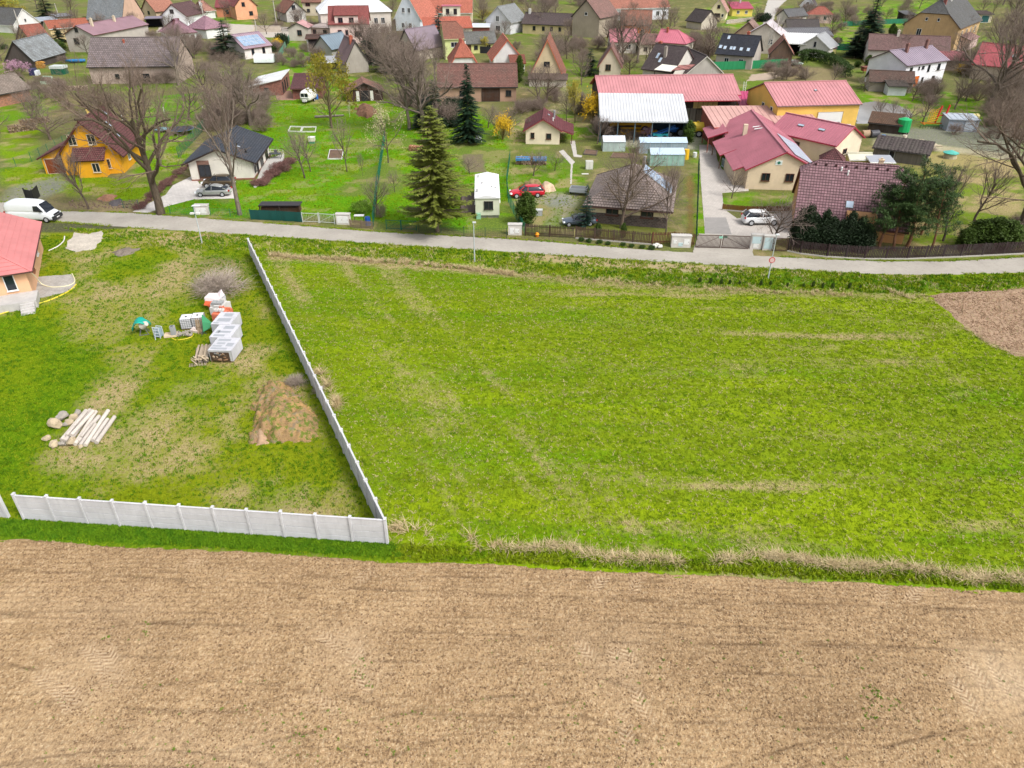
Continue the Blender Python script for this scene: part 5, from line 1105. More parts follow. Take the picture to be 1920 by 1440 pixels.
for k in range(6):box_on(ws,'f',.1+k*(ws.L-.2)/5,1.75,.16,3.5,.1,'post',Pt(90,110,120))
lr=house('low_magenta_annex','low yellow annex with magenta roof between hall and yellow building','shed',(1386,199),(1424,200),D=6,e=3.0,r=4.4,mono=True,ov=.2,og=.1,wall=P(226,178,84),roof=R_(206,70,120,r=.5),trim=Pt(180,60,96),style='seam',step=.6)
# ---- yellow hall
yl=house('yellow_hall','yellow workshop hall with pink metal roof and white sectional gate','hall',(1460,197),(1613,193),D=13,e=5.6,ry=153,pitch=20,ov=.3,og=.3,wall=P(240,198,104,dirt=.12),roof=REDP,trim=Pt(110,84,80),style='seam',step=.6,frame=WHF,
  wins=[('l',.82,4.2,.8,1.2),('l',.55,4.2,.8,1.2),('l',.82,1.5,.8,1.2),('l',.5,1.5,.7,1.0),('f',.12,2.6,.5,.5)],doors=[('f',.66,4.4,4.2,Pt(240,240,238),Pt(214,180,110))],sky=[('f',.55,.6,.5,.4)])
for k in range(2):box_on(yl,'f',.66*yl.L,1.9+k*.55,3.9,.32,.07,'gate_window',DARKGLASS())
# ---- farm dwelling complex (raspberry metal roofs)
sm=house('salmon_shed','low brick red shed with pale salmon metal roof behind the raspberry roofed house','shed',(1341,238),(1540,236),D=8.5,e=3.2,r=4.6,mono=True,ov=.2,og=.2,wall=M('brick',(170,84,62)),roof=SALM,trim=Pt(200,90,80),style='seam',step=.9)
p1=house('raspberry_house','cream house with raspberry metal roof and a long solar array on its right slope','house',(1404,314),ang=-5,L=9.2,D=25.0,e=3.0,r=5.3,ridge='y',ov=.45,og=.35,wall=P(236,214,184,dirt=.2),roof=MARP,trim=Pt(168,44,66),style='seam',step=.5,frame=BRF,
  wins=[('f',.27,1.75,1.0,.95,BRF),('f',.62,1.75,1.0,.95,BRF),('l',.55,1.8,.8,.8,BRF)],solar=("f",.04,.12,11,2,1.05,1.75,M('paint',(176,192,208),r=.3)))
box_on(p1,'f',3.9,3.75,.9,.62,.05,'sign_board',Pt(232,240,236));
m_=MB(); m_.cyl((3.9,-.055,3.75),(3.9,-.07,3.75),.2,n=12); m_.box(3.6,4.2,-.066,-.05,3.7,3.76); m_.build('sign_emblem',Pt(20,120,96),p1.t)
annex(p1,-1.5,0,1.6,9.6,2.3,2.95,P(214,196,168),MARP,Pt(168,44,66),high='x',style='seam',step=.5,ov=.3)
annex(p1,-2.2,-.1,9.6,17.0,2.1,2.98,W(150,120,96),MARP,Pt(168,44,66),high='x',style='seam',step=.5,ov=.2,posts=True)
annex(p1,-2.8,0,18.5,24.5,2.4,3.4,M('brick',(160,84,64)),MARP,Pt(168,44,66),high='x',style='seam',step=.5,ov=.2,posts=True)
s_=p1.slopes['b']; q=s_.at(s_.L*.42,s_.vm*.45); m_=MB(); m_.box(q.x-.3,q.x+.3,q.y-.3,q.y+.3,q.z-.4,q.z+1.5); m_.build('chimney',P(226,206,180),p1.roof)
for k in range(2):q=s_.at(s_.L*(.44-.05*k)+.2,s_.vm*.6); m_=MB(); m_.cyl(q+Vector((.4,0,.6)),q+Vector((1.6,.1,.75)),.09,n=8); m_.build('vent_pipe',Pt(226,226,226),p1.roof)
p2=house('raspberry_wing','cream wing with raspberry roof and two skylights, right of the solar array','house',(1447,243),(1568,270),D=7.5,e=3.3,r=5.3,ov=.35,og=.35,wall=P(238,220,194,dirt=.15),roof=MARP,trim=Pt(168,44,66),style='seam',step=.5,frame=BRF,wins=[('f',.42,1.8,1.1,1.0,BRF),('r',.4,1.6,.9,.9,BRF)],
  sky=[('f',.35,.55,1.1,.45),('f',.65,.55,1.1,.45)])
gg=house('white_garage','small white sheet metal garage right of the raspberry roofs','shed',(1566,254),(1611,254),D=4.6,e=2.7,r=3.3,mono=True,ov=.25,og=.25,wall=R_(206,212,222),roof=R_(244,244,240),trim=Pt(210,212,214),style='seam',step=.45)
tk=house('plank_shed','dark weathered plank shed with sagging felt roof near the green tank','shed',(1640,275),ang=-32,L=7.6,D=3.4,e=1.9,r=2.9,mono=True,ov=.3,og=.3,wall=GREYWOOD,roof=T(92,78,76,age=.7),trim=DKF,style='corr',step=.5,wins=[('f',.35,1.1,.7,1.0,Pt(150,156,156))])
tk2=house('brown_lean_shed','small brown lean-to shed at the pond edge','shed',(1630,228),ang=-28,L=5.2,D=3.6,e=1.6,r=2.6,mono=True,ov=.3,og=.2,wall=DKWOOD,roof=T(128,92,70,age=.4),trim=DKF,style='tile')
md=house('metal_shed','light grey metal container shed beside the red and yellow hay rake','shed',(1781,223),ang=-8,L=5.0,D=3.6,e=2.1,r=2.35,mono=True,ov=.1,og=.1,wall=R_(172,186,204),roof=R_(196,208,220),trim=Pt(150,160,170),style='seam',step=1.0,doors=[('f',.72,1.7,1.8,Pt(190,200,212),Pt(140,150,162))])
sh3=house('cream_hut','cream garden hut with curved pale roof behind the maroon tiled house','shed',(1597,297),ang=-2,L=3.0,D=2.4,e=1.5,r=2.0,ov=.2,wall=P(214,204,140),roof=R_(236,232,206),trim=WHF,style='flat')
sh4=house('tan_hut','tan plywood hut with grey flat roof beside the cream hut','shed',(1636,303),ang=-4,L=3.0,D=2.4,e=1.5,r=1.8,mono=True,ov=.15,wall=W(176,140,96),roof=R_(182,186,196),trim=WHF,style='flat')
# ---- big maroon tiled house on the right
mt=house('maroon_tiled_house','large house under a steep maroon tile roof behind the thuja row','house',(1494,404),ang=-17,L=12.0,D=10.6,e=2.2,r=7.4,ov=.6,og=.3,end0=(.78,1.6),end1=(.78,1.6),wall=P(222,164,110,dirt=.2),roof=T(158,110,118,age=.2,grid=1,w=.33,h=.36),trim=Pt(112,62,60),step=.36,
  chim=[('b',.3,.9,.5,1.0,P(226,200,170)),('f',.42,.8,.1,.4,WHF,1),('f',.36,.86,.1,.3,WHF,1)],sky=[('f',.47,.34,.9,.95)],wins=[('f',.3,1.0,1.2,1.2),('r',.4,1.4,1.2,1.2)])
s_=mt.slopes['f']
for k in range(9):
    q=s_.at(s_.L*(.13+.09*k),s_.vm*.93,.05); m_=MB(); m_.box(q.x-.12,q.x+.12,q.y-.16,q.y+.1,q.z,q.z+.14); m_.build('vent_tile',Pt(70,40,40),mt.roof)
m_=MB(); m_.box(5.4,8.6,-.72,.9,0,3.1); m_.build('bay_wall',P(204,156,108),mt.t)
tw=house('maroon_turret','small pyramid roofed maroon outbuilding between raspberry house and maroon tiled house','shed',(1541,300),ang=-20,L=3.0,D=3.0,e=1.9,r=3.3,ov=.3,end0=(0,1.5),end1=(0,1.5),wall=P(210,190,160),roof=T(120,62,66,age=.2),trim=Pt(112,62,60))
# ---- white two-storey house
v9=house('white_villa','white two storey house with mauve metal roof and orange door','house',(1701,121),ang=30,L=14.2,D=9.5,e=5.0,r=7.2,ov=.4,og=.4,wall=P(244,244,248,dirt=.06),roof=R_(168,152,168),trim=Pt(104,84,92),style='seam',step=.7,frame=DKF,
  wins=[('f',.13,3.6,.8,1.2),('f',.42,3.9,.7,.5),('f',.32,3.9,.3,.5),('f',.57,3.6,.6,1.3),('f',.82,3.6,.8,1.2),('f',.75,1.2,.8,1.1),('f',.48,1.2,.5,1.2)],doors=[('f',.33,1.5,2.2,Pt(226,110,20),WHF)],chim=[('f',.3,.8,.6,1.6,M('brick',(140,96,86))),('f',.8,.9,.6,1.6,M('brick',(140,96,86)))])
v10=house('brown_roof_shed','low shed with brown tiled roof in front of the white two storey house','shed',(1633,150),ang=-14,L=8.5,D=6,e=2.3,ry=133,pitch=30,wall=P(170,160,150),roof=T(126,92,80,age=.5),trim=DKF)
v10b=house('white_lean_to','small white lean-to below the brown roofed shed','shed',(1668,160),ang=-8,L=3.6,D=3,e=2.0,r=2.5,mono=True,wall=P(220,224,230),roof=T(110,96,88,age=.5),trim=DKF)
v8=house('maroon_long_house','long white walled house with mossy maroon roof behind the white two storey house','house',(1630,90),ang=-16,L=18.5,D=9,e=3.6,ry=66,pitch=36,wall=P(214,208,202),roof=T(146,106,102,age=.3),trim=Pt(96,70,66),chim=[('f',.36,.92,.6,1.2,P(210,200,190))])
v7=house('beige_rectory','large ochre stained house with half hipped grey roof in the upper right','house',(1697,43),ang=-40,L=14.2,D=26,e=6.2,r=12.4,ridge='y',ov=.5,og=.3,end0=(.5,3.2),end1=(1,0),wall=P(206,172,128,dirt=.6),roof=T(108,108,108,age=.5),trim=Pt(110,84,70),frame=WHF,
  wins=[('f',.3,4.2,1.1,1.6),('f',.18,1.5,1.0,1.5),('f',.42,1.4,1.0,1.4),('f',.72,1.4,1.0,1.4),('f',.38,7.6,.5,.7),('f',.6,7.6,.5,.7),('r',.2,4.0,1.0,1.5),('r',.4,4.0,1.0,1.5),('r',.6,4.0,1.0,1.5),('r',.8,4.0,1.0,1.5)],chim=[('f',.12,.85,.8,2.0,M('brick',(150,80,70))),('f',.4,.9,.8,1.6,P(220,216,210)),('f',.75,.9,.8,1.6,P(220,216,210))])
annex(v7,14.2,17.0,5,15,2.6,3.6,P(226,196,190),R_(190,150,146),DKF,high='-x',style='seam',step=.6)
v11=house('red_house','house with bright red metal roof behind the tall bare tree at the right','house',(1826,118),(1935,128),D=9,e=3.4,ry=84,pitch=30,wall=P(206,188,170),roof=R_(186,88,94),trim=Pt(140,50,54),style='seam',step=.6,sky=[('f',.62,.5,.9,1.1)])
v12=house('low_red_garage','low garage with dull pink red roof right of the white two storey house','shed',(1765,112),(1822,113),D=6,e=2.4,r=3.6,mono=True,wall=P(190,170,156),roof=R_(168,92,98),trim=DKF,style='seam',step=.6)
# ---- upper middle right
v3=house('dark_gable_cottage','cottage with dark weathered roof and small white front gable left of the orange roof','house',(1478,53),(1536,53),D=8,e=2.8,ry=36,pitch=40,wall=P(200,190,180),roof=T(98,88,88,age=.5),trim=DKF,wins=[('f',.8,1.6,1.0,1.1)])
v3b=house('grey_barn','long low barn with grey sheet roof and dark open bay below the dark gable cottage','barn',(1478,68),(1560,66),D=8,e=3.0,ry=52,pitch=24,wall=DKWOOD,roof=R_(120,120,124),trim=DKF,style='corr',step=.6)
v4=house('white_roof_shelter','open shelter with slanting white roof above the brick gabled shed','shed',(1474,80),ang=-15,L=9,D=7,e=3.2,r=4.8,mono=True,wall=DKWOOD,roof=R_(240,240,240),trim=WHF,style='corr',step=.6,open_front=True)
v5=house('orange_gabled_shed','narrow shed with brownish orange tile roof and dark timber gable by the hedge','shed',(1446,98),ang=-15,L=5.2,D=8,e=3.2,r=6.4,ridge='y',wall=W(128,104,86),roof=T(186,112,88,age=.3),trim=DKF)
v6=house('grey_white_gable','white gabled shed with light grey sheet roof next to a blue tractor','shed',(1501,84),ang=-35,L=7.5,D=8,e=2.8,r=5.4,ridge='y',wall=P(216,212,206),roof=R_(170,172,174),trim=WHF,style='corr',step=.6,wins=[('f',.5,3.2,.5,1.2,Pt(150,150,150))])
v1=house('grey_roof_cottage','cottage with patched grey roof at the top by the curving road','house',(1478,30),(1513,27),D=8,e=2.8,ry=16,pitch=38,wall=P(206,200,192),roof=T(116,116,118,age=.4),trim=DKF)
v1b=house('small_white_gable','small white gabled house with dark roof at the very top edge','house',(1501,8),(1527,9),D=9,e=3.0,r=6.2,ridge='y',wall=P(224,226,230),roof=T(92,78,82,age=.3),trim=WHF,wins=[('f',.5,3.4,.9,.9)])
v2=house('orange_cottage','pink walled cottage with orange red hipped roof in the upper right','house',(1518,25),(1562,26),D=8,e=3.0,ry=12,pitch=38,end0=(0,3),end1=(0,3),wall=P(232,206,196),roof=T(206,104,82,age=.2),trim=Pt(200,180,170),wins=[('f',.35,1.6,.9,1.1),('f',.7,1.6,.9,1.1)])
gs=house('garage_pair','small white and dark green garage at the top right corner','shed',(1838,26),(1862,26),D=5,e=2.8,r=3.4,mono=True,wall=P(220,210,180),roof=T(110,90,84,age=.5),trim=DKF,doors=[('f',.5,2.6,2.2,Pt(30,90,90))])
th=house('tree_house','dark timber lookout hut on the upper meadow','hut',(1698,27),(1716,26),D=3.4,e=2.6,r=3.4,mono=True,wall=W(60,50,46),roof=R_(110,110,112),trim=DKF,style='corr',wins=[('f',.5,1.6,1.6,.7,DKF)])
# ---- upper middle
u10=house('black_roof_house','house with a nearly black slate roof and a row of white skylights','house',(1344,98),(1412,103),D=9,e=3.4,ry=65,pitch=36,wall=P(190,182,172),roof=T(58,62,76,age=.15),trim=DKF,sky=[('f',.08,.35,.8,1.1),('f',.2,.32,.8,1.1),('f',.36,.32,.7,1.1),('f',.44,.32,.7,1.1),('f',.62,.3,.8,1.1),('f',.8,.3,.8,1.1),('f',.2,.82,.7,1.2)],wins=[('f',.3,1.7,1.0,1.1),('f',.7,1.7,1.0,1.1)],chim=[('b',.35,.9,.7,1.0,TERRA)])
u14=house('pale_roof_house','tall pale house with pinkish white sheet roof right of the black roof','house',(1400,64),ang=-25,L=9.5,D=9,e=4.6,r=7.6,ridge='y',wall=P(220,208,196),roof=R_(214,204,208),trim=BRF,style='corr',step=.6,wins=[('f',.3,3,.9,1.2),('f',.7,3,.9,1.2)])
u14b=house('tan_barn','brownish gable barn between the black roof and the pale sheet roof','barn',(1378,62),ang=-22,L=7,D=9,e=3.2,r=6.2,ridge='y',wall=P(190,160,140),roof=T(176,132,118,age=.4),trim=BRF)
u11=house('cream_cottage','cream gabled cottage with pink tile roof on the slope at the top','house',(1332,19),(1362,20),D=9.5,e=3.2,r=7.0,ridge='y',ov=.5,wall=P(240,228,190),roof=T(214,150,134,age=.2),trim=Pt(220,200,190),wins=[('f',.38,1.6,.9,1.2,BRF),('f',.56,1.6,.9,1.2,BRF),('f',.5,4.4,.9,1.0,BRF),('f',.8,1.6,.7,.9)])
u12=house('lemon_bungalow','yellow bungalow with magenta roof at the top beside the road','house',(1374,15),(1412,15),D=8,e=2.8,r=4.2,mono=True,wall=P(240,218,110),roof=R_(206,90,120),trim=Pt(200,80,100),style='seam',wins=[('f',.3,1.4,.9,.9),('f',.7,1.4,.9,.9)],chim=[('f',.55,.8,.6,1.2,P(200,190,186))])
u13=house('dark_roof_cottage','low cottage with dark patched roof half hidden by brown bushes','house',(1288,36),(1316,40),D=8,e=2.6,ry=18,pitch=40,wall=P(206,196,180),roof=T(92,80,80,age=.3),trim=DKF)
u6=house('long_orange_school','long white building with orange tiled roof along the top edge','building',(1138,15),(1255,12),D=12,e=4.2,ry=-5,pitch=35,wall=P(236,238,246,dirt=.1),roof=T(208,124,98,age=.25),trim=WHF,wins=[('f',x,2.0,1.1,1.4) for x in (.08,.2,.32,.45,.58,.7,.82,.93)])
u5=house('orange_house','orange walled house with large brown orange tile roof','house',(1164,44),(1220,45),D=9,e=4.0,ry=19,pitch=35,wall=P(236,132,70),roof=T(184,112,86,age=.4),trim=BRF,wins=[('f',.25,1.8,.9,1.2),('f',.75,1.8,.9,1.2),('r',.5,2,.9,1.1)])
u7=house('pink_roof_house','house with dusty pink sheet roof behind bare trees below the orange house','house',(1146,76),(1194,76),D=8,e=3.2,ry=54,pitch=33,wall=P(226,218,208),roof=R_(206,128,138),trim=Pt(150,80,90),style='seam',step=.6,wins=[('f',.3,1.6,1.0,1.1),('f',.7,1.6,1.0,1.1)])
u8=house('rose_hip_house','house with rose pink hipped roof next to the dark brown roof complex','house',(1231,76),(1285,80),D=8.5,e=3.4,ry=56,pitch=34,end0=(1,0),end1=(0,3.5),wall=P(230,222,206),roof=R_(222,124,142),trim=Pt(150,70,84),style='seam',step=.6,chim=[('f',.25,.8,.5,1.0,TERRA)],wins=[('f',.85,1.7,1.0,1.2),('f',.2,1.7,1.0,1.2)])
u8b=house('beige_annexe','low beige house between pink roof and dark brown roof','house',(1200,82),(1238,82),D=7,e=2.8,r=4.4,mono=True,wall=P(222,210,190),roof=T(176,120,110,age=.4),trim=BRF,wins=[('f',.75,1.5,1.1,.7,DKF),('f',.3,1.5,.8,.8,DKF)])
u9=house('dark_brown_house','house with dark brown tile roof, roof windows and a white balcony canopy','house',(1206,126),(1262,133),D=10,e=3.0,ry=85,pitch=38,wall=P(220,214,206),roof=T(96,80,82,age=.3),trim=Pt(90,70,70),chim=[('f',.5,.55,.6,2.0,P(170,160,150)),('b',.9,.9,.7,.8,TERRA)],sky=[('f',.28,.55,.7,1.6),('f',.42,.4,.7,1.4)])
u9b=house('grey_gable_barn','dark brown roofed barn with plain grey gable just behind the long red hall','barn',(1288,136),ang=9,L=8.4,D=11,e=2.2,r=5.6,ridge='y',ov=.3,wall=P(184,178,172,dirt=.5),roof=T(100,84,86,age=.4),trim=P(220,214,206))
m_=MB(); m_.poly([(4.6,-3.2,3.4),(8.8,-3.2,3.4),(8.8,.2,4.1),(4.6,.2,4.1)]); m_.poly([(4.6,-3.2,3.3),(8.8,-3.2,3.3),(8.8,.2,4.0),(4.6,.2,4.0)][::-1]); m_.build('canopy',Pt(244,240,226),u9.t)
m_=MB(); m_.poly([(8.82,-3.2,3.6),(12.5,-2.4,4.2),(12.5,.6,4.8),(8.82,.2,4.3)]); m_.poly([(8.82,-3.2,3.5),(12.5,-2.4,4.1),(12.5,.6,4.7),(8.82,.2,4.2)][::-1]); m_.build('canopy',T(206,120,110),u9.t)
for x_ in (4.7,8.7):m_=MB(); m_.box(x_-.06,x_+.06,-3.1,-2.98,0,3.35); m_.build('post',DKF,u9.t)
m_=MB(); m_.box(4.7,8.7,-3.1,-3.04,1.9,2.0); m_.box(4.7,8.7,-3.1,-3.04,1.4,1.46); m_.box(4.6,9.0,-3.2,0,.9,1.05); o=m_.build('balcony',DKF,u9.t); o['kind']='stuff'
u3=house('grey_gable_house','tall narrow house with grey boarded gable and rusty pink roof','house',(1074,28),ang=-35,L=9.5,D=12,e=6.0,r=10.5,ridge='y',wall=P(176,164,146,dirt=.5),roof=T(164,116,104,age=.4),trim=DKF,wins=[('f',.5,6.6,.8,.8)])
u4=house('beige_long_house','long beige farmhouse with grey brown roof and small dark windows','house',(980,42),(1068,46),D=9,e=3.2,ry=24,pitch=36,wall=P(214,196,150,dirt=.4),roof=T(112,92,92,age=.5),trim=DKF,wins=[('f',x,1.7,.8,1.1,DKF) for x in (.25,.45,.62,.8)],chim=[('f',.1,.9,.7,1.2,P(226,224,220))])
u1=house('orange_triangle_house','cottage with steep orange tile roof and boarded gable among bare trees','house',(996,136),(1054,137),D=11,e=2.4,r=9.2,ridge='y',ov=.6,wall=P(214,196,160,dirt=.4),roof=T(176,98,74,age=.35),trim=Pt(214,130,96),wins=[('f',.3,1.4,1.0,1.0),('f',.7,1.4,1.0,1.0),('f',.5,4.2,1.2,.9,DKF)])
annex(u1,-.2,8.0,-3.0,0,1.6,2.3,P(206,196,186),T(140,110,100,age=.5),DKF)
u2=house('small_gable_cottage','small pale gabled cottage with pink brown roof left of the dark brown roof complex','house',(1124,120),(1164,121),D=10,e=2.7,ay=88,ridge='y',ov=.5,wall=P(216,202,182,dirt=.35),roof=T(160,108,98,age=.4),trim=Pt(160,110,100),wins=[('f',.42,2.0,1.1,1.2,BRF)])
t12=house('long_tile_barn','long barn with old brick red tile roof above the dark spruce','barn',(822,160),(968,159),D=9,e=3.2,ry=119,pitch=38,wall=P(186,152,130,dirt=.6),roof=T(150,96,84,age=.55),trim=DKF,step=.4,doors=[('f',.67,3.6,2.7,W(84,60,48),DKF)],wins=[('f',.9,1.6,1.0,1.0,DKF),('f',.3,1.6,.9,1.0,DKF)])
t18=house('orange_white_cottage','white gabled cottage with bright orange tile roof beside the long barn','house',(925,108),(978,107),D=11,e=2.8,ay=74,ridge='y',ov=.6,wall=P(236,232,232),roof=T(228,122,92,age=.1),trim=Pt(214,110,84),wins=[('r',.3,1.4,.8,1.0)])
annex(t18,4.0,7.4,-3.0,0,2.0,3.4,P(240,236,232),T(178,92,74,age=.2),Pt(214,110,84))
t17=house('orange_hip_cottage','cottage with ribbed orange roof and small white gable by the long barn','house',(846,118),(894,117),D=11,e=2.6,r=7.0,ridge='y',ov=.4,end0=(.35,3.5),end1=(0,4),wall=P(236,236,232),roof=T(216,108,78,age=.15),trim=Pt(214,110,84),chim=[('b',.7,.85,.7,1.0,M('brick',(160,72,56))),('f',.4,.8,.12,.5,WHF,1)])
t13=house('pale_green_house','pale green two storey house with brown orange half hipped roof','house',(834,70),(868,69),D=9,e=5.4,ry=40,pitch=40,end0=(1,0),end1=(.6,1.2),wall=P(220,228,160,dirt=.1),roof=T(176,104,82,age=.3),trim=P(230,226,180),wins=[('f',.5,3.6,1.6,1.1,WHF)])
t13b=house('orange_bar_roof','low building with a long bright orange roof behind the pale green house','house',(796,52),(884,50),D=6,e=3.6,r=5.8,mono=True,wall=P(220,214,196),roof=T(232,112,84,age=.05),trim=Pt(214,110,84))
t19=house('grey_roof_farmhouse','low yellowish farmhouse with mossy grey roof and brown door','house',(874,80),(930,78),D=8,e=2.8,ry=59,pitch=36,wall=P(220,218,150),roof=T(128,128,124,age=.5),trim=DKF,wins=[('f',.32,1.5,.9,.9,DKF),('f',.75,1.5,.9,.9,DKF)],doors=[('f',.08,1.2,2.0,W(120,74,50),DKF)])
t16=house('grey_gabled_house','tall white grey gabled house with pale grey roof','house',(911,37),(957,40),D=11,e=3.8,ay=12,ridge='y',ov=.5,wall=P(220,220,224,dirt=.15),roof=T(156,160,162,age=.2),trim=Pt(190,190,190),wins=[('f',.48,4.3,1.0,1.5,WHF),('f',.5,1.5,1.5,1.6,WHF)])
t16b=house('blue_white_canopy','flat garage with bluish white roof between grey gable and orange bar roof','shed',(886,50),(917,50),D=6,e=2.6,r=2.9,mono=True,wall=M('brick',(140,72,60)),roof=R_(226,234,244),trim=WHF,style='flat')
t20=house('hidden_gable_house','weathered white gable with mauve roof showing through the big bare tree','house',(746,86),(778,90),D=11,e=3.2,ay=55,ridge='y',ov=.5,wall=P(212,200,184,dirt=.5),roof=R_(150,132,144),trim=DKF,wins=[('f',.3,3.8,1.0,1.2,DKF)])
t14=house('blue_white_gable','white gabled house with orange roof and dormers at the top middle','house',(741,30),(787,32),D=13,e=4.4,r=11.5,ridge='y',ov=.5,wall=P(222,230,238),roof=T(232,120,92,age=.05),trim=WHF,wins=[('f',.35,6.2,.9,1.3),('f',.58,6.2,.9,1.3),('f',.3,1.8,.9,1.3),('f',.6,1.8,.9,1.3)])
t15=house('balcony_house','house with orange roof, wide white dormer and balcony behind the blue spruce','house',(800,22),(884,22),D=11,e=4.4,ry=-6,pitch=40,wall=P(222,208,178),roof=T(228,118,88,age=.05),trim=WHF,wins=[('f',.15,2.0,1.0,1.3),('f',.85,2.0,1.0,1.3),('f',.5,2.0,1.0,1.6)])
box_on(t15,'f',8.5,4.6,6.0,3.0,.5,'dormer',P(236,230,206));
for k in range(2):
    fr,pn=win_mesh(1.0,1.6,BRF); o=link('window',fr,t15.t,(7.2+k*2.6,-.52,4.5)); link('pane',pn,o)
m_=MB(); m_.box(5.2,11.8,-.9,1.5,6.15,6.4); m_.build('dormer_roof',R_(220,120,150),t15.t); m_=MB(); m_.box(5.0,12.0,-2.4,-.5,2.6,2.8); m_.build('balcony',R_(200,210,226),t15.t)
# ---- upper left middle
t3=house('pink_house','pale pink two storey house with brick red roof and wide dormer','house',(617,43),(690,42),D=9,e=5.8,ry=11,pitch=42,wall=P(240,214,206,dirt=.08),roof=T(176,84,78,age=.12),trim=Pt(130,60,56),frame=Pt(120,50,54),wins=[('f',.25,3.2,1.0,1.3),('f',.72,2.8,2.0,1.3),('r',.4,3.4,.9,1.2),('f',.43,3.2,.7,1.2)],sky=[('f',.32,.82,.9,1.0),('f',.64,.82,.9,1.0)])
w3=t3.L; box_on(t3,'f',w3*.45,6.4,w3*.6,2.8,.15,'dormer',P(240,214,206,dirt=.08))
for k in (.3,.58):
    fr,pn=win_mesh(1.2,1.2,Pt(120,50,54)); o=link('window',fr,t3.t,(w3*k,-.16,6.5)); link('pane',pn,o)
s_=Slope([(w3*.13,-.5,7.75),(w3*.77,-.5,7.75),(w3*.77,4.4,9.9),(w3*.13,4.4,9.9)]); m_=MB(); s_.build(m_,'tile',.36,.14); m_.build('dormer_roof',[T(176,84,78,age=.12),Pt(130,60,56)],t3.t)
t3w=house('pink_side_wing','flat roofed pale pink wing with balcony railing left of the pink house','house',(577,50),(617,52),D=9,e=3.4,r=3.6,mono=True,wall=P(240,216,206,dirt=.1),roof=Pt(190,176,170),trim=Pt(130,110,100),style='flat',frame=Pt(120,50,54),wins=[('f',.3,2.0,1.1,1.3),('f',.78,2.0,1.1,1.3)])
m_=MB(); L_=t3w.L
for k in range(int(L_/.3)):m_.box(k*.3,k*.3+.05,-.08,-.04,3.6,4.5)
m_.box(0,L_,-.1,-.03,4.5,4.58); m_.box(0,L_,-.1,-.03,3.6,3.68); o=m_.build('railing',W(120,100,90),t3w.t); o['kind']='stuff'
t6=house('beige_block','weathered beige annexe with rounded pink roof by the street wall','house',(540,52),(577,52),D=7,e=3.6,r=5.0,ridge='y',ov=.2,wall=P(206,196,186,dirt=.4),roof=R_(214,160,158),trim=DKF,style='flat',wins=[('f',.55,2.2,1.2,1.4,BRF)])
t5=house('dark_gate_garage','grey garage with dark brown double gate and brown tile coping below the pink house','garage',(574,72),(613,71),D=7,e=3.4,r=3.6,mono=True,wall=P(200,196,192,dirt=.4),roof=T(120,84,74),trim=Pt(110,74,66),doors=[('f',.45,4.0,3.0,W(52,40,44),DKF)])
t7=house('charcoal_barn','old barn with plum brown sheet roof slope and grey rendered gable','barn',(648,116),(690,113),D=10,e=2.6,ay=76,ridge='y',ov=.4,og=.3,wall=P(176,168,158,dirt=.6),roof=R_(130,104,106),trim=DKF,style='seam',step=.6,chim=[('b',.75,.9,.8,1.2,TERRA)])
t7b=house('blue_grey_barn','steep barn roof of ribbed blue grey sheet left of the plum brown roof','barn',(621,90),ang=62,L=8.5,D=6,e=2.4,r=5.2,mono=False,wall=P(180,176,170),roof=R_(128,146,160),trim=DKF,style='corr',step=.9)
t7c=house('low_grey_lean_to','low lean-to with pale grey roof edge in front of the plum brown barn','shed',(604,116),ang=14,L=6.5,D=4.0,e=1.8,r=2.5,mono=True,wall=DKWOOD,roof=R_(176,178,182),trim=WHF,style='flat')
t4=house('white_roof_hall','big pale building with white sheet metal hipped roof at the top edge','building',(600,23),(732,19),D=16,e=6.5,r=11.5,end0=(0,6),end1=(0,6),wall=P(216,206,196),roof=R_(244,246,250),trim=WHF,style='seam',step=.9,wins=[('f',.88,3.6,1.1,1.6),('f',.78,3.6,1.1,1.6)])
t1=house('ochre_grey_gable','grey gabled house with ochre lower corners and brown orange roof','house',(536,22),(572,20),D=13,e=3.4,ay=3,ridge='y',ov=.6,wall=P(204,200,196,dirt=.2),roof=T(176,108,84,age=.3),trim=DKF,frame=DKF,wins=[('f',.42,4.6,1.2,1.4),('f',.5,1.2,1.6,1.6)])
t2=house('beige_street_house','plain beige house behind the ochre cornered gable at the top','house',(566,3),(600,3),D=10,e=4.8,r=7.5,wall=P(214,202,180),roof=T(170,110,90),trim=BRF,wins=[('f',.3,1.8,1.0,1.0,DKF),('f',.8,1.8,1.0,1.0,DKF),('f',.3,4.0,1.6,1.2,Pt(120,50,54))])
h9=house('coral_house','coral orange house with red hipped roofs at the top left','house',(440,10),(480,8),D=10,e=4.8,r=8.6,ridge='y',ov=.5,wall=P(240,176,140),roof=T(170,80,78,age=.1),trim=BRF,wins=[('f',.4,5.0,1.0,1.2,DKF),('f',.7,2.0,1.2,1.2,DKF)])
h9b=house('coral_wing','lower coral wing with red roof left of the coral orange house','house',(404,12),(438,12),D=9,e=3.6,ry=-2,pitch=38,wall=P(226,150,116),roof=T(178,78,84,age=.1),trim=BRF,wins=[('f',.6,1.8,.9,1.2,DKF)])
h9c=house('white_porch_house','small white house with orange pink hipped roof left of the coral houses','house',(378,20),(402,18),D=8,e=2.8,r=5.6,end0=(0,3.5),end1=(0,3.5),wall=P(236,236,234),roof=T(208,140,116,age=.1),trim=WHF)
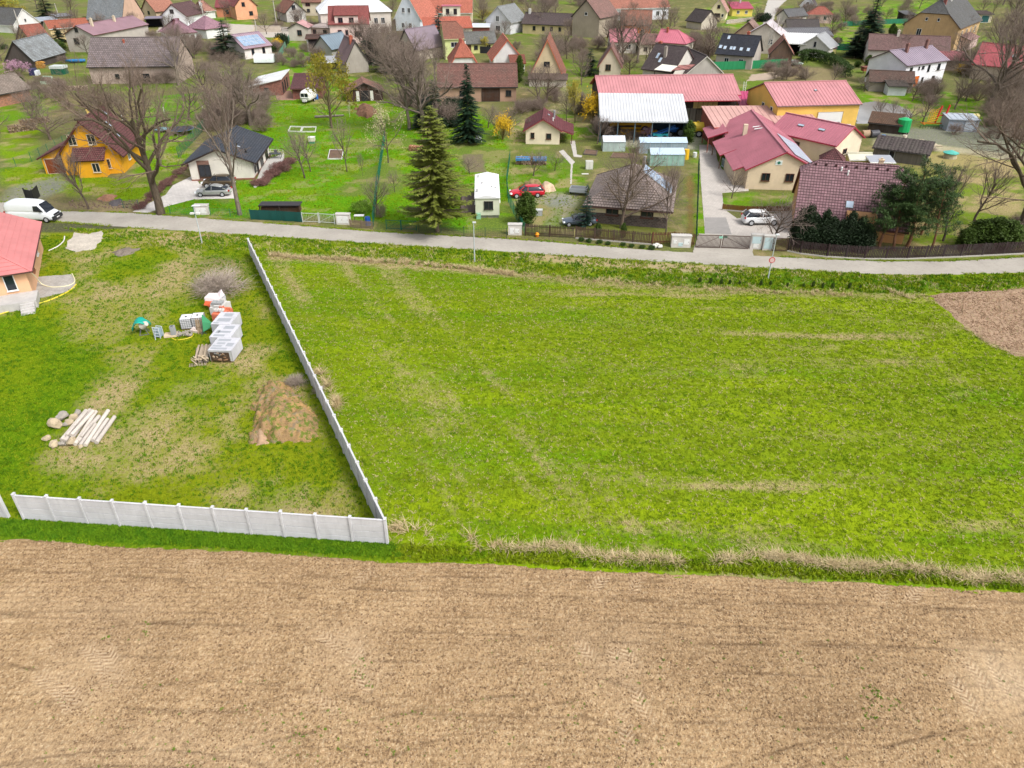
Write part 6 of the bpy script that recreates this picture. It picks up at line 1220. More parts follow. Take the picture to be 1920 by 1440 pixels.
h10=house('solar_cottage','white cottage with mauve roof carrying grey solar panels near the street','house',(457,90),ang=52,L=8.5,D=9.5,e=2.8,r=5.6,ov=.4,og=.3,wall=P(240,232,228),roof=R_(176,148,162),trim=BRF,style='seam',step=.6,frame=BRF,solar=('f',.08,.15,6,3,1.15,1.3),wins=[('f',.3,1.6,.7,1.3),('f',.7,1.6,.7,1.3),('l',.5,1.6,.8,1.2)])
# ---- upper left
h1=house('grey_white_cottage','white gabled cottage with grey tile roof at the left edge','house',(24,46),ang=68,L=9.5,D=11,e=2.6,r=6.8,ov=.3,ridge='y',wall=P(236,234,232),roof=T(112,112,112,age=.5),trim=WHF,wins=[('f',.5,3.4,.4,.6,DKF)])
h2=house('grey_old_barn','dilapidated shed with patchy grey slate roof slope on the left','barn',(10,112),ang=-2,L=7.0,D=14,e=2.0,r=6.2,ridge='y',ov=.3,wall=W(90,80,76),roof=T(160,166,170,age=.7),trim=DKF)
h3=house('brick_red_farmhouse','farmhouse with brick red tile roof and ochre wall on the left','house',(61,78),(96,74),D=9,e=3.2,ry=46,pitch=40,wall=P(232,206,150,dirt=.2),roof=T(190,96,74,age=.25),trim=BRF,frame=DKF,wins=[('f',.45,1.2,.9,.7,DKF),('f',.85,1.5,1.2,.7,DKF)])
h3b=house('orange_dormer_wing','long orange tiled wing with pale dormer front behind the brick red farmhouse','house',(92,52),(166,46),D=9,e=3.8,ry=36,pitch=36,wall=P(238,214,158),roof=T(206,104,74,age=.15),trim=WHF,wins=[('f',.2,2.4,1.0,1.0,DKF),('f',.5,2.4,1.0,1.0,DKF)])
h4=house('mauve_roof_house','grey beige gabled house with long mauve sheet metal roof and two chimneys','house',(121,63),ang=-12,L=9.0,D=24,e=4.6,ay=48,ridge='y',ov=.35,wall=P(196,188,178,dirt=.3),roof=R_(168,132,142),trim=BRF,style='seam',step=.7,frame=DKF,wins=[('f',.45,5.6,.9,.9),('f',.35,2.8,1.4,1.4)],chim=[('f',.2,.75,.6,1.8,CHW),('f',.6,.8,.6,1.3,CHW)])
h5=house('grey_big_barn','huge barn with grey slate roof cut by the top picture edge','barn',(163,34),(228,34),D=16,e=4.5,r=13.5,og=.2,wall=P(214,180,156,dirt=.3),roof=T(136,142,146,age=.4),trim=DKF)
h5b=house('flat_grey_hut','low beige hut with flat bluish roof between the farm wing and the big grey barn','shed',(107,31),(134,29),D=6,e=3.0,r=3.3,mono=True,wall=P(200,190,170),roof=R_(140,150,164),trim=DKF,style='flat')
h5c=house('pale_sheet_shelter','low shelter with pale grey sheet roof left of the flat grey hut','shed',(68,40),(108,37),D=6,e=2.2,r=2.8,mono=True,wall=DKWOOD,roof=R_(178,188,200),trim=DKF,style='corr')
h6=house('great_tile_barn','great barn with long dark brown weathered tile roof, the largest roof on the left','barn',(164,122),(331,120),D=14,e=4.0,ry=70,pitch=40,ov=.5,og=.2,wall=P(190,170,158,dirt=.7),roof=T(136,120,120,age=.35,h=.5,w=.5),trim=DKF,step=.5,chim=[('f',.38,.82,.35,.5,TERRA)],wins=[('f',.3,1.6,.8,.8,DKF),('f',.62,1.2,1.6,1.6,DKF)])
h7=house('white_front_cottage','white gabled cottage with brown roof and red door near the top left','house',(303,27),(348,28),D=12,e=3.4,ay=8,ridge='y',ov=.6,wall=P(242,244,246,dirt=.05),roof=T(120,82,84,age=.2),trim=BRF,frame=DKF,wins=[('f',.45,4.4,1.3,1.1),('f',.42,1.4,.9,1.2)],doors=[('f',.62,1.2,2.2,Pt(150,50,56),BRF)])
h7b=house('tan_small_gable','small tan gabled house with orange roof left of the white fronted cottage','house',(265,18),(291,20),D=9,e=3.4,r=7.0,ridge='y',wall=P(206,184,156),roof=T(208,128,100,age=.2),trim=BRF,wins=[('f',.5,2.6,.9,1.0,DKF)])
h7c=house('dark_carport','flat roofed dark carport beside the white fronted cottage','carport',(272,35),(302,34),D=6,e=2.9,r=3.0,mono=True,wall=W(80,76,84),roof=R_(140,130,150),trim=DKF,style='flat',open_front=True)
h8=house('plum_hip_house','white house with plum pink hipped roof beside the street on the left','house',(322,62),(366,58),D=9,e=3.2,r=6.4,end0=(0,4),end1=(0,4),wall=P(240,240,240),roof=T(178,124,142,age=.1),trim=Pt(110,54,64),wins=[('f',.6,1.6,.9,1.2,BRF),('f',.85,1.6,.9,1.2,BRF)])
h8b=house('plum_hip_annexe','second plum roofed building adjoining the plum hipped house','house',(352,50),ang=-30,L=8,D=8,e=3.0,r=5.8,end0=(0,3.5),end1=(0,3.5),wall=P(236,236,236),roof=T(184,130,148,age=.1),trim=Pt(110,54,64))
h0=house('brick_shed_left','brick shed with tan roof cut by the left picture edge','shed',(-14,176),ang=64,L=7.5,D=7,e=2.6,r=5.0,wall=M('brick',(176,120,92)),roof=T(160,140,126,age=.5),trim=DKF)
# ---- garden sheds
t9=house('white_roof_shed','brick shed with slanting white sheet roof and open bays','shed',(487,143),ang=-84,L=11,D=6.4,e=2.0,r=3.3,mono=True,wall=M('brick',(150,96,80)),roof=R_(236,238,240),trim=WHF,style='seam',step=.8,wins=[('b',.15,1.4,.9,1.9,DKF),('b',.4,1.4,.9,1.9,DKF),('b',.65,1.4,.9,1.9,DKF),('r',.5,1.1,.8,.8,DKF)])  # framed dark panes on the back wall stand in for shade inside open bays
t10=house('maroon_shed','low brick shed with flat maroon roof behind the white caravan','shed',(547,165),(602,164),D=7,e=2.2,r=3.8,mono=True,wall=M('brick',(140,80,66)),roof=T(124,72,76,age=.3),trim=BRF)
t11=house('timber_hut','dark timber hut with copper and grey roof and white shutters by the entrance','hut',(650,173),(717,170),D=6.0,e=1.9,r=3.6,ridge='y',ov=.4,og=.4,wall=W(84,62,54),roof=T(176,112,92,age=.4),trim=DKF,doors=[('f',.5,1.5,1.9,W(40,38,42),DKF)])
for u_ in (2.2,5.1):box_on(t11,'f',u_*t11.L/7.4,1.05,.6,1.9,.08,'shutter',Pt(226,224,216))
# ================================================================ TREES AND SHRUBS
def tubes(segs,mat,name,sides=3):
    """segs (n,8): p0 p1 r0 r1 -> one mesh of tapered prisms"""
    A=np.array(segs,float); P0,P1,R0,R1=A[:,:3],A[:,3:6],A[:,6],A[:,7]
    d=P1-P0; d/=np.linalg.norm(d,axis=1)[:, None]+1e-9; up=np.where(abs(d[:,2:3])>.9,[[1.,0,0]],[[0,0,1.]])
    a=np.cross(d,up); a/=np.linalg.norm(a,axis=1)[:, None]+1e-9; b=np.cross(d,a); n_=len(A); V=np.zeros((n_,2*sides,3))
    for k in range(sides):
        t=2*math.pi*k/sides; o=a*math.cos(t)+b*math.sin(t); V[:,k]=P0+o*R0[:, None]; V[:,sides+k]=P1+o*R1[:, None]
    base=(np.arange(n_)*2*sides)[:, None]; F_=[np.concatenate([base+k,base+(k+1)%sides,base+sides+(k+1)%sides,base+sides+k],1) for k in range(sides)]
    return np_mesh(name,V.reshape(-1,3),np.concatenate(F_),mat,sides>3)
def rot_about(d,ang,az):
    d=d.normalized(); p=d.orthogonal().normalized(); p.rotate(Matrix.Rotation(az,3,d)); q=d.copy(); q.rotate(Matrix.Rotation(ang,3,d.cross(p).normalized())); return q
def bare_proto(seed,H,r0,fork=.3,nlimb=9,depth=4,spread=50,up=.25,wander=.18,kids=(0,7,6,5,4),lens=(.55,.6,.55,.5),bark=(112,98,84),twig=(128,108,92),leaf=None,tw=.011,lean=0,multi=1,straight=.07,nleaf=1,lsz=.12):
    rr=random.Random(seed); big,small,tips=[],[],[]
    def grow(p,d,L,r,lev):
        n_=6 if lev==0 else (5 if lev==1 else (4 if lev==2 else 3)); st=L/n_; pts=[(p.copy(),d.copy(),r)]
        for i in range(n_):
            wd=straight if lev==0 else wander
            d=(d+Vector((rr.gauss(0,wd),rr.gauss(0,wd),rr.gauss(0,wd)+up*(.1 if lev==0 else .22)))).normalized(); q=p+d*st
            r1=r0*(.62 if i==n_-1 else 1-.38*(i+1)/n_) if lev==0 and depth>1 and False else r*(1-.13 if lev<2 else .8)
            if q.z<.4 and lev>0:d.z=abs(d.z); q=p+d*st
            (big if lev<2 else small).append((*p,*q,r,r1)); p,r=q,r1; pts.append((p.copy(),d.copy(),r))
        if lev>=depth:tips.append((p.copy(),d.copy())); return
        k=kids[lev+1] if lev>0 else nlimb
        for j in range(k):
            t=(fork+(1-fork)*((j+.5)/k)**.8 if lev==0 else .25+.75*(j+rr.random())/k); f=t*n_; i=min(n_-1,int(f)); a,b=pts[i],pts[i+1]; q=a[0].lerp(b[0],f-i); dd=a[1].lerp(b[1],f-i).normalized(); rq=a[2]+(b[2]-a[2])*(f-i)
            ang=math.radians(rr.uniform(spread*.65,spread*1.2)*(1 if lev==0 else .85)*(1.1-.35*t)); az=j*2.4+rr.uniform(-.5,.5); nd=rot_about(dd,ang,az)
            if lev==0:Lc=H*lens[0]*(1.12-.55*(t-fork)/(1-fork+1e-6))*rr.uniform(.8,1.1)
            else:Lc=L*lens[min(lev,3)]*rr.uniform(.7,1.15)*(1.15-.4*t)
            grow(q,nd,Lc,max(tw,rq*(.58 if lev==0 else .55)),lev+1)
    for m_ in range(multi):
        d0=Vector((lean+rr.gauss(0,.05),rr.gauss(0,.05),1)) if multi==1 else Vector((rr.gauss(0,.3),rr.gauss(0,.3),1))
        grow(Vector((rr.gauss(0,.1)*(multi>1),rr.gauss(0,.1)*(multi>1),-.2)),d0.normalized(),H*(.62 if multi==1 else .5),r0,0)
    bm_=M('bark',bark,.75); tm=M('bark',twig,.8,moss=.05)
    res={'trunk':tubes(big,bm_,'trunk',6),'crown':tubes(small,tm,'crown',3)}
    if leaf:
        V,Fc=[],[]
        for p,d in tips:
            for _ in range(nleaf):
                c_=p+Vector((rr.gauss(0,.14),rr.gauss(0,.14),rr.gauss(0,.14))) if nleaf>1 else p
                a=Vector((rr.gauss(0,1),rr.gauss(0,1),rr.gauss(0,1))).normalized(); b=a.orthogonal().normalized(); s_=lsz*rr.uniform(.6,1.3); k=len(V); V+=[c_-a*s_,c_+b*s_*.6,c_+a*s_,c_-b*s_*.6]; Fc.append((k,k+1,k+2,k+3))
        res['leaves']=np_mesh('leaves',V,Fc,leaf)
    return res
def clump_faces(C,nper,rad,lsz,rr,V,Fc,flat=.7,aspect=.55):
    for c_ in C:
        for _ in range(nper):
            p=c_+np.array([rr.normal(0,rad),rr.normal(0,rad),rr.normal(0,rad*flat)]); a=rr.normal(0,1,3); a/=np.linalg.norm(a); b=np.cross(a,rr.normal(0,1,3)); b/=np.linalg.norm(b)+1e-9; s_=lsz*rr.uniform(.6,1.3); k=len(V)
            V+=[p-a*s_,p+b*s_*aspect,p+a*s_,p-b*s_*aspect]; Fc.append((k,k+1,k+2,k+3))
def spruce_proto(seed,H,R,mat,tiers=26,per=9,droop=.25,gap=.0,base=.08,bark=(92,76,64),lsz=.3,power=.85,ragged=.2,upt=.0):
    rr=np.random.RandomState(seed); V,Fc=[],[]; br=[]
    for i in range(tiers):
        t=(i+.3)/tiers; z=H*(base+(1-base)*t); rad=R*(1-t)**power*(1+rr.normal(0,ragged*.5)); n_=max(4,int(per*(1-t*.55)))
        for j in range(n_):
            if rr.uniform()<gap: continue
            az=rr.uniform(0,2*math.pi); L=max(.15,rad*rr.uniform(1-ragged*1.4,1.12)); dx,dy=math.cos(az),math.sin(az); zz=z+rr.uniform(-.5,.5)*H/tiers
            br.append((0,0,zz,dx*L,dy*L,zz-droop*L+upt*L,.025+.02*L/2,.01)); steps=max(2,int(L/(lsz*.62)))
            for k in range(steps):
                u=(k+.6)/steps; wv=lsz*(1.15-.55*u)*(1.1 if L>.8 else .8); px_,py_=dx*L*u,dy*L*u; pz=zz-droop*L*u*(1.15-.3*u)+upt*L*u*u
                for sg in (-1,1):
                    a_=az+sg*rr.uniform(.5,1.0); tx_,ty_=px_+math.cos(a_)*wv*1.3,py_+math.sin(a_)*wv*1.3; kk=len(V); tz=pz-rr.uniform(.02,.55)*wv
                    V+=[(px_-dx*wv*.35,py_-dy*wv*.35,pz+.03),(px_+dx*wv*.5,py_+dy*wv*.5,pz-.02),(tx_+dx*wv*.3,ty_+dy*wv*.3,tz),(tx_-dx*wv*.25,ty_-dy*wv*.25,tz-.03)]; Fc.append((kk,kk+1,kk+2,kk+3))
    for k in range(14):
        kk=len(V); a_=k*2.4; z=H*(.94+.06*k/14); s_=lsz*.5*(1.2-k/14); V+=[(0,0,z-s_*.2),(math.cos(a_)*s_,math.sin(a_)*s_,z-s_*.2),(0,0,z+s_*1.4),(math.cos(a_+2)*s_*.4,math.sin(a_+2)*s_*.4,z)]; Fc.append((kk,kk+1,kk+2,kk+3))
    tr=[(0,0,-.2,0,0,H*.5,H*.018,H*.011),(0,0,H*.5,0,0,H,H*.011,.01)]
    tm=tubes(tr,M('bark',bark,.75),'trunk',7)
    return {'trunk':tm,'crown':np_mesh('crown',V,Fc,mat),'branches':tubes(br,M('bark',bark,.75),'branches',3)}
def pine_proto(seed,H,mat):
    rr=random.Random(seed); nr=np.random.RandomState(seed); big,small=[],[]; C=[]
    p=Vector((0,0,-.2)); d=Vector((.05,0,1)); r=H*.02; pts=[]
    for i in range(8):d=(d+Vector((rr.gauss(0,.06),rr.gauss(0,.06),.1))).normalized(); q=p+d*H/8.3; big.append((*p,*q,r,r*.86)); p=q; r*=.86; pts.append((p.copy(),r))
    for i in range(2,8):
        for j in range(5):
            a_=rr.uniform(0,6.28); q=pts[i][0]-Vector((0,0,rr.uniform(0,H/9))); L=H*.36*(1.1-.75*(i-2)/6)*rr.uniform(.6,1.1); dd=Vector((math.cos(a_),math.sin(a_),rr.uniform(-.05,.55))).normalized()
            pp=q.copy(); rb_2=pts[i][1]*.5
            for k in range(4):
                dd=(dd+Vector((rr.gauss(0,.15),rr.gauss(0,.15),.12))).normalized(); q2=pp+dd*L/4; small.append((*pp,*q2,rb_2,rb_2*.75)); pp=q2; rb_2*=.75
                if k>0:
                    for _ in range(4):C.append(np.array(pp+Vector((rr.gauss(0,.38),rr.gauss(0,.38),rr.uniform(-.1,.35)))))
    C.append(np.array(pts[-1][0])); V,Fc=[],[]
    for c_ in C:
        for _ in range(24):
            a=nr.normal(0,1,3); a[2]=abs(a[2])*.8+.1; a/=np.linalg.norm(a); b=np.cross(a,[0,0,1.]); b/=np.linalg.norm(b)+1e-6; s_=nr.uniform(.16,.34); k=len(V); o=c_+nr.normal(0,.13,3)
            V+=[o-b*.035,o+b*.035,o+a*s_+b*.012,o+a*s_-b*.012]; Fc.append((k,k+1,k+2,k+3))
    return {'trunk':tubes(big,M('bark',(140,100,76)),'trunk',7),'limbs':tubes(small,M('bark',(120,92,74)),'limbs',4),'crown':np_mesh('crown',V,Fc,mat)}
def bush_proto(seed,H,R,mat,nc=220,per=22,lsz=.08,shape='ball',rad=.16):
    rr=np.random.RandomState(seed); C=[]
    while len(C)<nc:
        p=rr.uniform(-1,1,3); l=np.linalg.norm(p)
        if l>1 or l<.45: continue
        z=(p[2]+1)/2
        if shape=='cone':k=(1.02-z)**.7; C.append(np.array([p[0]*R*k*1.15,p[1]*R*k*1.15,.1+z*H*.95]))
        elif shape=='column':k=1 if z<.65 else (1.0-z)/.35*.6+.4; C.append(np.array([p[0]*R*k,p[1]*R*k,.1+z*H*.93]))
        else:C.append(np.array([p[0]*R*(1+.25*math.sin(p[1]*5)),p[1]*R,.08+z*H*.9]))
    V,Fc=[],[]; clump_faces(C,per,rad,lsz,rr,V,Fc)
    tr=[(0,0,-.1,0,0,H*.75,.05+H*.012,.02)]+[(0,0,H*.15*k,math.cos(k*2.4)*R*.6,math.sin(k*2.4)*R*.6,H*(.3+.1*k),.03,.012) for k in range(5)]
    return {'trunk':tubes(tr,M('bark',(100,84,70)),'trunk',5),'crown':np_mesh('crown',V,Fc,mat)}
LG= lambda c,**k:M('leaf',c,.78,**k)
PROTO={
 'oak':bare_proto(11,17.5,.62,fork=.3,nlimb=14,depth=4,spread=60,up=.34,kids=(0,8,7,6,5),lens=(.66,.56,.52,.5),bark=(100,88,74),twig=(135,117,104),tw=.013),
 'tall':bare_proto(12,17.5,.42,fork=.33,nlimb=13,depth=4,tw=.013,spread=50,up=.30,kids=(0,7,6,5,4),lens=(.5,.55,.52,.5),bark=(138,126,114),twig=(146,128,117)),
 'wide':bare_proto(13,10.5,.30,fork=.16,nlimb=15,depth=3,tw=.014,spread=60,up=.22,kids=(0,11,10,8),lens=(.62,.6,.5,.45),bark=(116,100,88),twig=(139,123,110)),
 'broad':bare_proto(14,17,.5,fork=.22,nlimb=16,depth=4,tw=.015,spread=52,up=.28,kids=(0,8,8,6,6),lens=(.56,.58,.54,.5),bark=(120,108,98),twig=(147,131,120)),
 'mid':bare_proto(15,9,.2,fork=.22,nlimb=13,depth=3,tw=.014,spread=50,up=.3,kids=(0,10,9,7),lens=(.5,.55,.5,.45),bark=(110,96,86),twig=(144,128,117)),
 'fruit':bare_proto(16,5,.14,fork=.28,nlimb=11,depth=3,spread=62,up=.18,kids=(0,9,8,7),lens=(.62,.6,.5,.45),bark=(104,90,80),twig=(149,132,123),tw=.011),
 'blossom':bare_proto(17,6.6,.16,fork=.25,nlimb=10,depth=3,spread=56,up=.2,kids=(0,8,7,5),lens=(.55,.6,.5,.45),bark=(104,92,82),twig=(152,137,121),leaf=M('leaf',(204,198,150),.75,tip=(1,.95,.8)),nleaf=5,lsz=.08),
 'willow':bare_proto(18,7.5,.18,fork=.25,nlimb=11,depth=3,spread=50,up=.2,kids=(0,8,7,6),lens=(.52,.6,.5,.45),bark=(110,98,70),twig=(160,147,93),leaf=M('leaf',(186,174,60),.75),nleaf=8,lsz=.11),
 'shrub':bare_proto(19,3.2,.05,fork=.08,nlimb=9,depth=3,spread=46,up=.2,kids=(0,8,7,5),lens=(.7,.62,.55,.5),bark=(128,108,96),twig=(152,134,123),multi=6,tw=.012),
 'forsythia':bare_proto(20,2.6,.04,fork=.1,nlimb=8,depth=2,spread=40,up=.2,kids=(0,9,6),lens=(.7,.62,.55,.5),bark=(120,100,60),twig=(183,157,78),multi=6,leaf=M('leaf',(224,184,30),.8,tip=(1,.9,.6)),nleaf=5,lsz=.09),
 'pink':bare_proto(21,4.0,.06,fork=.12,nlimb=9,depth=2,spread=42,up=.2,kids=(0,9,7),lens=(.65,.62,.55,.5),bark=(110,90,90),twig=(160,134,140),multi=4,leaf=M('leaf',(204,160,184),.8,tip=(1,.9,.95)),nleaf=6,lsz=.1),
 'birch':bare_proto(22,9.5,.14,fork=.2,nlimb=12,depth=2,spread=38,up=.3,kids=(0,9,7),lens=(.38,.6,.55,.5),bark=(224,218,208),twig=(191,178,165),tw=.01),
 'spruce':spruce_proto(31,12,2.9,LG((34,62,38)),38,13,.3,lsz=.34),
 'blue_spruce':spruce_proto(32,10.5,2.5,LG((52,92,84)),26,9,.22,.08,lsz=.32),
 'olive':spruce_proto(33,13.5,4.3,LG((116,130,54),tip=(1.5,1.2,.7)),46,15,.1,.08,.14,(128,112,96),.36,.62,.26,.12),
 'young_spruce':spruce_proto(34,5.0,1.5,LG((48,80,66)),15,8,.1,.1,.08,lsz=.22,upt=.12),
 'dark_conifer':spruce_proto(35,10,2.6,LG((38,60,34)),24,10,.2,.1,lsz=.36,ragged=.35),
 'pine':pine_proto(36,9.5,LG((62,88,44),tip=(1.5,1.3,.9))),
 'thuja':bush_proto(41,4.0,.85,LG((78,104,30)),320,22,.09,'column',.15),
 'thuja_cone':bush_proto(42,4.0,1.15,LG((40,60,32)),360,22,.1,'cone',.17),
 'green_bush':bush_proto(43,1.6,1.1,LG((66,96,34)),170,20,.08),
 'bright_bush':bush_proto(44,1.5,1.3,LG((128,170,50)),200,20,.07),
 'brown_bush':bush_proto(45,1.1,1.3,LG((150,110,104)),200,20,.06),
 'dark_bush':bush_proto(46,2.6,1.9,LG((40,62,34)),260,22,.12,rad=.25)}
HGT={'oak':17.5,'tall':17.5,'wide':10.5,'broad':17,'mid':9,'fruit':5,'blossom':6.6,'willow':7.5,'shrub':3.2,'forsythia':2.6,'pink':4,'birch':9.5,'spruce':12,'blue_spruce':10.5,'olive':13.5,'young_spruce':5,'dark_conifer':10,'pine':9.5,'thuja':4,'thuja_cone':4,'green_bush':1.6,'bright_bush':1.5,'brown_bush':1.1,'dark_bush':2.6}
for k_,pr_ in PROTO.items():
    zz=np.concatenate([np.array([v.co[:] for v in me.vertices]) for nm,me in pr_.items() if nm in ('crown','leaves')]); HGT[k_]=(float(np.percentile(zz[:,2],99.7)),float(np.percentile(np.hypot(zz[:,0],zz[:,1]),95)))
TNAME={'oak':'bare_oak','tall':'bare_tree','wide':'bare_tree','broad':'bare_tree','mid':'bare_tree','fruit':'fruit_tree','blossom':'budding_tree','willow':'yellow_green_tree','shrub':'bare_shrub','forsythia':'yellow_shrub','pink':'pink_shrub','birch':'birch_tree','spruce':'spruce_tree','blue_spruce':'blue_spruce','olive':'conifer_tree','young_spruce':'young_spruce','dark_conifer':'dark_conifer','pine':'pine_tree','thuja':'thuja','thuja_cone':'dark_thuja','green_bush':'green_bush','bright_bush':'green_bush','brown_bush':'heather_bush','dark_bush':'evergreen_bush'}
TC=random.Random(77)
HOUSES=[(o.location.copy(),o.name.split('.')[0].replace('_',' ')) for o in COL.objects if o.get('category') in ('house','barn','hall','shed','hut','building','garage')]
HOUSES=[(p,PR(p.x,p.y,1.5),n_) for p,n_ in HOUSES]; USED=set()
def where(desc,px,py):
    '''a label that places a plant by the buildings next to it'''
    for p,q,n_ in sorted(HOUSES,key=lambda h:math.hypot(h[1][0]+18-px,(h[1][1]-py)*1.6)):
        dx,dy=px-(q[0]+18),py-q[1]; rel=('to the right of' if dx>0 else 'to the left of') if abs(dx)>30 else ('in front of' if dy>2 else 'behind')
        lb='%s %s the %s'%(desc,rel,n_)
        if lb not in USED:USED.add(lb); return lb
    return desc
def tree(kind,px,pb,top=None,label=None,wpx=None,group=None,rz=None,h=None):
    """trunk foot at picture point (px, pb), crown top at row top; wpx = crown width in photo pixels"""
    g_=G(px,pb); H0,R0=HGT[kind]; hh=h or max(.4,ZAT(g_.x,g_.y,top)); sz=hh/H0; d_=g_.y*cp_+(CAM_H-hh*.6)*sp_
    sx=sz if wpx is None else wpx*d_/F_PX/2/R0
    t=empty(TNAME[kind],(g_.x,g_.y,0),TC.uniform(0,6.28) if rz is None else rz,label,'tree' if kind not in ('shrub','forsythia','pink','green_bush','bright_bush','brown_bush','dark_bush') else 'shrub',group)
    t.scale=(sx,sx,sz)
    for nm,me in PROTO[kind].items():link(nm,me,t)
    return t
TREES=[
 ('oak',302,402,92,'great bare oak with thick trunk standing at the road before the yellow house',290),
 ('tall',450,403,112,'tall bare grey tree with smooth trunk in front of the white bungalow',170),
 ('mid',166,392,276,'small bare tree between the road and the yellow house garage',92),
 ('wide',1164,428,262,'bare spreading tree before the brown hipped bungalow',190),
 ('broad',795,248,60,'huge bare tree with several pale trunks behind the olive conifer',190),
 ('tall',768,244,70,'second trunk of bare trees, left of the huge bare tree',130),
 ('broad',1852,206,8,'tall dark bare tree right of the white two storey house',200),
 ('oak',1908,442,176,'large bare tree cut by the right picture edge behind the dark fence',330),
 ('mid',1768,452,300,'slender bare tree behind the dark fence right of the pines',90),('mid',1826,415,300,'bare tree in the right garden, farther back',100),
 ('fruit',1448,458,362,'small budding tree in front of the white compact suv',130),('fruit',1372,372,318,'tiny leafless fruit tree by the paved yard',50),
 ('mid',1248,440,300,'thin bare tree at the right corner of the brown bungalow',60),('mid',1258,400,310,'thin bare tree beside the solar side of the brown bungalow',50),
 ('wide',95,262,200,'bare orchard tree left behind the yellow house',130),('mid',60,232,178,'bare orchard tree near the stacked firewood at the left',80),('wide',190,215,150,'bare tree between yellow house and great tile barn',130),
 ('mid',355,226,150,'bare tree beyond the oak on the lawn',90),('tall',335,160,50,'tall bare tree at the right gable of the great tile barn',110),('mid',395,190,105,'bare tree behind the tall grey one',110),('broad',470,235,110,'brownish bare tree behind the white bungalow roof',150),('mid',430,240,165,'brown bare tree close behind the slate coloured roof',90),('wide',440,150,90,'greyish bare crown before the dark conifer',110),
 ('fruit',572,334,240,'bare fruit tree on the lawn, left of the soil bed',78),('fruit',583,322,246,'bare fruit tree on the lawn directly behind its neighbour',60),('fruit',651,322,215,'bare fruit tree beside the framed soil bed',52),('blossom',728,305,196,'fruit tree with pale opening buds by the green fence',80),('fruit',706,402,326,'old bare fruit tree near the blue barrel',66),('fruit',740,360,316,'tiny budding tree left of the olive conifer',30),('birch',656,220,186,'thin young tree on the garden lawn',14),('fruit',680,330,284,'slim young tree right of the soil bed',16),
 ('willow',622,240,100,'yellow green budding tree in front of the maroon shed',92),('mid',620,236,170,'thin dark tree under the yellow green crown',50),
 ('olive',820,434,204,'big olive green conifer beside the road',122),('spruce',879,268,122,'dark green spruce below the long tile barn',60),('blue_spruce',825,92,10,'blue spruce in front of the pale green house',46),('dark_conifer',428,112,38,'dark conifer left of the solar cottage',54),('spruce',1622,106,-2,'huge dark spruce in the upper right',70),('dark_conifer',1604,108,40,'dark conifer merging with the huge spruce on its left',50),('dark_conifer',112,80,48,'dark evergreen between farmhouse and mauve roofed house',30),('thuja',113,104,74,'trimmed dark green conifer in front of the mauve roofed house',28),('dark_conifer',90,34,-10,'dark evergreen at the top left',40),
 ('dark_conifer',700,118,52,'dark evergreen at the left of the bare giants',60),('dark_conifer',735,135,66,'ivy covered dark crown among the bare trees',66),('dark_conifer',815,228,150,'low dark evergreen left of the dark spruce',50),('dark_conifer',800,240,180,'dark fir behind the tip of the olive conifer',60),('dark_conifer',1106,142,92,'slim dark green conifer by the small gable cottage',34),('thuja',974,155,104,'narrow dark cypress at the end of the long tile barn',16),('thuja',1290,270,226,'clipped thuja next to the yellow slurry tank',22),('thuja',987,421,360,'round topped thuja behind the picket fence',38),('young_spruce',1098,428,346,'young blue green spruce by the brown bungalow',36),
 ('pine',1648,466,322,'pine tree, leftmost of the group behind the dark fence',110),('pine',1700,462,296,'tallest pine of the group behind the dark fence',130),('pine',1676,470,350,'nearer low crowned pine of the group behind the dark fence',110),('pine',1746,466,330,'rightmost pine with thin crown behind the dark fence',80),('pine',1726,440,308,'rear pine peeping over the group',90),
 ('birch',1450,95,18,'slender white birch beside the black roofed house',40),('birch',1440,110,34,'second white birch by the curving road',34),
 ('willow',20,48,-6,'yellow green willow at the top left corner',60),('willow',912,100,68,'weeping yellow tree by the grey roofed farmhouse',24),('willow',905,40,18,'yellow flowering tree between orange roofs and grey gable',46),('willow',1078,230,150,'yellow green tree left of the red roofed hall',40),('forsythia',1110,232,172,'orange yellow bush at the left end of the red roofed hall',40),('forsythia',942,262,212,'bright yellow forsythia right of the dark spruce',40),('forsythia',476,80,58,'yellow forsythia behind the solar cottage',22),('forsythia',520,92,70,'yellow orange forsythia by the garden path',22),('forsythia',534,86,76,'small yellow forsythia at the green netting',14),('forsythia',772,52,42,'yellow bush below the blue white gable',16),('forsythia',1800,140,118,'yellow bush right of the white two storey house',24),
 ('pink',36,142,112,'pink flowering shrub beside the firewood on the left',44),('pink',1212,262,238,'pale pink flowering shrub in front of the blue machine',34),('blossom',1062,230,160,'pale budding tree left of the red hall',46)]
for k_,px,pb,tp,lb,wp in TREES:tree(k_,px,pb,tp,lb,wp)
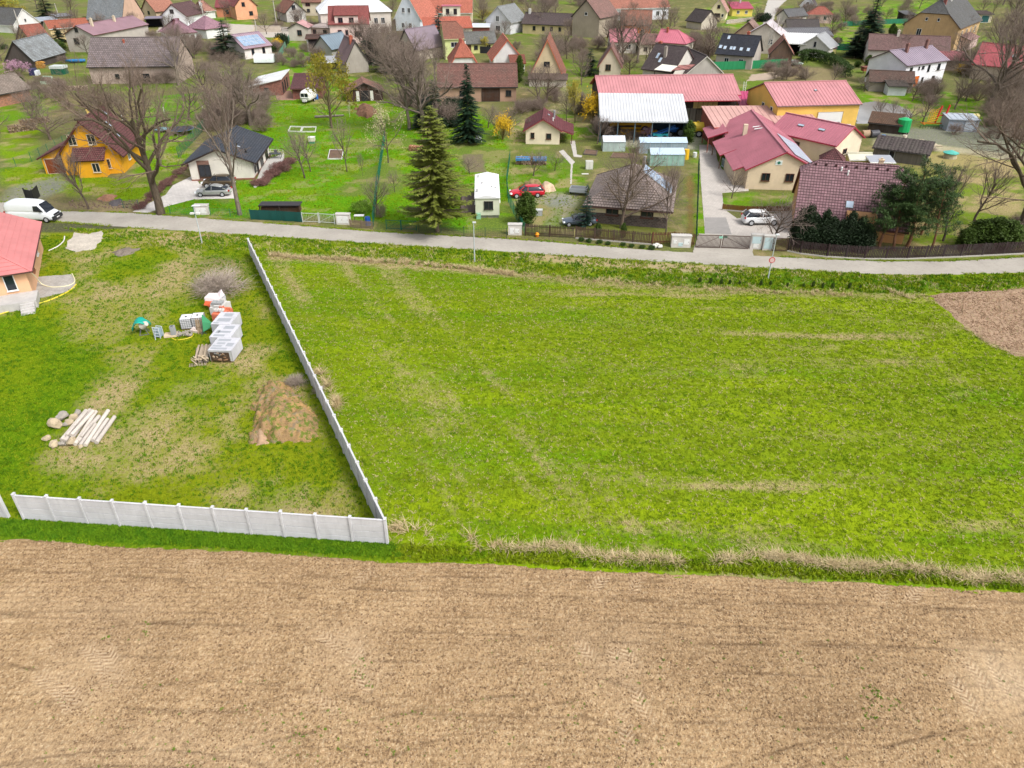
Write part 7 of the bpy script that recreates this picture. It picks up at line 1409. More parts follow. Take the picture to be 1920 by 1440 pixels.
FAR=[('broad',1168,120,10),('tall',1195,118,12),('mid',1140,96,30),('broad',1020,60,-8),('mid',990,50,-2),('mid',940,20,-12),('tall',1090,30,-20),('wide',1330,110,52),('mid',1300,100,58),('wide',1360,120,80),('mid',1040,112,74),('mid',1075,118,76),('mid',1090,160,100),('mid',1010,200,118),('wide',1025,190,120),('mid',560,60,14),('mid',500,64,22),('mid',525,40,4),('mid',600,84,56),('mid',555,120,88),('wide',570,126,100),('broad',610,4,-40),('broad',715,128,40),('broad',745,150,56),('broad',775,190,76),('tall',815,170,70),('broad',660,60,0),('wide',1180,140,90),('broad',1030,130,50),('broad',345,130,40),('mid',735,30,-10),('mid',768,100,40),('tall',745,130,40),('broad',690,110,30),('mid',240,44,4),('mid',255,60,20),('mid',135,30,-14),('mid',150,50,14),('mid',1560,70,16),('wide',1545,84,50),('mid',1585,40,-4),('wide',1660,40,12),('mid',1690,118,60),('wide',1760,84,46),('mid',1870,110,20),('broad',1900,60,-30),('mid',1890,190,110),('mid',1790,205,140),('mid',1745,196,150),('wide',1710,190,150),('mid',1650,226,184),('mid',1672,222,186),('fruit',1700,240,190),('mid',1730,230,170),('mid',1900,240,150),('wide',1870,260,170),('mid',1915,300,190),('tall',1900,170,40),('mid',1810,190,120),('wide',1240,60,24),('mid',1265,50,10),('mid',1215,90,40),('fruit',1672,175,140),('fruit',1700,178,145),('fruit',1620,172,140),('mid',330,100,50),('mid',365,110,60),('mid',300,90,56),('fruit',425,224,190),('fruit',310,244,205),('mid',0,250,190),('mid',990,260,218),('fruit',1000,330,282),('fruit',1040,320,284),('mid',955,255,200),('fruit',1140,262,236),('mid',1120,270,215),('fruit',880,326,290),('fruit',915,240,196),('fruit',930,250,205),('mid',1560,160,118),('wide',1475,150,118),('wide',1510,156,122),('wide',1450,152,124),('mid',1900,110,10),('mid',820,0,-30),('broad',900,-4,-50),('mid',970,0,-28),('mid',1290,0,-30),('broad',1500,-14,-60),('mid',1660,-6,-40),('broad',1880,10,-60),('broad',270,-10,-60),('mid',340,-6,-36),('broad',1060,0,-50)]
for i,(k_,px,pb,tp) in enumerate(FAR):
    hh=5 if k_=='fruit' else None; lb={'fruit':'small bare fruit tree among the village gardens','mid':'slender bare tree among the houses and gardens of the village','wide':'low spreading bare tree in a village garden','tall':'tall bare tree between the village houses','broad':'broad bare tree with dense twigs between the village houses'}[k_]
    tree(k_,px,pb,tp,where({'fruit':'small bare fruit tree','mid':'slender bare tree','wide':'low spreading bare tree','tall':'tall bare tree','broad':'broad dense bare tree'}[k_],px,pb), None,'bare trees of the village: '+k_)
BU=random.Random(9)
def shrubs(kind,cnt,region,hr,label,group):
    P_=[(p.x,p.y) for p in GP(*region)]; n0=0
    xs_=[p[0] for p in region]; ys_=[p[1] for p in region]
    while n0<cnt:
        px,py=BU.uniform(min(xs_),max(xs_)),BU.uniform(min(ys_),max(ys_)); g_=G(px,py)
        if not inside(np.array([g_.x]),np.array([g_.y]),P_)[0]: continue
        lb=where({'shrub':'bare brown shrub','mid':'slender bare tree','wide':'spreading bare tree','fruit':'small bare orchard tree','green_bush':'small evergreen bush'}[kind],px,py) if ('upper' in group or 'garden' in group or 'left' in group) and kind in ('shrub','mid','wide','fruit','green_bush') else label
        tree(kind,px,py, None,lb, None,group,h=BU.uniform(*hr)); n0+=1
shrubs('shrub',16,[(1440,122),(1500,122),(1560,146),(1550,152),(1440,150)],(1.5,2.8),'bare brown shrub in the thicket behind the yellow workshop hall','thicket behind the yellow hall')
shrubs('shrub',12,[(1760,250),(1920,200),(1920,250),(1850,262)],(1.5,3),'bare brown shrub on the slope right of the metal shed','brown shrubs at the right slope')
shrubs('shrub',14,[(1120,232),(1180,255),(1230,262),(1140,262),(1115,255)],(1.2,2.2),'bare shrub in front of the machine shed','shrubs before the machine shed')
shrubs('shrub',14,[(960,190),(1090,170),(1110,215),(980,215)],(1.5,3),'bare shrub behind the small cream garden house','shrubs behind the garden house')
shrubs('shrub',16,[(1180,100),(1200,130),(1130,140),(960,110),(960,90),(1130,84)],(2,4),'bare shrub in the gardens between the middle cottages','shrubs between the middle cottages')
shrubs('shrub',14,[(1500,12),(1660,30),(1600,50),(1520,50)],(2,4.5),'bare shrub on the slope behind the orange cottage','shrubs behind the orange cottage')
shrubs('shrub',12,[(0,150),(120,160),(160,210),(40,200)],(1.5,3),'bare shrub in the gardens left of the great barn','shrubs left of the great barn')
shrubs('shrub',12,[(600,94),(500,104),(520,130),(600,128)],(1.5,3),'bare shrub by the greenhouse gardens','shrubs by the greenhouse')
shrubs('shrub',14,[(700,120),(840,130),(840,235),(770,240)],(2,4.5),'bare shrub in the undergrowth below the giant bare trees','undergrowth below the giant trees')
shrubs('mid',16,[(0,6),(440,6),(440,60),(0,130)],(5,8),'slender bare tree in the gardens of the upper left','bare garden trees, upper left')
shrubs('mid',16,[(500,0),(1000,0),(1000,20),(960,100),(700,110),(500,60)],(5,8.5),'slender bare tree in the gardens of the upper middle','bare garden trees, upper middle')
shrubs('mid',20,[(1000,10),(1440,0),(1440,110),(1000,150)],(5,8.5),'slender bare tree between the cottages right of the middle','bare garden trees right of the middle')
shrubs('mid',18,[(1440,0),(1920,0),(1920,60),(1850,240),(1640,60)],(5,9),'slender bare tree on the upper right slopes','bare garden trees, upper right')
shrubs('wide',10,[(1780,120),(1920,140),(1920,250),(1850,240)],(5,8),'spreading bare tree on the brown slope at the right','spreading trees at the right slope')
shrubs('shrub',30,[(1790,110),(1920,120),(1920,270),(1860,250)],(2,4),'brown shrub on the slope at the right edge','brown thicket at the right edge')
shrubs('shrub',26,[(0,60),(440,70),(440,150),(340,170),(0,150)],(2,3.5),'bare shrub around the barns of the upper left','shrubs round the left barns')
shrubs('shrub',26,[(480,20),(960,60),(960,110),(480,110)],(2,3.5),'bare shrub between the houses of the upper middle','shrubs of the upper middle')
shrubs('shrub',30,[(1440,10),(1700,10),(1900,100),(1600,110),(1440,100)],(2,4),'bare shrub between the houses of the upper right','shrubs of the upper right')
shrubs('shrub',16,[(380,170),(520,160),(500,250),(380,240)],(2,3.5),'brown shrub in the strip behind the white bungalow','shrubs in the strip behind the bungalow')
shrubs('fruit',12,[(0,180),(140,170),(300,220),(60,260)],(3,4.5),'small bare fruit tree in the left orchard','fruit trees of the left orchard')
shrubs('green_bush',14,[(0,20),(1900,20),(1900,110),(0,110)],(1,2),'small evergreen bush in a village garden','evergreen garden bushes')
shrubs('dark_bush',7,[(770,190),(860,200),(850,250),(780,250)],(1.8,3.2),'evergreen bush in the shade between spruce and bare giants','evergreens between spruce and giants')
shrubs('shrub',10,[(1300,70),(1340,80),(1330,110),(1290,104)],(2,4),'bare shrub left of the black roofed house','shrubs left of the black roof')
shrubs('shrub',12,[(940,0),(1130,0),(1130,12),(940,16)],(2.5,5),'bare shrub along the top edge behind the beige farmhouse','shrubs behind the beige farmhouse')
shrubs('shrub',10,[(330,60),(430,60),(420,120),(360,110)],(2,4),'bare shrub behind the great tile barn','shrubs behind the great barn')
shrubs('shrub',10,[(1700,160),(1830,170),(1830,200),(1720,200)],(1.6,3),'bare shrub on the green slope above the pond','shrubs above the pond')
shrubs('shrub',8,[(380,205),(500,210),(500,245),(380,250)],(1.5,3),'bare shrub behind the white bungalow','shrubs behind the bungalow')
shrubs('shrub',8,[(1880,430),(1920,430),(1920,460),(1880,465)],(1.4,2.2),'bare shrub inside the dark fence at the right edge','shrubs inside the dark fence')
for k,(px,tp) in enumerate(((1494,392),(1506,386),(1520,404),(1537,395),(1552,408),(1568,414),(1584,398),(1604,408),(1618,420))):
    tree('thuja_cone',px,462+k*1.2,tp,'dark ragged thuja in the row behind the dark fence, %s from the left'%['first','second','third','fourth','fifth','sixth','seventh','eighth','ninth'][k],34,'thuja row before the maroon tiled house')
for k,(px,pb,tp,wp) in enumerate(((1830,462,412,50),(1856,464,408,56),(1884,466,414,46),(1806,466,428,34))):tree('thuja',px,pb,tp,'broad green thuja bush behind the dark fence at the right, %s'%['second from the left','third from the left','rightmost','smallest and leftmost'][k],wp,'thuja bushes at the right fence')
for k,(px,pb,tp,wp) in enumerate(((1548,112,99,9),(1558,114,97,10),(1566,117,103,7),(1607,126,114,12),(1626,128,103,14),(1670,70,44,12),(34,168,140,12),(44,164,144,10),(1672,80,50,14))):tree('thuja',px,pb,tp,['little clipped bush by the hedge top, left','taller clipped bush by the hedge top, middle','smallest clipped bush by the hedge top, right','round clipped bush near the hedge end','egg shaped clipped thuja left of the white two storey house','dark cypress below the lookout hut','small upright conifer left of the pink shrub','small upright conifer right beside the pink shrub','dark cypress left of the ochre stained house'][k],wp)
for k,(px,pb,tp,wp,kd) in enumerate(((680,398,376,44,'bright_bush'),(508,98,82,24,'green_bush'),(530,88,62,26,'dark_bush'),(1120,445,418,14,'thuja'),(1168,446,418,12,'thuja'),(982,50,36,24,'dark_bush'),(1430,40,24,30,'dark_bush'),(1070,210,180,14,'willow'),(800,225,205,30,'willow'),(715,408,380,26,'shrub'))):tree(kd,px,pb,tp,['pale green mounded shrub near the white cabinet at the road','blue green low bush beside the greenhouse','round dark green bush behind the forsythia','small pointed conifer before the stone base of the brown bungalow, left','small pointed conifer before the stone base of the brown bungalow, right','rounded dark green shrub near the beige farmhouse','dark green shrub by the curving road at the top','lime green young tree near the debris heap','yellow green bush at the foot of the giant bare trees','reddish shrub beside the green gate'][k],wp)
for k in range(11):
    t_=k/10; px=486+(548-486)*t_+BU.uniform(-4,4); py=350-(350-302)*t_+BU.uniform(-4,4); tree('brown_bush',px,py, None,'reddish brown ground shrub along the bungalow terrace', None,'heather bed by the terrace',h=BU.uniform(.7,1.1))
for k in range(12):
    t_=k/11; px=262+(352-262)*t_; py=392-(392-312)*t_; tree('brown_bush',px+BU.uniform(-2,2),py, None,'reddish brown ground shrub along the driveway edge', None,'shrub bed by the driveway',h=BU.uniform(.4,.8))
V,Fc=[],[]; rr=np.random.RandomState(6); path=spline([G(1501,118),G(1512,112),G(1530,114),G(1555,122),G(1575,133),G(1588,146)],10); C=[]
for p in path:
    for _ in range(46):C.append(np.array([p.x+rr.uniform(-1.0,1.0),p.y+rr.uniform(-1.0,1.0),rr.choice([rr.uniform(.1,2.3),2.3])]))
clump_faces(C,9,.16,.13,rr,V,Fc); tag(link('clipped_hedge',np_mesh('clipped_hedge',V,Fc,LG((62,88,30)))),'long curved clipped hedge behind the yellow workshop hall','hedge')
me=bare_proto(50,2.2,.03,fork=.05,nlimb=10,depth=2,spread=50,up=.05,kids=(0,8,6),lens=(.8,.6,.5,.5),bark=(190,174,160),twig=(196,180,166),multi=18,tw=.012)
g_=G(410,548); t=empty('brush_heap',(g_.x,g_.y,0),0,'wide heap of pale grey brush beside the long concrete fence','brush heap'); t.scale=(1.6,2.0,1.0)
for nm,m_2 in me.items():link({'trunk':'stems','crown':'twigs'}[nm],m_2,t)
for k,(px,py,s_,lb) in enumerate(((555,722,.55,'small grey brush heap behind the orange soil mound'),(598,735,.35,'dry twig tuft between soil mound and long fence'),(492,805,.3,'dry twigs round the pale clods at the mound foot'),(1235,283,.0,''))):
    if not s_: continue
    g_=G(px,py); t=empty('brush_heap',(g_.x,g_.y,0),k,lb,'brush heap'); t.scale=(s_,s_,s_*.8)
    for nm,m_2 in me.items():link({'trunk':'stems','crown':'twigs'}[nm],m_2,t)
for k,(px,py,s_,lb) in enumerate(((1035,215,.9,'heap of dark prunings behind the cream garden house'),(1745,283,.7,'low twig heap near the teal well cover'),(1650,230,.01,''))):
    if s_<.1: continue
    g_=G(px,py); t=empty('brush_heap',(g_.x,g_.y,0),k,lb,'brush heap'); t.scale=(s_,s_,s_*.5)
    for nm,m_2 in me.items():link({'trunk':'stems','crown':'twigs'}[nm],m_2,t)
for k,px in enumerate((1312,1332,1352,1368,1386,1426,1444,1476,1506,1524,1542,1560,1592,1612)):tree('thuja',px,530+k*.9+(k%3), None,'little dark conifer seedling planted along the ditch below the road', None,'seedlings along the ditch',h=BU.uniform(.45,.7))
for k,px in enumerate((1090,1104,1124,1140,1168,1184,1204,1222)):tree('green_bush',px,452+k*2.3, None,'low leafy perennial outside the picket fence', None,'perennials at the picket fence',h=BU.uniform(.35,.6))
# ================================================================ FENCES, GATES, CABINETS
DBR=W(84,62,52); DGR=Pt(24,96,74); NETG=Pt(30,110,84)
def run(pts,step):
    """posts every step metres along a polyline of ground points"""
    out=[]
    for i in range(len(pts)-1):
        a,b=pts[i],pts[i+1]; L=(b-a).length; k=max(1,round(L/step))
        for j in range(k):out.append((a.lerp(b,j/k),a.lerp(b,(j+1)/k)))
    return out
def picket_fence(px,h,gap,wd,mat,label,name='picket_fence',group=None,post=2.4,z0=.12,plinth=True,postmat=None):
    P=GP(*px); t=empty(name,P[0],0,label,'fence',group); o_=P[0]
    pm=MB(); pm.box(0,wd,-.012,.012,z0,h); me=pm.mesh('picket',mat); qm=MB(); qm.box(-.05,.05,-.05,.05,0,h+.06); qe=qm.mesh('post',postmat or mat)
    for a,b in run(P,post):
        ang=math.atan2(b.y-a.y,b.x-a.x); L=(b-a).length; link('post',qe,t,a-o_,(0,0,ang))
        m_=MB(); m_.box(0,L,.02,.06,z0+.2,z0+.28); m_.build('rail',mat,t,loc=a-o_,rot=(0,0,ang)); m_=MB(); m_.box(0,L,.02,.06,h-.3,h-.22); m_.build('rail',mat,t,loc=a-o_,rot=(0,0,ang))
        if plinth:m_=MB(); m_.box(0,L,-.1,.1,-.1,.14); m_.build('plinth',M('concrete',(196,190,182)),t,loc=a-o_,rot=(0,0,ang))
        n_=int(L/gap); d=(b-a).normalized()
        for k in range(n_):link('picket',me,t,a-o_+d*(.06+k*(L-.06)/n_),(TC.gauss(0,.01),TC.gauss(0,.012),ang))
    return t
def mesh_fence(px,h,label,mat=NETG,step=2.5,group='green mesh fences round the gardens',name='mesh_fence',solid=False,cell=.22):
    P=GP(*px); t=empty(name,P[0],0,label,'fence',group); o_=P[0]; net=MB(); qm=MB(); qm.cyl((0,0,-.1),(0,0,h+.08),.035,n=6); qe=qm.mesh('post',mat)
    for a,b in run(P,step):
        link('post',qe,t,a-o_); L=(b-a).length; A,B=a-o_,b-o_
        if solid:
            n_=6
            for k in range(n_):
                p,q=A.lerp(B,k/n_),A.lerp(B,(k+1)/n_); s1,s2=.04*math.sin(k*2.1),.04*math.sin(k*2.1+2.1); w_=Vector((-(B-A).y,(B-A).x,0)).normalized()
                net.poly([p+w_*s1+Vector((0,0,.05)),q+w_*s2+Vector((0,0,.05)),q+w_*s2*.3+Vector((0,0,h-.05)),p+w_*s1*.3+Vector((0,0,h-.04))])
        else:
            for k in range(int(h/cell)+1):net.bar(A+Vector((0,0,.04+k*cell)),B+Vector((0,0,.04+k*cell)),.012)
            for k in range(int(L/cell)):p=A.lerp(B,(k+.5)/int(L/cell)); net.bar(p+Vector((0,0,.03)),p+Vector((0,0,h)),.012)
    link('post',qe,t,P[-1]-o_); nt=net.build('netting',mat,t); nt['kind']='stuff'; return t
picket_fence([(985,442),(1076,447)],1.45,.15,.09,DBR,'dark brown picket gate panel left of the brown bungalow, beside the white cabinet','picket_gate',plinth=False,post=3)
picket_fence([(1079,447),(1150,453),(1222,459)],1.45,.15,.1,W(104,82,66),'weathered brown picket fence in front of the brown bungalow')
picket_fence([(1222,459),(1262,458),(1302,462)],1.5,.17,.1,W(120,78,54),'short reddish brown picket fence behind the wide white cabinet',plinth=False)
picket_fence([(1476,471),(1500,476),(1550,482),(1620,486),(1700,486),(1800,482),(1880,478),(1960,474)],1.5,.17,.12,W(66,50,50),'long very dark picket fence in front of thujas and pines on the right')
def metal_gate(px0,px1,h,label,mat=Pt(84,62,52)):
    a,b=G(*px0),G(*px1); t=empty('metal_gate',a,math.atan2(b.y-a.y,b.x-a.x),label,'gate','double metal gate at the paved drive'); L=(b-a).length
    m_=MB()
    for q in ((0,.06,.1,h),(L-.06,L,.1,h)):m_.box(q[0],q[1],-.03,.03,q[2],q[3])
    for z_ in (.1,h-.06):m_.box(.06,L-.06,-.03,.03,z_,z_+.06)
    m_.build('frame',mat,t); m_=MB(); m_.bar((.1,-.035,.15),(L-.1,-.035,h-.1),.05,.03); m_.build('brace',mat,t); m_=MB(); m_.box(0,.055,-.012,.012,.16,h-.06); me=m_.mesh('picket',mat)
    n_=int(L/.13)
    for k in range(1,n_):link('picket',me,t,(k*L/n_,0,0))
    return t
g1=metal_gate((1303,465),(1350,466),1.6,'left wing of the brown metal gate with a small green plate'); g2=metal_gate((1403,468),(1352,466),1.6,'right wing of the brown metal gate with a small green plate')
g2.rotation_euler.z+=0
for g_,x_ in ((g1,2.55),(g2,2.5)):m_=MB(); m_.box(x_,x_+.4,-.06,-.04,1.25,1.5); m_.build('number_plate',Pt(150,214,190),g_)
metal_gate((1446,471),(1474,472),1.6,'narrow brown wicket right of the two pale cabinets')
def cabinet(px,py,w_,h,d,rz,label,group='white utility cabinets by the road',door=(WHITE(),),boxes=()):
    g_=G(px,py); t=empty('utility_cabinet',g_,math.radians(rz),label,'cabinet',group); m_=MB(); m_.box(0,w_,0,d,-.1,h); m_.build('housing',P(222,216,210),t); m_=MB(); m_.box(-.06,w_+.06,-.06,d+.06,h,h+.09); m_.build('cap',M('concrete',(214,210,204)),t)
    for x0,x1,z0,z1,mt_ in boxes:m_=MB(); m_.box(x0,x1,-.035,0,z0,z1); m_.build('door',mt_,t); m_=MB(); m_.box(x1-.1,x1-.06,-.05,-.035,(z0+z1)/2-.06,(z0+z1)/2+.06); m_.build('handle',DKF,t)
    return t
PW=Pt(240,240,238); PB=Pt(200,222,226)
cabinet(366,403,1.7,1.15,.7,0,'white roadside cabinet between oak and tall grey tree',boxes=((.2,.8,.2,.9,PW),(.85,1.5,.2,.9,PW)))
cabinet(631,421,1.7,1.25,.6,-4,'white roadside cabinet beside the palisade with the blue barrel',boxes=((.15,.8,.2,1.05,PW),(.85,1.5,.2,1.05,PW)))
cabinet(953,441,1.6,1.25,.6,-2,'white roadside cabinet at the left end of the picket gate',boxes=((.2,.7,.2,.9,PW),(.8,1.3,.3,.8,PW)))
cabinet(1258,464,2.2,1.35,.6,-3,'wide white double cabinet at the right end of the picket fence',boxes=((.2,.6,.5,.9,PW),(.8,1.3,.2,.6,PB),(1.4,2.0,.4,1.0,PW)))
cabinet(1406,467,1.25,1.65,.5,-5,'pale blue fronted cabinet right of the metal gate, left of two',boxes=((.1,1.1,.7,1.5,PB),(.3,.9,.2,.65,PW)))
cabinet(1429,469,1.3,1.65,.5,-5,'pale blue fronted cabinet next to the wicket, right of two',boxes=((.1,1.2,.2,1.5,PB),))
mesh_fence([(0,323),(60,303),(120,272),(160,250)],1.4,'green mesh fence on the lawn left of the yellow house')
mesh_fence([(335,296),(370,258),(398,226)],1.6,'green mesh fence climbing between yellow house garden and bungalow',step=1.8,cell=.16)
mesh_fence([(722,262),(716,300),(710,342)],1.6,'green mesh fence through the orchard, upper half',step=2,cell=.14)
mesh_fence([(708,346),(704,390),(700,424)],1.6,'green mesh fence through the orchard down to the road',step=2.2)
mesh_fence([(956,300),(950,345),(953,380),(968,412),(984,440)],1.4,'curved green mesh fence left of the red car',step=2,cell=.15)
mesh_fence([(1309,310),(1308,360),(1304,460)],1.6,'dark green mesh fence along the paved drive',step=2.5,mat=Pt(24,70,56),cell=.2)
mesh_fence([(785,436),(870,444),(950,446)],1.2,'low wire fence between olive conifer and road',mat=Pt(60,84,60))
mesh_fence([(232,390),(262,392)],1.1,'short green fence stub at the driveway of the bungalow')
mesh_fence([(320,402),(365,404)],1.0,'green fence posts right of the oak trunk'); mesh_fence([(395,404),(470,408)],1.0,'green fence posts between cabinet and netting')
mesh_fence([(471,412),(520,414),(568,417)],1.35,'dark green netting fence in front of the log store',mat=Pt(14,78,72),solid=True,group=None)
mesh_fence([(520,118),(533,96),(543,76)],1.8,'grey green netting beside the greenhouse',mat=Pt(96,150,130),solid=True,group=None)
mesh_fence([(1336,132),(1400,130),(1474,126)],2.0,'bright green sheet fence below the black roofed house',mat=Pt(40,140,90),solid=True,group=None)
mesh_fence([(1540,92),(1560,93),(1596,96)],1.8,'green sheet fence near the clipped bushes',mat=Pt(36,130,96),solid=True,group=None)
mesh_fence([(1580,50),(1640,46),(1700,44)],1.6,'green sheet fence along the upper right meadow',mat=Pt(40,120,90),solid=True,group=None)
mesh_fence([(960,62),(1080,64)],1.4,'grey wire fence below the beige farmhouse',mat=Pt(110,120,116),group=None); mesh_fence([(875,98),(930,102)],1.8,'dark board fence at the grey roofed farmhouse',mat=Pt(50,50,64),solid=True,group=None)
for (a_,b_,lb,mt_,h_) in (((725,430),(752,431),'left wing of the low green mesh gate',DGR,1.25),((753,431),(781,432),'right wing of the low green mesh gate',DGR,1.25),((568,417),(598,418),'left half of the thin white gate frame near the netting',Pt(206,210,206),1.3),((600,418),(628,420),'right half of the thin white gate frame near the white cabinet',Pt(206,210,206),1.3)):
    a,b=G(*a_),G(*b_); L=(b-a).length; t=empty('wire_gate',a,math.atan2(b.y-a.y,b.x-a.x),lb,'gate','wire gates at the roadside'); m_=MB()
    m_.bar((0,0,0),(0,0,h_),.08); m_.bar((L,0,0),(L,0,h_),.08); m_.bar((0,0,h_-.1),(L,0,h_-.1),.05); m_.bar((0,0,.15),(L,0,.15),.05); m_.bar((0,0,.15),(L,0,h_-.1),.03); m_.build('frame',mt_,t)
    m_=MB(); [m_.bar((L*k/10,0,.15),(L*k/10,0,h_-.1),.012) for k in range(1,10)]; m_.build('netting',mt_,t)['kind']='stuff'
for lb,c1,c2 in (('left leaf of the dark solid gate at the yellow house drive',(51,376),(66,379)),('right leaf of the dark gate at the yellow house, turned open',(66,379),(76,368))):
    a,b=G(*c1),G(*c2); t=empty('solid_gate',a,math.atan2(b.y-a.y,b.x-a.x),lb,'gate','dark gate of the yellow house'); L=(b-a).length; m_=MB()
    for q in range(8):m_.box(q*L/8,(q+1)*L/8-.02,-.02,.02,.1,1.55)
    m_.build('board_panel',Pt(36,36,44),t)['kind']='stuff'; m_=MB(); m_.box(-.06,.06,-.06,.06,0,1.7); m_.build('post',Pt(30,30,34),t)
picket_fence([(657,426),(700,429)],.95,.16,.1,W(150,132,106),'rough palisade round compost and blue barrel',post=1.3,plinth=False,z0=0)
picket_fence([(1354,394),(1400,398),(1480,398)],.8,.12,.11,W(128,88,40),'low brown hedge-like slat fence behind the white suv',plinth=True,z0=.15)
# ---- lamps and poles
def lamp(px,pb,top,kind,label,mat=Pt(190,198,200)):
    g_=G(px,pb); h=ZAT(g_.x,g_.y,top); t=empty('street_lamp',g_,0,label,'street lamp','lamps along the village road'); m_=MB(); m_.cyl((0,0,-.1),(0,0,h*.5),.075,.06,n=8); m_.cyl((0,0,h*.5),(0,0,h),.055,.045,n=8); m_.build('pole',mat,t)
    m_=MB()
    if kind=='solar':m_.box(-.15,.75,-.2,.2,h+.0,h+.05); m_.bar((0,0,h-.3),(.3,0,h),.04)
    else:m_.box(-.1,.25,-.09,.09,h,h+.12)
    m_.build('lamp_head',Pt(226,230,234),t)
    if kind=='solar':
        for sg in (-1,1):m_=MB(); m_.box(sg*.32-.22,sg*.32+.22,-.12,.12,h-.95,h-.78); m_.build('lamp_box',WHITE(),t)
    return t
lamp(379,456,386,'solar','thin lamp post with solar panel beside the road near the oak'); lamp(890,491,418,'plain','thin grey lamp post in the verge below the mobile home'); lr_=lamp(1440,522,441,'plain','leaning lamp post carrying a round sign, in the right verge')
m_=MB(); m_.cyl((0,-.08,2.1),(0,-.11,2.1),.32,n=20); m_.build('round_sign',Pt(206,60,70),lr_); m_=MB(); m_.cyl((0,-.112,2.1),(0,-.118,2.1),.24,n=20); m_.build('sign_face',Pt(226,190,186),lr_)
POLES=[(40,62,18,'leaning concrete pole by the grey roofed white cottage'),(110,32,6,'concrete pole beside the flat grey hut'),(366,38,0,'concrete pole right of the white fronted cottage'),(385,48,-2,'concrete pole at the street left of the solar cottage'),(519,47,1,'tall concrete pole before the ochre cornered gable'),(484,75,36,'concrete pole right behind the solar cottage'),(1897,164,116,'concrete pole at the right edge below the red roof'),(1793,100,76,'stout white concrete post near the low red garage'),(1832,145,98,'grey pole beside the tall dark bare tree')]
for px,pb,tp,lb in POLES:
    g_=G(px,pb); h=ZAT(g_.x,g_.y,tp); t=empty('utility_pole',g_,0,lb,'pole','concrete utility poles'); m_=MB(); m_.cyl((0,0,-.2),(0,0,h),.2,.12,n=8); m_.build('shaft',M('concrete',(196,190,182)),t); m_=MB(); m_.bar((-.7,0,h-.3),(.7,0,h-.3),.09); m_.build('crossarm',DKF,t)
def wire(a,b,sag,label):
    m_=MB(); P_=[a.lerp(b,k/12)-Vector((0,0,sag*4*(k/12)*(1-k/12))) for k in range(13)]
    for k in range(12):m_.bar(P_[k],P_[k+1],.02)
    tag(m_.build('cable',Pt(70,70,74)),label,'cable')
def topof(i):px,pb,tp,_=POLES[i]; g_=G(px,pb); return Vector((g_.x,g_.y,ZAT(g_.x,g_.y,tp)-.3))
wire(topof(3),topof(5),1.2,'overhead cable from the street pole to the pole behind the solar cottage'); wire(topof(5),topof(4),1.0,'overhead cable above the street before the ochre cornered gable'); wire(topof(2),topof(3),.5,'overhead cable near the white fronted cottage'); wire(topof(0),topof(1),1.2,'overhead cable at the upper left between two concrete poles')
# ================================================================ MOBILE HOME, CARAVAN, GREENHOUSES, MACHINES
g_=G(892,409); t=empty('mobile_home',g_,math.radians(2),'long white roofed cream mobile home right of the olive conifer','mobile home'); CRM=P(224,228,204,dirt=.1)
m_=MB(); m_.box(0,3.0,0,9.6,.35,2.6); m_.build('body',CRM,t)
m_=MB(); s_=[(-.1,2.62),(1.5,2.95),(3.1,2.62)]; m_.poly([(-.1,-.15,2.62),(1.5,-.15,2.95),(1.5,9.75,2.95),(-.1,9.75,2.62)]); m_.poly([(1.5,-.15,2.95),(3.1,-.15,2.62),(3.1,9.75,2.62),(1.5,9.75,2.95)]); m_.poly([(-.1,-.15,2.55),(3.1,-.15,2.55),(3.1,-.15,2.62),(1.5,-.15,2.95),(-.1,-.15,2.62)]); m_.poly([(-.1,9.75,2.62),(1.5,9.75,2.95),(3.1,9.75,2.62),(3.1,9.75,2.55),(-.1,9.75,2.55)]); m_.poly([(-.1,-.15,2.55),(-.1,9.75,2.55),(3.1,9.75,2.55),(3.1,-.15,2.55)]); m_.poly([(-.1,-.15,2.55),(-.1,-.15,2.62),(-.1,9.75,2.62),(-.1,9.75,2.55)]); m_.poly([(3.1,-.15,2.55),(3.1,9.75,2.55),(3.1,9.75,2.62),(3.1,-.15,2.62)]); rf_=m_.build('roof',Pt(244,244,246),t)
for x_,y_ in ((.9,5.2),(2.1,3.6),(2.6,3.6),(.4,8.2),(.3,2.2)):m_=MB(); m_.cyl((x_,y_,2.65),(x_,y_,3.02 if x_<2.4 else 2.88),.14,n=8); m_.build('vent',Pt(206,206,204),rf_)
for (x_,y_,rz,w_,h_) in ((1.65,0,0,1.0,.9),(0,2.2,-math.pi/2,.8,.8),(0,5.6,-math.pi/2,1.2,.8),(3.0,3,math.pi/2,1.1,.8),(3.0,6.5,math.pi/2,1.1,.8)):fr,pn=win_mesh(w_,h_,DKF if rz==0 else WHF); o=link('window',fr,t,(x_,y_,1.65),(0,0,rz)); link('pane',pn,o)
m_=MB(); m_.box(.1,2.9,.1,9.5,-.05,.35); m_.build('skirt',Pt(120,124,110),t)
m_=MB(); m_.box(-1.9,-.05,1.0,8.8,.3,.45); m_.build('deck',W(120,106,96),t); m_=MB()
for k in range(7):m_.box(-1.95,-1.87,1+k*1.3,1.08+k*1.3,0,1.3)
m_.box(-1.95,-1.87,1,8.88,1.2,1.3); m_.build('deck_railing',W(84,66,56),t)['kind']='stuff'; m_=MB(); m_.box(.1,.65,-.4,-.02,0,.7); m_.build('gas_box',Pt(150,200,170),t)
g_=G(563,194); t=empty('caravan',g_,math.radians(-8),'small white touring caravan standing before the maroon shed','caravan')
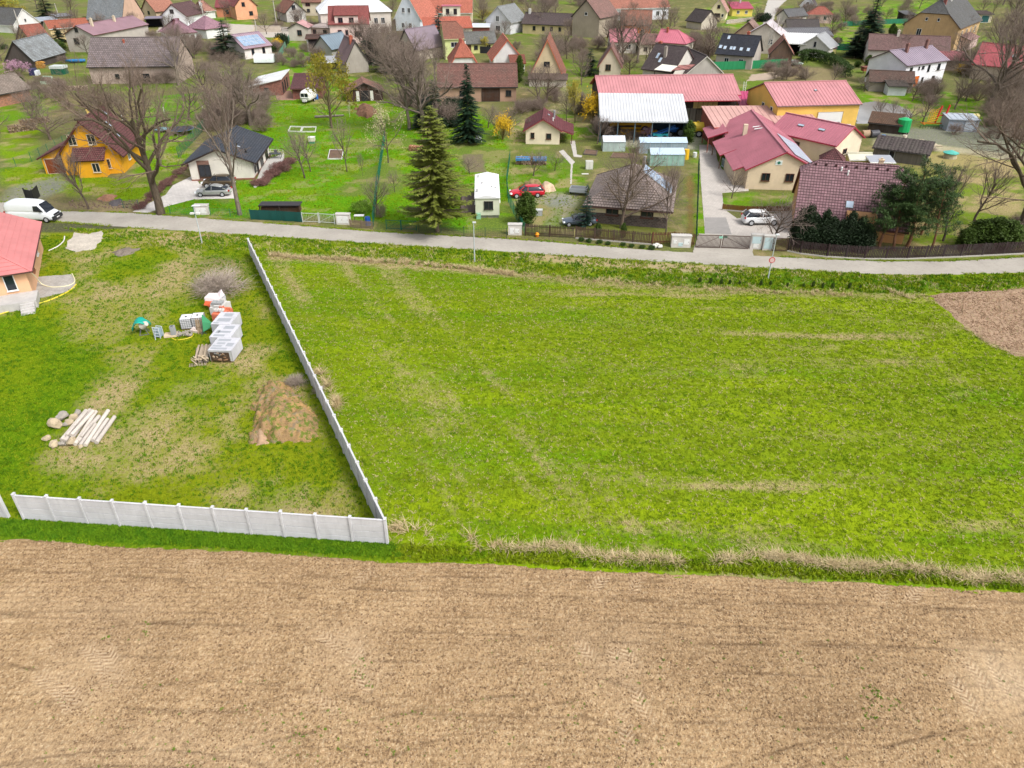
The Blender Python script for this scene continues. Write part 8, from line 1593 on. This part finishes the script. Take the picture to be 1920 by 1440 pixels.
o=loft([(0,[(0,.5),(.9,.5),(1.0,.8),(1.0,1.6),(.9,2.2),(0,2.3)]),(.25,[(0,.42),(1.05,.42),(1.1,.8),(1.1,1.7),(1.0,2.4),(0,2.5)]),(4.0,[(0,.42),(1.05,.42),(1.1,.8),(1.1,1.7),(1.0,2.4),(0,2.5)]),(4.3,[(0,.5),(.9,.5),(1.0,.8),(1.0,1.6),(.9,2.2),(0,2.3)])],Pt(238,238,234),'body',t, True,1); o.rotation_euler=(0,0,math.pi/2); o.location=(1.1,0,0)
fr,pn=win_mesh(1.5,.7,WHF); o=link('window',fr,t,(1.1,-.03,1.6)); link('pane',pn,o)
for x_ in (0.05,2.15):wheel(t,x_,2.2,.3).rotation_euler=(0,0,math.pi/2)
m_=MB(); m_.bar((.6,0,.45),(1.1,-1.1,.4),.08); m_.bar((1.6,0,.45),(1.1,-1.1,.4),.08); m_.build('drawbar',DKF,t); m_=MB(); m_.box(.7,1.5,-.45,-.02,.4,.8); m_.build('gas_box',WHF,t)
GLS=M('glass',(190,206,212),.8)
def greenhouse(px,py,rz,L,D,h,hr,label,roofm,wallm,fm=Pt(190,196,200)):
    g_=G(px,py); t=empty('greenhouse',g_,math.radians(rz),label,'greenhouse','glass greenhouses behind the brown bungalow'); m_=MB()
    m_.poly([(0,0,0),(L,0,0),(L,0,h),(0,0,h)]); m_.poly([(L,D,0),(0,D,0),(0,D,h),(L,D,h)]); m_.poly([(0,D,0),(0,0,0),(0,0,h),(0,D/2,hr),(0,D,h)]); m_.poly([(L,0,0),(L,D,0),(L,D,h),(L,D/2,hr),(L,0,h)]); m_.build('wall',wallm,t)
    n_=max(3,int(L/.8)); pm=MB(); ln=math.hypot(D/2+.1,hr-h); a_=math.atan2(hr-h,D/2)
    pm.box(.02,L/n_-.02,0,ln,0,.02); me=pm.mesh('pane',roofm)
    for k in range(n_):
        link('pane',me,t,(k*L/n_,-.1,h+.0),(a_,0,0)); link('pane',me,t,((k+1)*L/n_,D+.1,h),(a_,0,math.pi))
    m_=MB()
    for k in range(n_+1):m_.bar((k*L/n_,-.02,0),(k*L/n_,-.02,h),.04); m_.bar((k*L/n_,-.1,h+.01),(k*L/n_,D/2,hr+.03),.04)
    m_.bar((0,-.03,h),(L,-.03,h),.05); m_.bar((0,D/2,hr+.04),(L,D/2,hr+.04),.05); m_.build('frame',fm,t)['kind']='stuff'
greenhouse(1130,284,0,3.6,3.0,1.5,2.1,'small pale glass greenhouse, leftmost behind the bungalow',Pt(206,214,222),M('glass',(150,164,160),.8)); greenhouse(1198,288,0,7.6,2.6,1.7,2.2,'long greenhouse with light blue roof, in the middle row',Pt(190,212,232),M('glass',(130,146,156),.8)); greenhouse(1218,311,0,5.2,2.8,1.7,2.3,'greenhouse with pale blue roof nearest to the brown bungalow',Pt(190,212,232),M('glass',(128,160,150),.8))
g_=G(477,120); t=empty('foil_tunnel',g_,math.radians(3),'small white foil tunnel beside the solar cottage','greenhouse'); V,Fc=[],[]
for i in range(2):
    for j in range(9):a_=math.pi*j/8; V.append((i*5.0,1.5-1.5*math.cos(a_),.3+1.9*math.sin(a_)))
Fc=[(j,j+1,j+10,j+9) for j in range(8)]; link('foil',np_mesh('foil',V,Fc,Pt(222,232,228), True),t)
for x_ in (0,5.0):m_=MB(); m_.poly([(x_,1.5-1.5*math.cos(math.pi*j/8),.3+1.9*math.sin(math.pi*j/8)) for j in range(9)]); m_.build('end_wall',M('glass',(190,204,200),.8),t)
for k in range(4):m_=MB(); [m_.bar((k*5/3,1.5-1.53*math.cos(math.pi*j/8),.3+1.93*math.sin(math.pi*j/8)),(k*5/3,1.5-1.53*math.cos(math.pi*(j+1)/8),.3+1.93*math.sin(math.pi*(j+1)/8)),.05) for j in range(8)]; m_.build('hoop',WHF,t)
m_=MB(); m_.box(0,7.2,0,1.6,0,1.1); m_.box(.3,1.0,.3,1.0,1.1,1.4); tag(m_.build('white_pool',Pt(240,242,244),loc=G(963,59),rot=(0,0,0)),'white rectangular tub beside the beige farmhouse','pool')
g_=G(1060,62); m_=rock_mesh(90,Pt(70,160,220),'tarpaulin',2,.3,.5); o=link('tarpaulin',m_, None,(g_.x,g_.y,.4),(0,0,.3),(6,3.2,2.2)); tag(o,'bright blue tarpaulin over a heap by the beige farmhouse','tarpaulin')
g_=G(143,118); o=link('boat',loft([(-2.4,[(0,.3),(.1,.3),(.2,.6),(.15,.7),(0,.72)]),(-1,[(0,.1),(.6,.15),(.9,.6),(.7,.75),(0,.8)]),(1,[(0,.1),(.7,.15),(1.0,.6),(.8,.75),(0,.8)]),(2.2,[(0,.2),(.6,.2),(.8,.6),(.6,.7),(0,.72)])],Pt(40,120,180),'boat_tmp', None).data, None,(g_.x,g_.y,.1),(0,0,.2)); bpy.data.objects.remove(bpy.data.objects['boat_tmp']); tag(o,'blue covered boat lying between the mauve roofed house and the great barn','boat')
g_=G(1067,366); t=empty('car_trailer',g_,math.radians(-14),'small flat grey box trailer on the gravel beside the brown bungalow','trailer'); m_=MB();
for q in ((0,2.3,0,.05),(0,2.3,1.45,1.5),(0,.05,.05,1.45),(2.25,2.3,.05,1.45)):m_.box(q[0],q[1],q[2],q[3],.5,.95)
m_.box(0,2.3,0,1.5,.45,.5); m_.build('box',Pt(172,178,182),t); m_=MB(); m_.box(.05,2.25,.05,1.45,.5,.8); m_.build('load',Pt(110,112,114),t); m_=MB(); m_.bar((.9,0,.42),(1.1,-1.3,.4),.07); m_.bar((1.5,0,.42),(1.1,-1.3,.4),.07); m_.build('drawbar',DKF,t)
for x_ in (.1,2.2):wheel(t,x_,.8,.28).rotation_euler=(0,0,math.pi/2)
def boxed(name,px,py,rz,parts,label,cat,z=0,group=None):
    t=empty(name,G(px,py)+Vector((0,0,z)),math.radians(rz),label,cat,group)
    for p_ in parts:
        m_=MB()
        for b_ in p_[2]:
            if len(b_)==6:m_.box(*b_)
            elif len(b_)==8:m_.cyl(b_[:3],b_[3:6],b_[6],b_[7],n=12)
            else:m_.bar(b_[:3],b_[3:6],b_[6])
        m_.build(p_[0],p_[1],t)
    return t
YEL_=Pt(236,176,30); BLU=Pt(30,96,170); TEAL_=Pt(40,150,160); REDM_=Pt(206,40,40)
h_=boxed('combine_harvester',1142,253,2,(('body',YEL_,((0,7.5,0,2.2,.9,2.0),(.3,5.2,.2,2.0,2.0,2.6),(5.2,7.2,.3,1.9,2.0,2.3))),('cutter_bar',YEL_,((-.6,8.2,-.9,-.3,.3,.9),)),('stripe',Pt(60,50,40),((1.5,5.5,-.03,0,1.3,1.6),)),('reel',DKF,tuple((k*1.0-.3,-1.0,.5,k*1.0-.3,-.4,1.1,.05) for k in range(9)))),'yellow combine under the white shed roof, left','combine')
for x_ in (1.2,6.2):wheel(h_,x_,.0,.75);
b_=boxed('blue_tractor',1252,257,5,(('body',BLU,((0,2.6,0,1.0,.8,1.5),)),('cab',DARKGLASS(),((1.3,2.7,-.1,1.1,1.5,2.5),)),('roof',BLU,((1.2,2.8,-.2,1.2,2.5,2.62),))),'blue tractor parked under the right part of the white shed roof','tractor')
wheel(b_,.4,-.1,.45); wheel(b_,2.1,-.2,.75)
b_=boxed('crop_sprayer',1214,266,0,(('boom',BLU,tuple((k*.7,0,.8+k*.22,k*.7+1.4,0,1.1+k*.24,.1) for k in range(6))+((0,0,.7,4.5,.2,2.4,.12),(0,.4,.9,4.5,.5,2.6,.1))),('tank',TEAL_,((.8,3.4,-.2,1.0,.5,1.3),)),('frame',BLU,((0,4,.1,.2,.3,.45),(0,4,.8,.9,.3,.45)))),'blue and teal crop sprayer with folded booms at the shed front','sprayer'); wheel(b_,1.2,-.3,.55); wheel(b_,2.8,-.3,.55)
b_=boxed('hay_cart',1160,262,8,(('frame',YEL_,((0,0,.5,1.8,0,1.3,.08),(.2,0,1.3,1.9,0,.5,.08),(0,.6,.5,1.8,.6,1.3,.08))),),'small folded yellow implement before the combine','implement')
b_=boxed('slurry_tanker',1300,258,-6,(('tank',Pt(238,204,60),((-1.6,.9,1.55,3.1,.9,1.55,.85,.85),)),('chassis',DKF,((-1.8,3.3,.4,1.4,.6,.75),(3.0,4.4,.8,1.0,.55,.7))),('fill_cap',Pt(206,170,40),((.6,.9,2.38,.6,.9,2.55,.22,.22),))),'yellow slurry tanker beside the clipped thuja','tanker'); wheel(b_,.9,.3,.55); wheel(b_,2.0,.3,.55)
b_=boxed('hay_rake',1726,238,-6,(('red_arm',REDM_,((2.4,.4,.6,2.9,.5,3.6,.22),(3.6,.3,.6,4.1,.4,3.8,.22),(2.4,.4,1.9,3.9,.4,2.1,.14))),('yellow_arm',YEL_,tuple((1.0+k*.25,.2*k,.9+k*.35,2.6+k*.1,.2*k,1.3+k*.4,.1) for k in range(6))+tuple((1.0+k*.3,.2,.8,1.2+k*.3,.5,3.0,.08) for k in range(4))),('frame',Pt(220,130,30),((.2,4.6,0,.15,.6,.78),(.2,.35,-.8,1.2,.5,.65),(4.4,4.55,-.8,1.2,.5,.65))),('tine_bar',Pt(40,120,60),((-.5,4.9,-1.0,-.9,.45,.55),))),'red and yellow folded hay rake in front of the metal shed','hay rake')
for k in range(12):m_=MB(); m_.bar((-.4+k*.46,-.95,.5),(-.55+k*.46,-1.15,.02),.05); m_.build('tine',DKF,b_)
b_=boxed('green_tank',1686,253,8,(('tank',Pt(20,160,90),((1.0,.9,.4,1.0,.9,2.4,1.15,1.1),)),('lid',Pt(30,180,110),((1.0,.9,2.4,1.0,.9,2.65,1.0,.4),)),('leg',DKF,((.2,.35,.2,.35,0,.5),(1.6,1.75,.2,.35,0,.5)))),'big bright green round tank near the plank shed','tank')
boxed('well_cover',1775,299,0,(('ring',M('concrete',(190,180,150)),((.9,.9,0,.9,.9,.75,1.0,.9),)),('cover',Pt(90,190,176),((.9,.9,.75,.9,.9,.85,1.15,1.15),(.9,.9,.85,.9,.9,1.2,1.1,.1)))),'concrete well ring with teal conical cover in the dry grass','well')
for k,(px,py,mt_,lb) in enumerate(((1614,258,M('concrete',(176,150,124)),'tan drum roll lying by the brown lean-to'),(1630,258,Pt(70,70,76),'dark drum roll lying right of the tan one'),(1818,226,Pt(236,224,150),'cream drum lying right of the metal shed'))):g_=G(px,py); m_=MB(); m_.cyl((0,0,.6),(1.5,.4,.6),.6,n=14); m_.cyl((-.02,-.005,.6),(1.52,.405,.6),.15,n=8); tag(m_.build('drum',mt_,loc=g_),lb,'drum')
t=empty('sheet_pile',G(1650,268),.2,'white sheeting and scrap lying near the plank shed','scrap heap');
for k in range(5):m_=MB(); m_.box(0,1.3,0,.8,k*.05,k*.05+.04); m_.build('sheet',Pt(226,226,224),t,loc=(TC.uniform(-.8,.8),TC.uniform(-.3,.3),.02),rot=(TC.gauss(0,.05),TC.gauss(0,.05),TC.uniform(-.5,.5)))
t=empty('sheet_pile',G(1725,265),-.1,'pale pallets and boards lying on the gravel by the hay rake','board pile')
for k in range(4):m_=MB(); m_.box(0,1.9,0,.7,0,.12); m_.build('board',W(222,206,176),t,loc=(k*.5-1,k*-1.1,.02+k*.01),rot=(0,0,TC.uniform(-.3,.3)))
def woodpile(px,py,rz,L,h,label,cover=None,n=60,cols=((160,130,100),(120,96,76),(196,170,140))):
    t=empty('firewood_stack',G(px,py),math.radians(rz),label,'firewood'); r_=random.Random(int(px)); ms=[]
    for c_ in cols:m_=MB(); m_.cyl((0,0,0),(0,.9,0),.1,n=6); ms.append(m_.mesh('log',W(*c_)))
    k=0; z_=.1
    while z_<h:
        x_=.1+(.08 if int(z_*10)%2 else 0)
        while x_<L-.1:link('log',r_.choice(ms),t,(x_+r_.uniform(-.03,.03),r_.uniform(-.12,.12),z_),(0,0,r_.gauss(0,.06)),(r_.uniform(.8,1.2),)*3); x_+=.21
        z_+=.19
    if cover:
        for x0,x1 in cover[1]:m_=MB(); m_.poly([(x0,-.25,h-.12),(x1,-.25,h-.16),(x1,.45,h+.12),(x0,.45,h+.08)]); m_.poly([(x0,.45,h+.08),(x1,.45,h+.12),(x1,1.1,h-.1),(x0,1.1,h-.14)]); m_.poly([(x0,-.25,h-.45),(x1,-.26,h-.35),(x1,-.25,h-.16),(x0,-.25,h-.12)]); m_.build('cover',cover[0],t)
    return t
woodpile(967,309,-4,4.8,1.1,'firewood stack under blue plastic left of the cream garden house',(Pt(70,130,180),((0,2.2),(2.6,4.7)))); woodpile(18,250,38,4.5,1.2,'grey stacked firewood on the lawn at the left, nearer stack'); woodpile(38,236,34,5,1.0,'grey stacked firewood at the left, farther stack'); woodpile(52,128,-2,4.2,1.5,'honey coloured fresh firewood stack near the pink shrub', None,cols=((230,170,80),(214,150,70),(240,190,110)))
woodpile(766,283,-10,2.8,.8,'fresh split logs behind the olive conifer', None,cols=((220,170,130),(200,140,110),(170,120,90)))
woodpile(90,172,8,8,.9,'long heap of pale split logs below the great barn', None,cols=((206,186,160),(180,156,130),(150,130,112)))
boxed('log_store',488,404,0,(('roof',Pt(52,48,52),((0,5.2,-.1,1.5,1.25,1.34),)),('post',W(80,60,50),((0,.12,0,.12,0,1.25),(2.5,2.62,0,.12,0,1.25),(5.0,5.12,0,.12,0,1.25))),('shelf',W(100,72,56),((.1,5.0,.3,1.3,.3,.9),))),'low black roofed log store behind the dark green netting','log store')
boxed('barrel',684,424,0,(('drum',Pt(30,90,180),((.35,.35,0,.35,.35,1.0,.34,.34),)),('lid',Pt(24,70,150),((.35,.35,1.0,.35,.35,1.05,.3,.3),))),'blue plastic barrel inside the palisade','barrel')
boxed('barrel',590,187,0,(('drum',Pt(40,110,190),((.35,.35,0,.35,.35,1.0,.36,.36),)),),'blue barrel beside the small white caravan','barrel')
boxed('barrel',1281,300,0,(('drum',Pt(240,190,40),((.5,.5,0,.5,.5,1.5,.45,.4),)),),'yellow upright bag right of the pale blue greenhouse','barrel')
boxed('bench',665,419,0,(('seat',Pt(226,226,226),((0,1.2,0,.5,.9,1.0),)),('leg',DKF,((0,.06,.2,.26,0,.9),(1.1,1.16,.2,.26,0,.9)))),'small white topped table inside the palisade','table')
boxed('beehive',579,270,0,(('box',Pt(230,226,206),((0,1.0,0,.8,.4,1.0),)),('base',Pt(60,160,120),((.1,.9,.1,.7,.05,.4),)),('lid',Pt(240,240,236),((-.05,1.05,-.05,.85,1.0,1.08),))),'white beehive box on a green base on the orchard lawn','beehive')
boxed('storage_box',1098,318,0,(('housing',Pt(206,206,196),((0,1.1,0,.8,0,1.2),)),('door',Pt(226,226,218),((.05,.53,-.03,0,.1,1.1),(.57,1.05,-.03,0,.1,1.1)))),'small whitish double door box on the lawn by the garden path','storage box')
boxed('storage_box',1005,405,0,(('housing',Pt(176,180,182),((0,.8,0,.6,0,.7),)),('lid',Pt(210,212,212),((-.04,.84,-.04,.64,.7,.76),))),'little grey box behind the round topped thuja','storage box')
boxed('heat_pump',1352,312,-84,(('housing',Pt(150,176,180),((0,1.6,0,.6,.1,1.3),)),('grille',Pt(90,100,104),((.1,.7,-.02,0,.3,1.1),(.85,1.45,-.02,0,.3,1.1)))),'grey green heat pump unit at the raspberry roofed house wall','heat pump')
for k,(px,py,c_,lb) in enumerate(((1339,276,(40,60,60),'dark bin under the raspberry lean-to, first'),(1347,280,(226,226,224),'white bucket under the raspberry lean-to'),(1354,279,(60,64,66),'grey bin under the raspberry lean-to, last'),(1334,270,(150,60,50),'reddish pot under the raspberry lean-to'),(1306,296,(226,230,230),'small white garden machine on the grass strip by the paved drive'),(1660,262,(60,120,180),'small blue can near the green tank'),(1700,262,(226,214,196),'pale sack near the green tank'))):boxed('bin',px,py,k*20,(('drum',Pt(*c_),((.3,.3,0,.3,.3,.75,.3,.34),)),),lb,'bin')
def bed(px4,label,soil=True,mat=Pt(226,226,220),h=.2):
    P_=GP(*px4); c=P_[0]; t=empty('raised_bed',c,0,label,'garden bed')
    for i in range(4):m_=MB(); m_.bar(P_[i]-c+Vector((0,0,h/2)),P_[(i+1)%4]-c+Vector((0,0,h/2)),.1,h); m_.build('board',mat,t)
    if soil:m_=MB(); m_.prism([(p.x-c.x,p.y-c.y) for p in P_],-.05,h*.6); m_.build('soil',M('earth',(124,100,84)),t)
bed([(615,299),(641,299),(644,283),(619,282)],'white framed soil bed on the orchard lawn'); bed([(541,247),(563,248),(567,239),(545,238)],'white cold frame with cross bar, left of the pair', False); bed([(565,248),(591,248),(593,239),(569,239)],'white cold frame with cross bar, right of the pair', False)
bed([(1145,296),(1190,298),(1190,290),(1150,288)],'narrow vegetable bed before the small greenhouse',mat=W(150,130,110)); bed([(1094,290),(1118,292),(1120,284),(1098,282)],'small dark bed right of the garden path',mat=W(120,110,100)); bed([(77,158),(96,158),(99,148),(82,147)],'pale green framed cold frame near the firewood at the left', True,Pt(190,214,190),.6)
t=empty('railing',G(501,292),0,'white thin railing at the back of the bungalow terrace','railing'); a,b=G(501,292)-t.location,G(532,292)-t.location
for z_ in (.4,.7,1.0):m_=MB(); m_.bar(a+Vector((0,0,z_)),b+Vector((0,0,z_)),.04); m_.build('rail',WHF,t)
for k in range(5):q=a.lerp(b,k/4); m_=MB(); m_.bar(q,q+Vector((0,0,1.0)),.05); m_.build('post',WHF,t)
boxed('garden_table',505,300,0,(('top',Pt(70,74,82),((0,1.8,0,.9,.85,.92),)),('leg',Pt(60,60,66),((.05,.12,.05,.12,.15,.85),(1.7,1.77,.05,.12,.15,.85),(.05,.12,.8,.87,.15,.85),(1.7,1.77,.8,.87,.15,.85)))),'dark grey garden table on the bungalow terrace','table')
boxed('garden_chair',516,296,20,(('seat',Pt(80,84,92),((0,.5,0,.5,.5,.56),)),('backrest',Pt(80,84,92),((0,.5,.46,.52,.56,1.1),)),('leg',Pt(60,60,66),((0,.05,0,.05,.1,.5),(.45,.5,0,.05,.1,.5)))),'dark chair beside the terrace table','chair')
for k,px in enumerate((891,898)):boxed('garden_chair',px,267,10*k,(('seat',Pt(226,228,230),((0,.5,0,.5,.42,.48),)),('backrest',Pt(226,228,230),((0,.5,.46,.52,.48,1.0),)),('leg',Pt(210,210,214),((0,.05,0,.05,0,.42),(.45,.5,0,.05,0,.42),(0,.05,.45,.5,0,.42),(.45,.5,.45,.5,0,.42)))),'white plastic chair below the dark spruce, %s of two'%('left','right')[k],'chair',0,'white chairs below the spruce')
boxed('trampoline',315,254,0,(('mat',Pt(44,48,62),((2,1.4,.85,2,1.4,.9,1.9,1.9),)),('rim',Pt(90,110,130),((2,1.4,.78,2,1.4,.85,2.1,2.1),)),('leg',STEEL,((.2,.26,1.3,1.36,0,.8),(3.8,3.86,1.3,1.36,0,.8),(1.9,1.96,-.6,-.54,0,.8),(1.9,1.96,3.2,3.26,0,.8)))),'dark round trampoline under the oak branches','trampoline')
boxed('trampoline',286,250,0,(('mat',Pt(130,170,176),((1.2,1.2,.5,1.2,1.2,.56,1.1,1.1),)),('rim',Pt(80,120,130),((1.2,1.2,.4,1.2,1.2,.5,1.25,1.25),))),'small pale teal paddling pool left of the trampoline','paddling pool')
boxed('scooter_cover',56,142,10,(('cover',Pt(50,50,90),((0,1.2,0,2,0,1.4),)),('white_front',Pt(226,230,236),((1.2,1.9,0,1.6,0,1.0),))),'dark blue covered machine with white front by the pink shrub','machine')
boxed('garden_shed',97,140,-4,(('wall',DGR,((0,3,0,2.2,0,1.3),)),('roof',Pt(206,214,212),((-.1,3.1,-.1,2.3,1.3,1.9),))),'small green garden hut with pale translucent roof','hut')
boxed('pavilion',478,100,0,(('roof',Pt(240,240,238),((0,3.8,0,3,2.2,2.32),)),('post',DKWOOD,((.1,.22,.1,.22,0,2.2),(3.5,3.62,.1,.22,0,2.2),(.1,.22,2.8,2.92,0,2.2),(3.5,3.62,2.8,2.92,0,2.2))),('railing',DKWOOD,((.22,3.5,.1,.18,.1,1.0),)),('table',W(190,140,100),((1,2.8,1,2,.7,.8),))),'open garden pavilion with white roof and dark posts beside the solar cottage','pavilion')
boxed('blue_tractor',1500,104,10,(('body',Pt(70,120,160),((0,2.6,0,1.1,.7,1.5),)),('cab',DARKGLASS(),((1.2,2.5,0,1.1,1.5,2.3),)),('roof',Pt(150,190,210),((1.1,2.6,-.1,1.2,2.3,2.42),))),'pale blue tractor at the white gabled shed','tractor')
boxed('yard_shed',1552,106,20,(('wall',P(226,214,140),((0,2.4,0,2.4,0,1.9),)),('roof',R_(150,100,130),((-.2,2.6,-.2,2.6,1.9,2.1),))),'tiny cream hut with violet roof between clipped bushes','hut')
boxed('bird_house',1618,138,10,(('wall',W(180,110,80),((0,1.3,0,1.2,.5,1.3),)),('roof',T(170,90,70),((-.2,1.5,-.2,1.4,1.3,1.5),)),('leg',W(140,90,60),((.1,.2,.1,.2,0,.5),(1.1,1.2,.1,.2,0,.5)))),'little reddish play hut on the lawn left of the white two storey house','play hut')
boxed('ladder',1392,178,0,(('rail',Pt(226,226,226),((0,0,0,.1,.6,2.6,.07),(.5,0,0,.6,.6,2.6,.07))),('rung',Pt(226,226,226),tuple((.02,.1*k,.4*k+.3,.55,.1*k,.4*k+.3,.05) for k in range(6)))),'white ladder leaning behind the long red hall','ladder')
boxed('stone_wall',1362,45,38,(('stones',M('brick',(196,184,168)),((0,16,0,.4,0,1.2),)),),'pale stone wall climbing the green slope right of the cream cottage','wall')
boxed('street_wall',478,60,0,(('render',P(206,192,176),((0,8.5,0,.3,0,1.8),)),('cap',M('concrete',(190,180,170)),((-.05,8.55,-.05,.35,1.8,1.9),))),'beige street wall right of the solar cottage','wall')
boxed('flower_pot',1004,445,0,(('pot',Pt(200,110,30),((.2,.2,0,.2,.2,.3,.18,.22),)),('flowers',Pt(240,160,20),((.2,.2,.3,.2,.2,.5,.26,.15),))),'orange flower pot outside the picket gate','flower pot')
for k,(px,py) in enumerate(((1231,455),(1237,457),(1226,457))):o=link('verge_stone',rock_mesh(100+k,M('concrete',(226,224,216)),'stone',2), None,tuple(G(px,py+8)+Vector((0,0,.2))),(0,0,k),(.8,.6,.6)); tag(o,['white stone at the fence foot left of the wide cabinet, middle','white stone at the fence foot, nearest to the wide cabinet','white stone at the fence foot, leftmost'][k],'stone')
m_=MB(); m_.cyl(G(590,219,.25),G(645,216,.2),.25,.15,n=8); tag(m_.build('fallen_log',M('bark',(140,132,120))),'grey log lying on the lawn under the yellow green tree','log')
for k,(px,py) in enumerate(((230,226),(308,212),(392,203),(381,210),(420,212))):m_=MB(); m_.cyl((0,0,0),(.05,0,1.1),.07,n=6); tag(m_.build('tree_guard',WHF,loc=G(px,py)),'white tree guard stake on the lawn, %s'%['left of the oak crown','in the middle of the oak crown','right of the oak crown','between oak and tall grey tree','next to the tall grey tree'][k],'stake','white stakes on the lawn')
m_=MB(); m_.box(0,1.0,0,.45,0,.03); tag(m_.build('stone_slab',M('concrete',(230,228,220)),loc=G(1091,327)),'white slab lying on the lawn near the double door box','slab')
VV,FF=[],[]; rr=random.Random(13); lm=[rock_mesh(80+i,STG,'lump',1) for i in range(3)]
for i in range(160):
    me=lm[i%3]; q=G(rr.uniform(130,262),rr.uniform(376,392)); s_=rr.uniform(.1,.35); b_=len(VV); rz=rr.uniform(0,6)
    for v in me.vertices:VV.append((q.x+(v.co.x*math.cos(rz)-v.co.y*math.sin(rz))*s_,q.y+(v.co.x*math.sin(rz)+v.co.y*math.cos(rz))*s_,v.co.z*s_+s_*.2))
    for p in me.polygons:FF.append([b_+k for k in p.vertices])
tag(link('rubble',np_mesh('rubble',VV,FF,M('earth',(150,128,112)))),'rubble and clods scattered between the road and the yellow house',kind='stuff')
mound('debris_heap','heap of dark tarps and grey debris by the road before the yellow house','debris heap',[(205,384),(212,377),(228,376),(232,384),(218,389)],.6,M('earth',(110,104,106)),.25,61)
mound('sand_heap','low reddish sand heap between yellow house and road','sand heap',[(182,374),(195,367),(218,368),(215,376),(195,378)],.5,M('earth',(176,130,104)),.1,62)
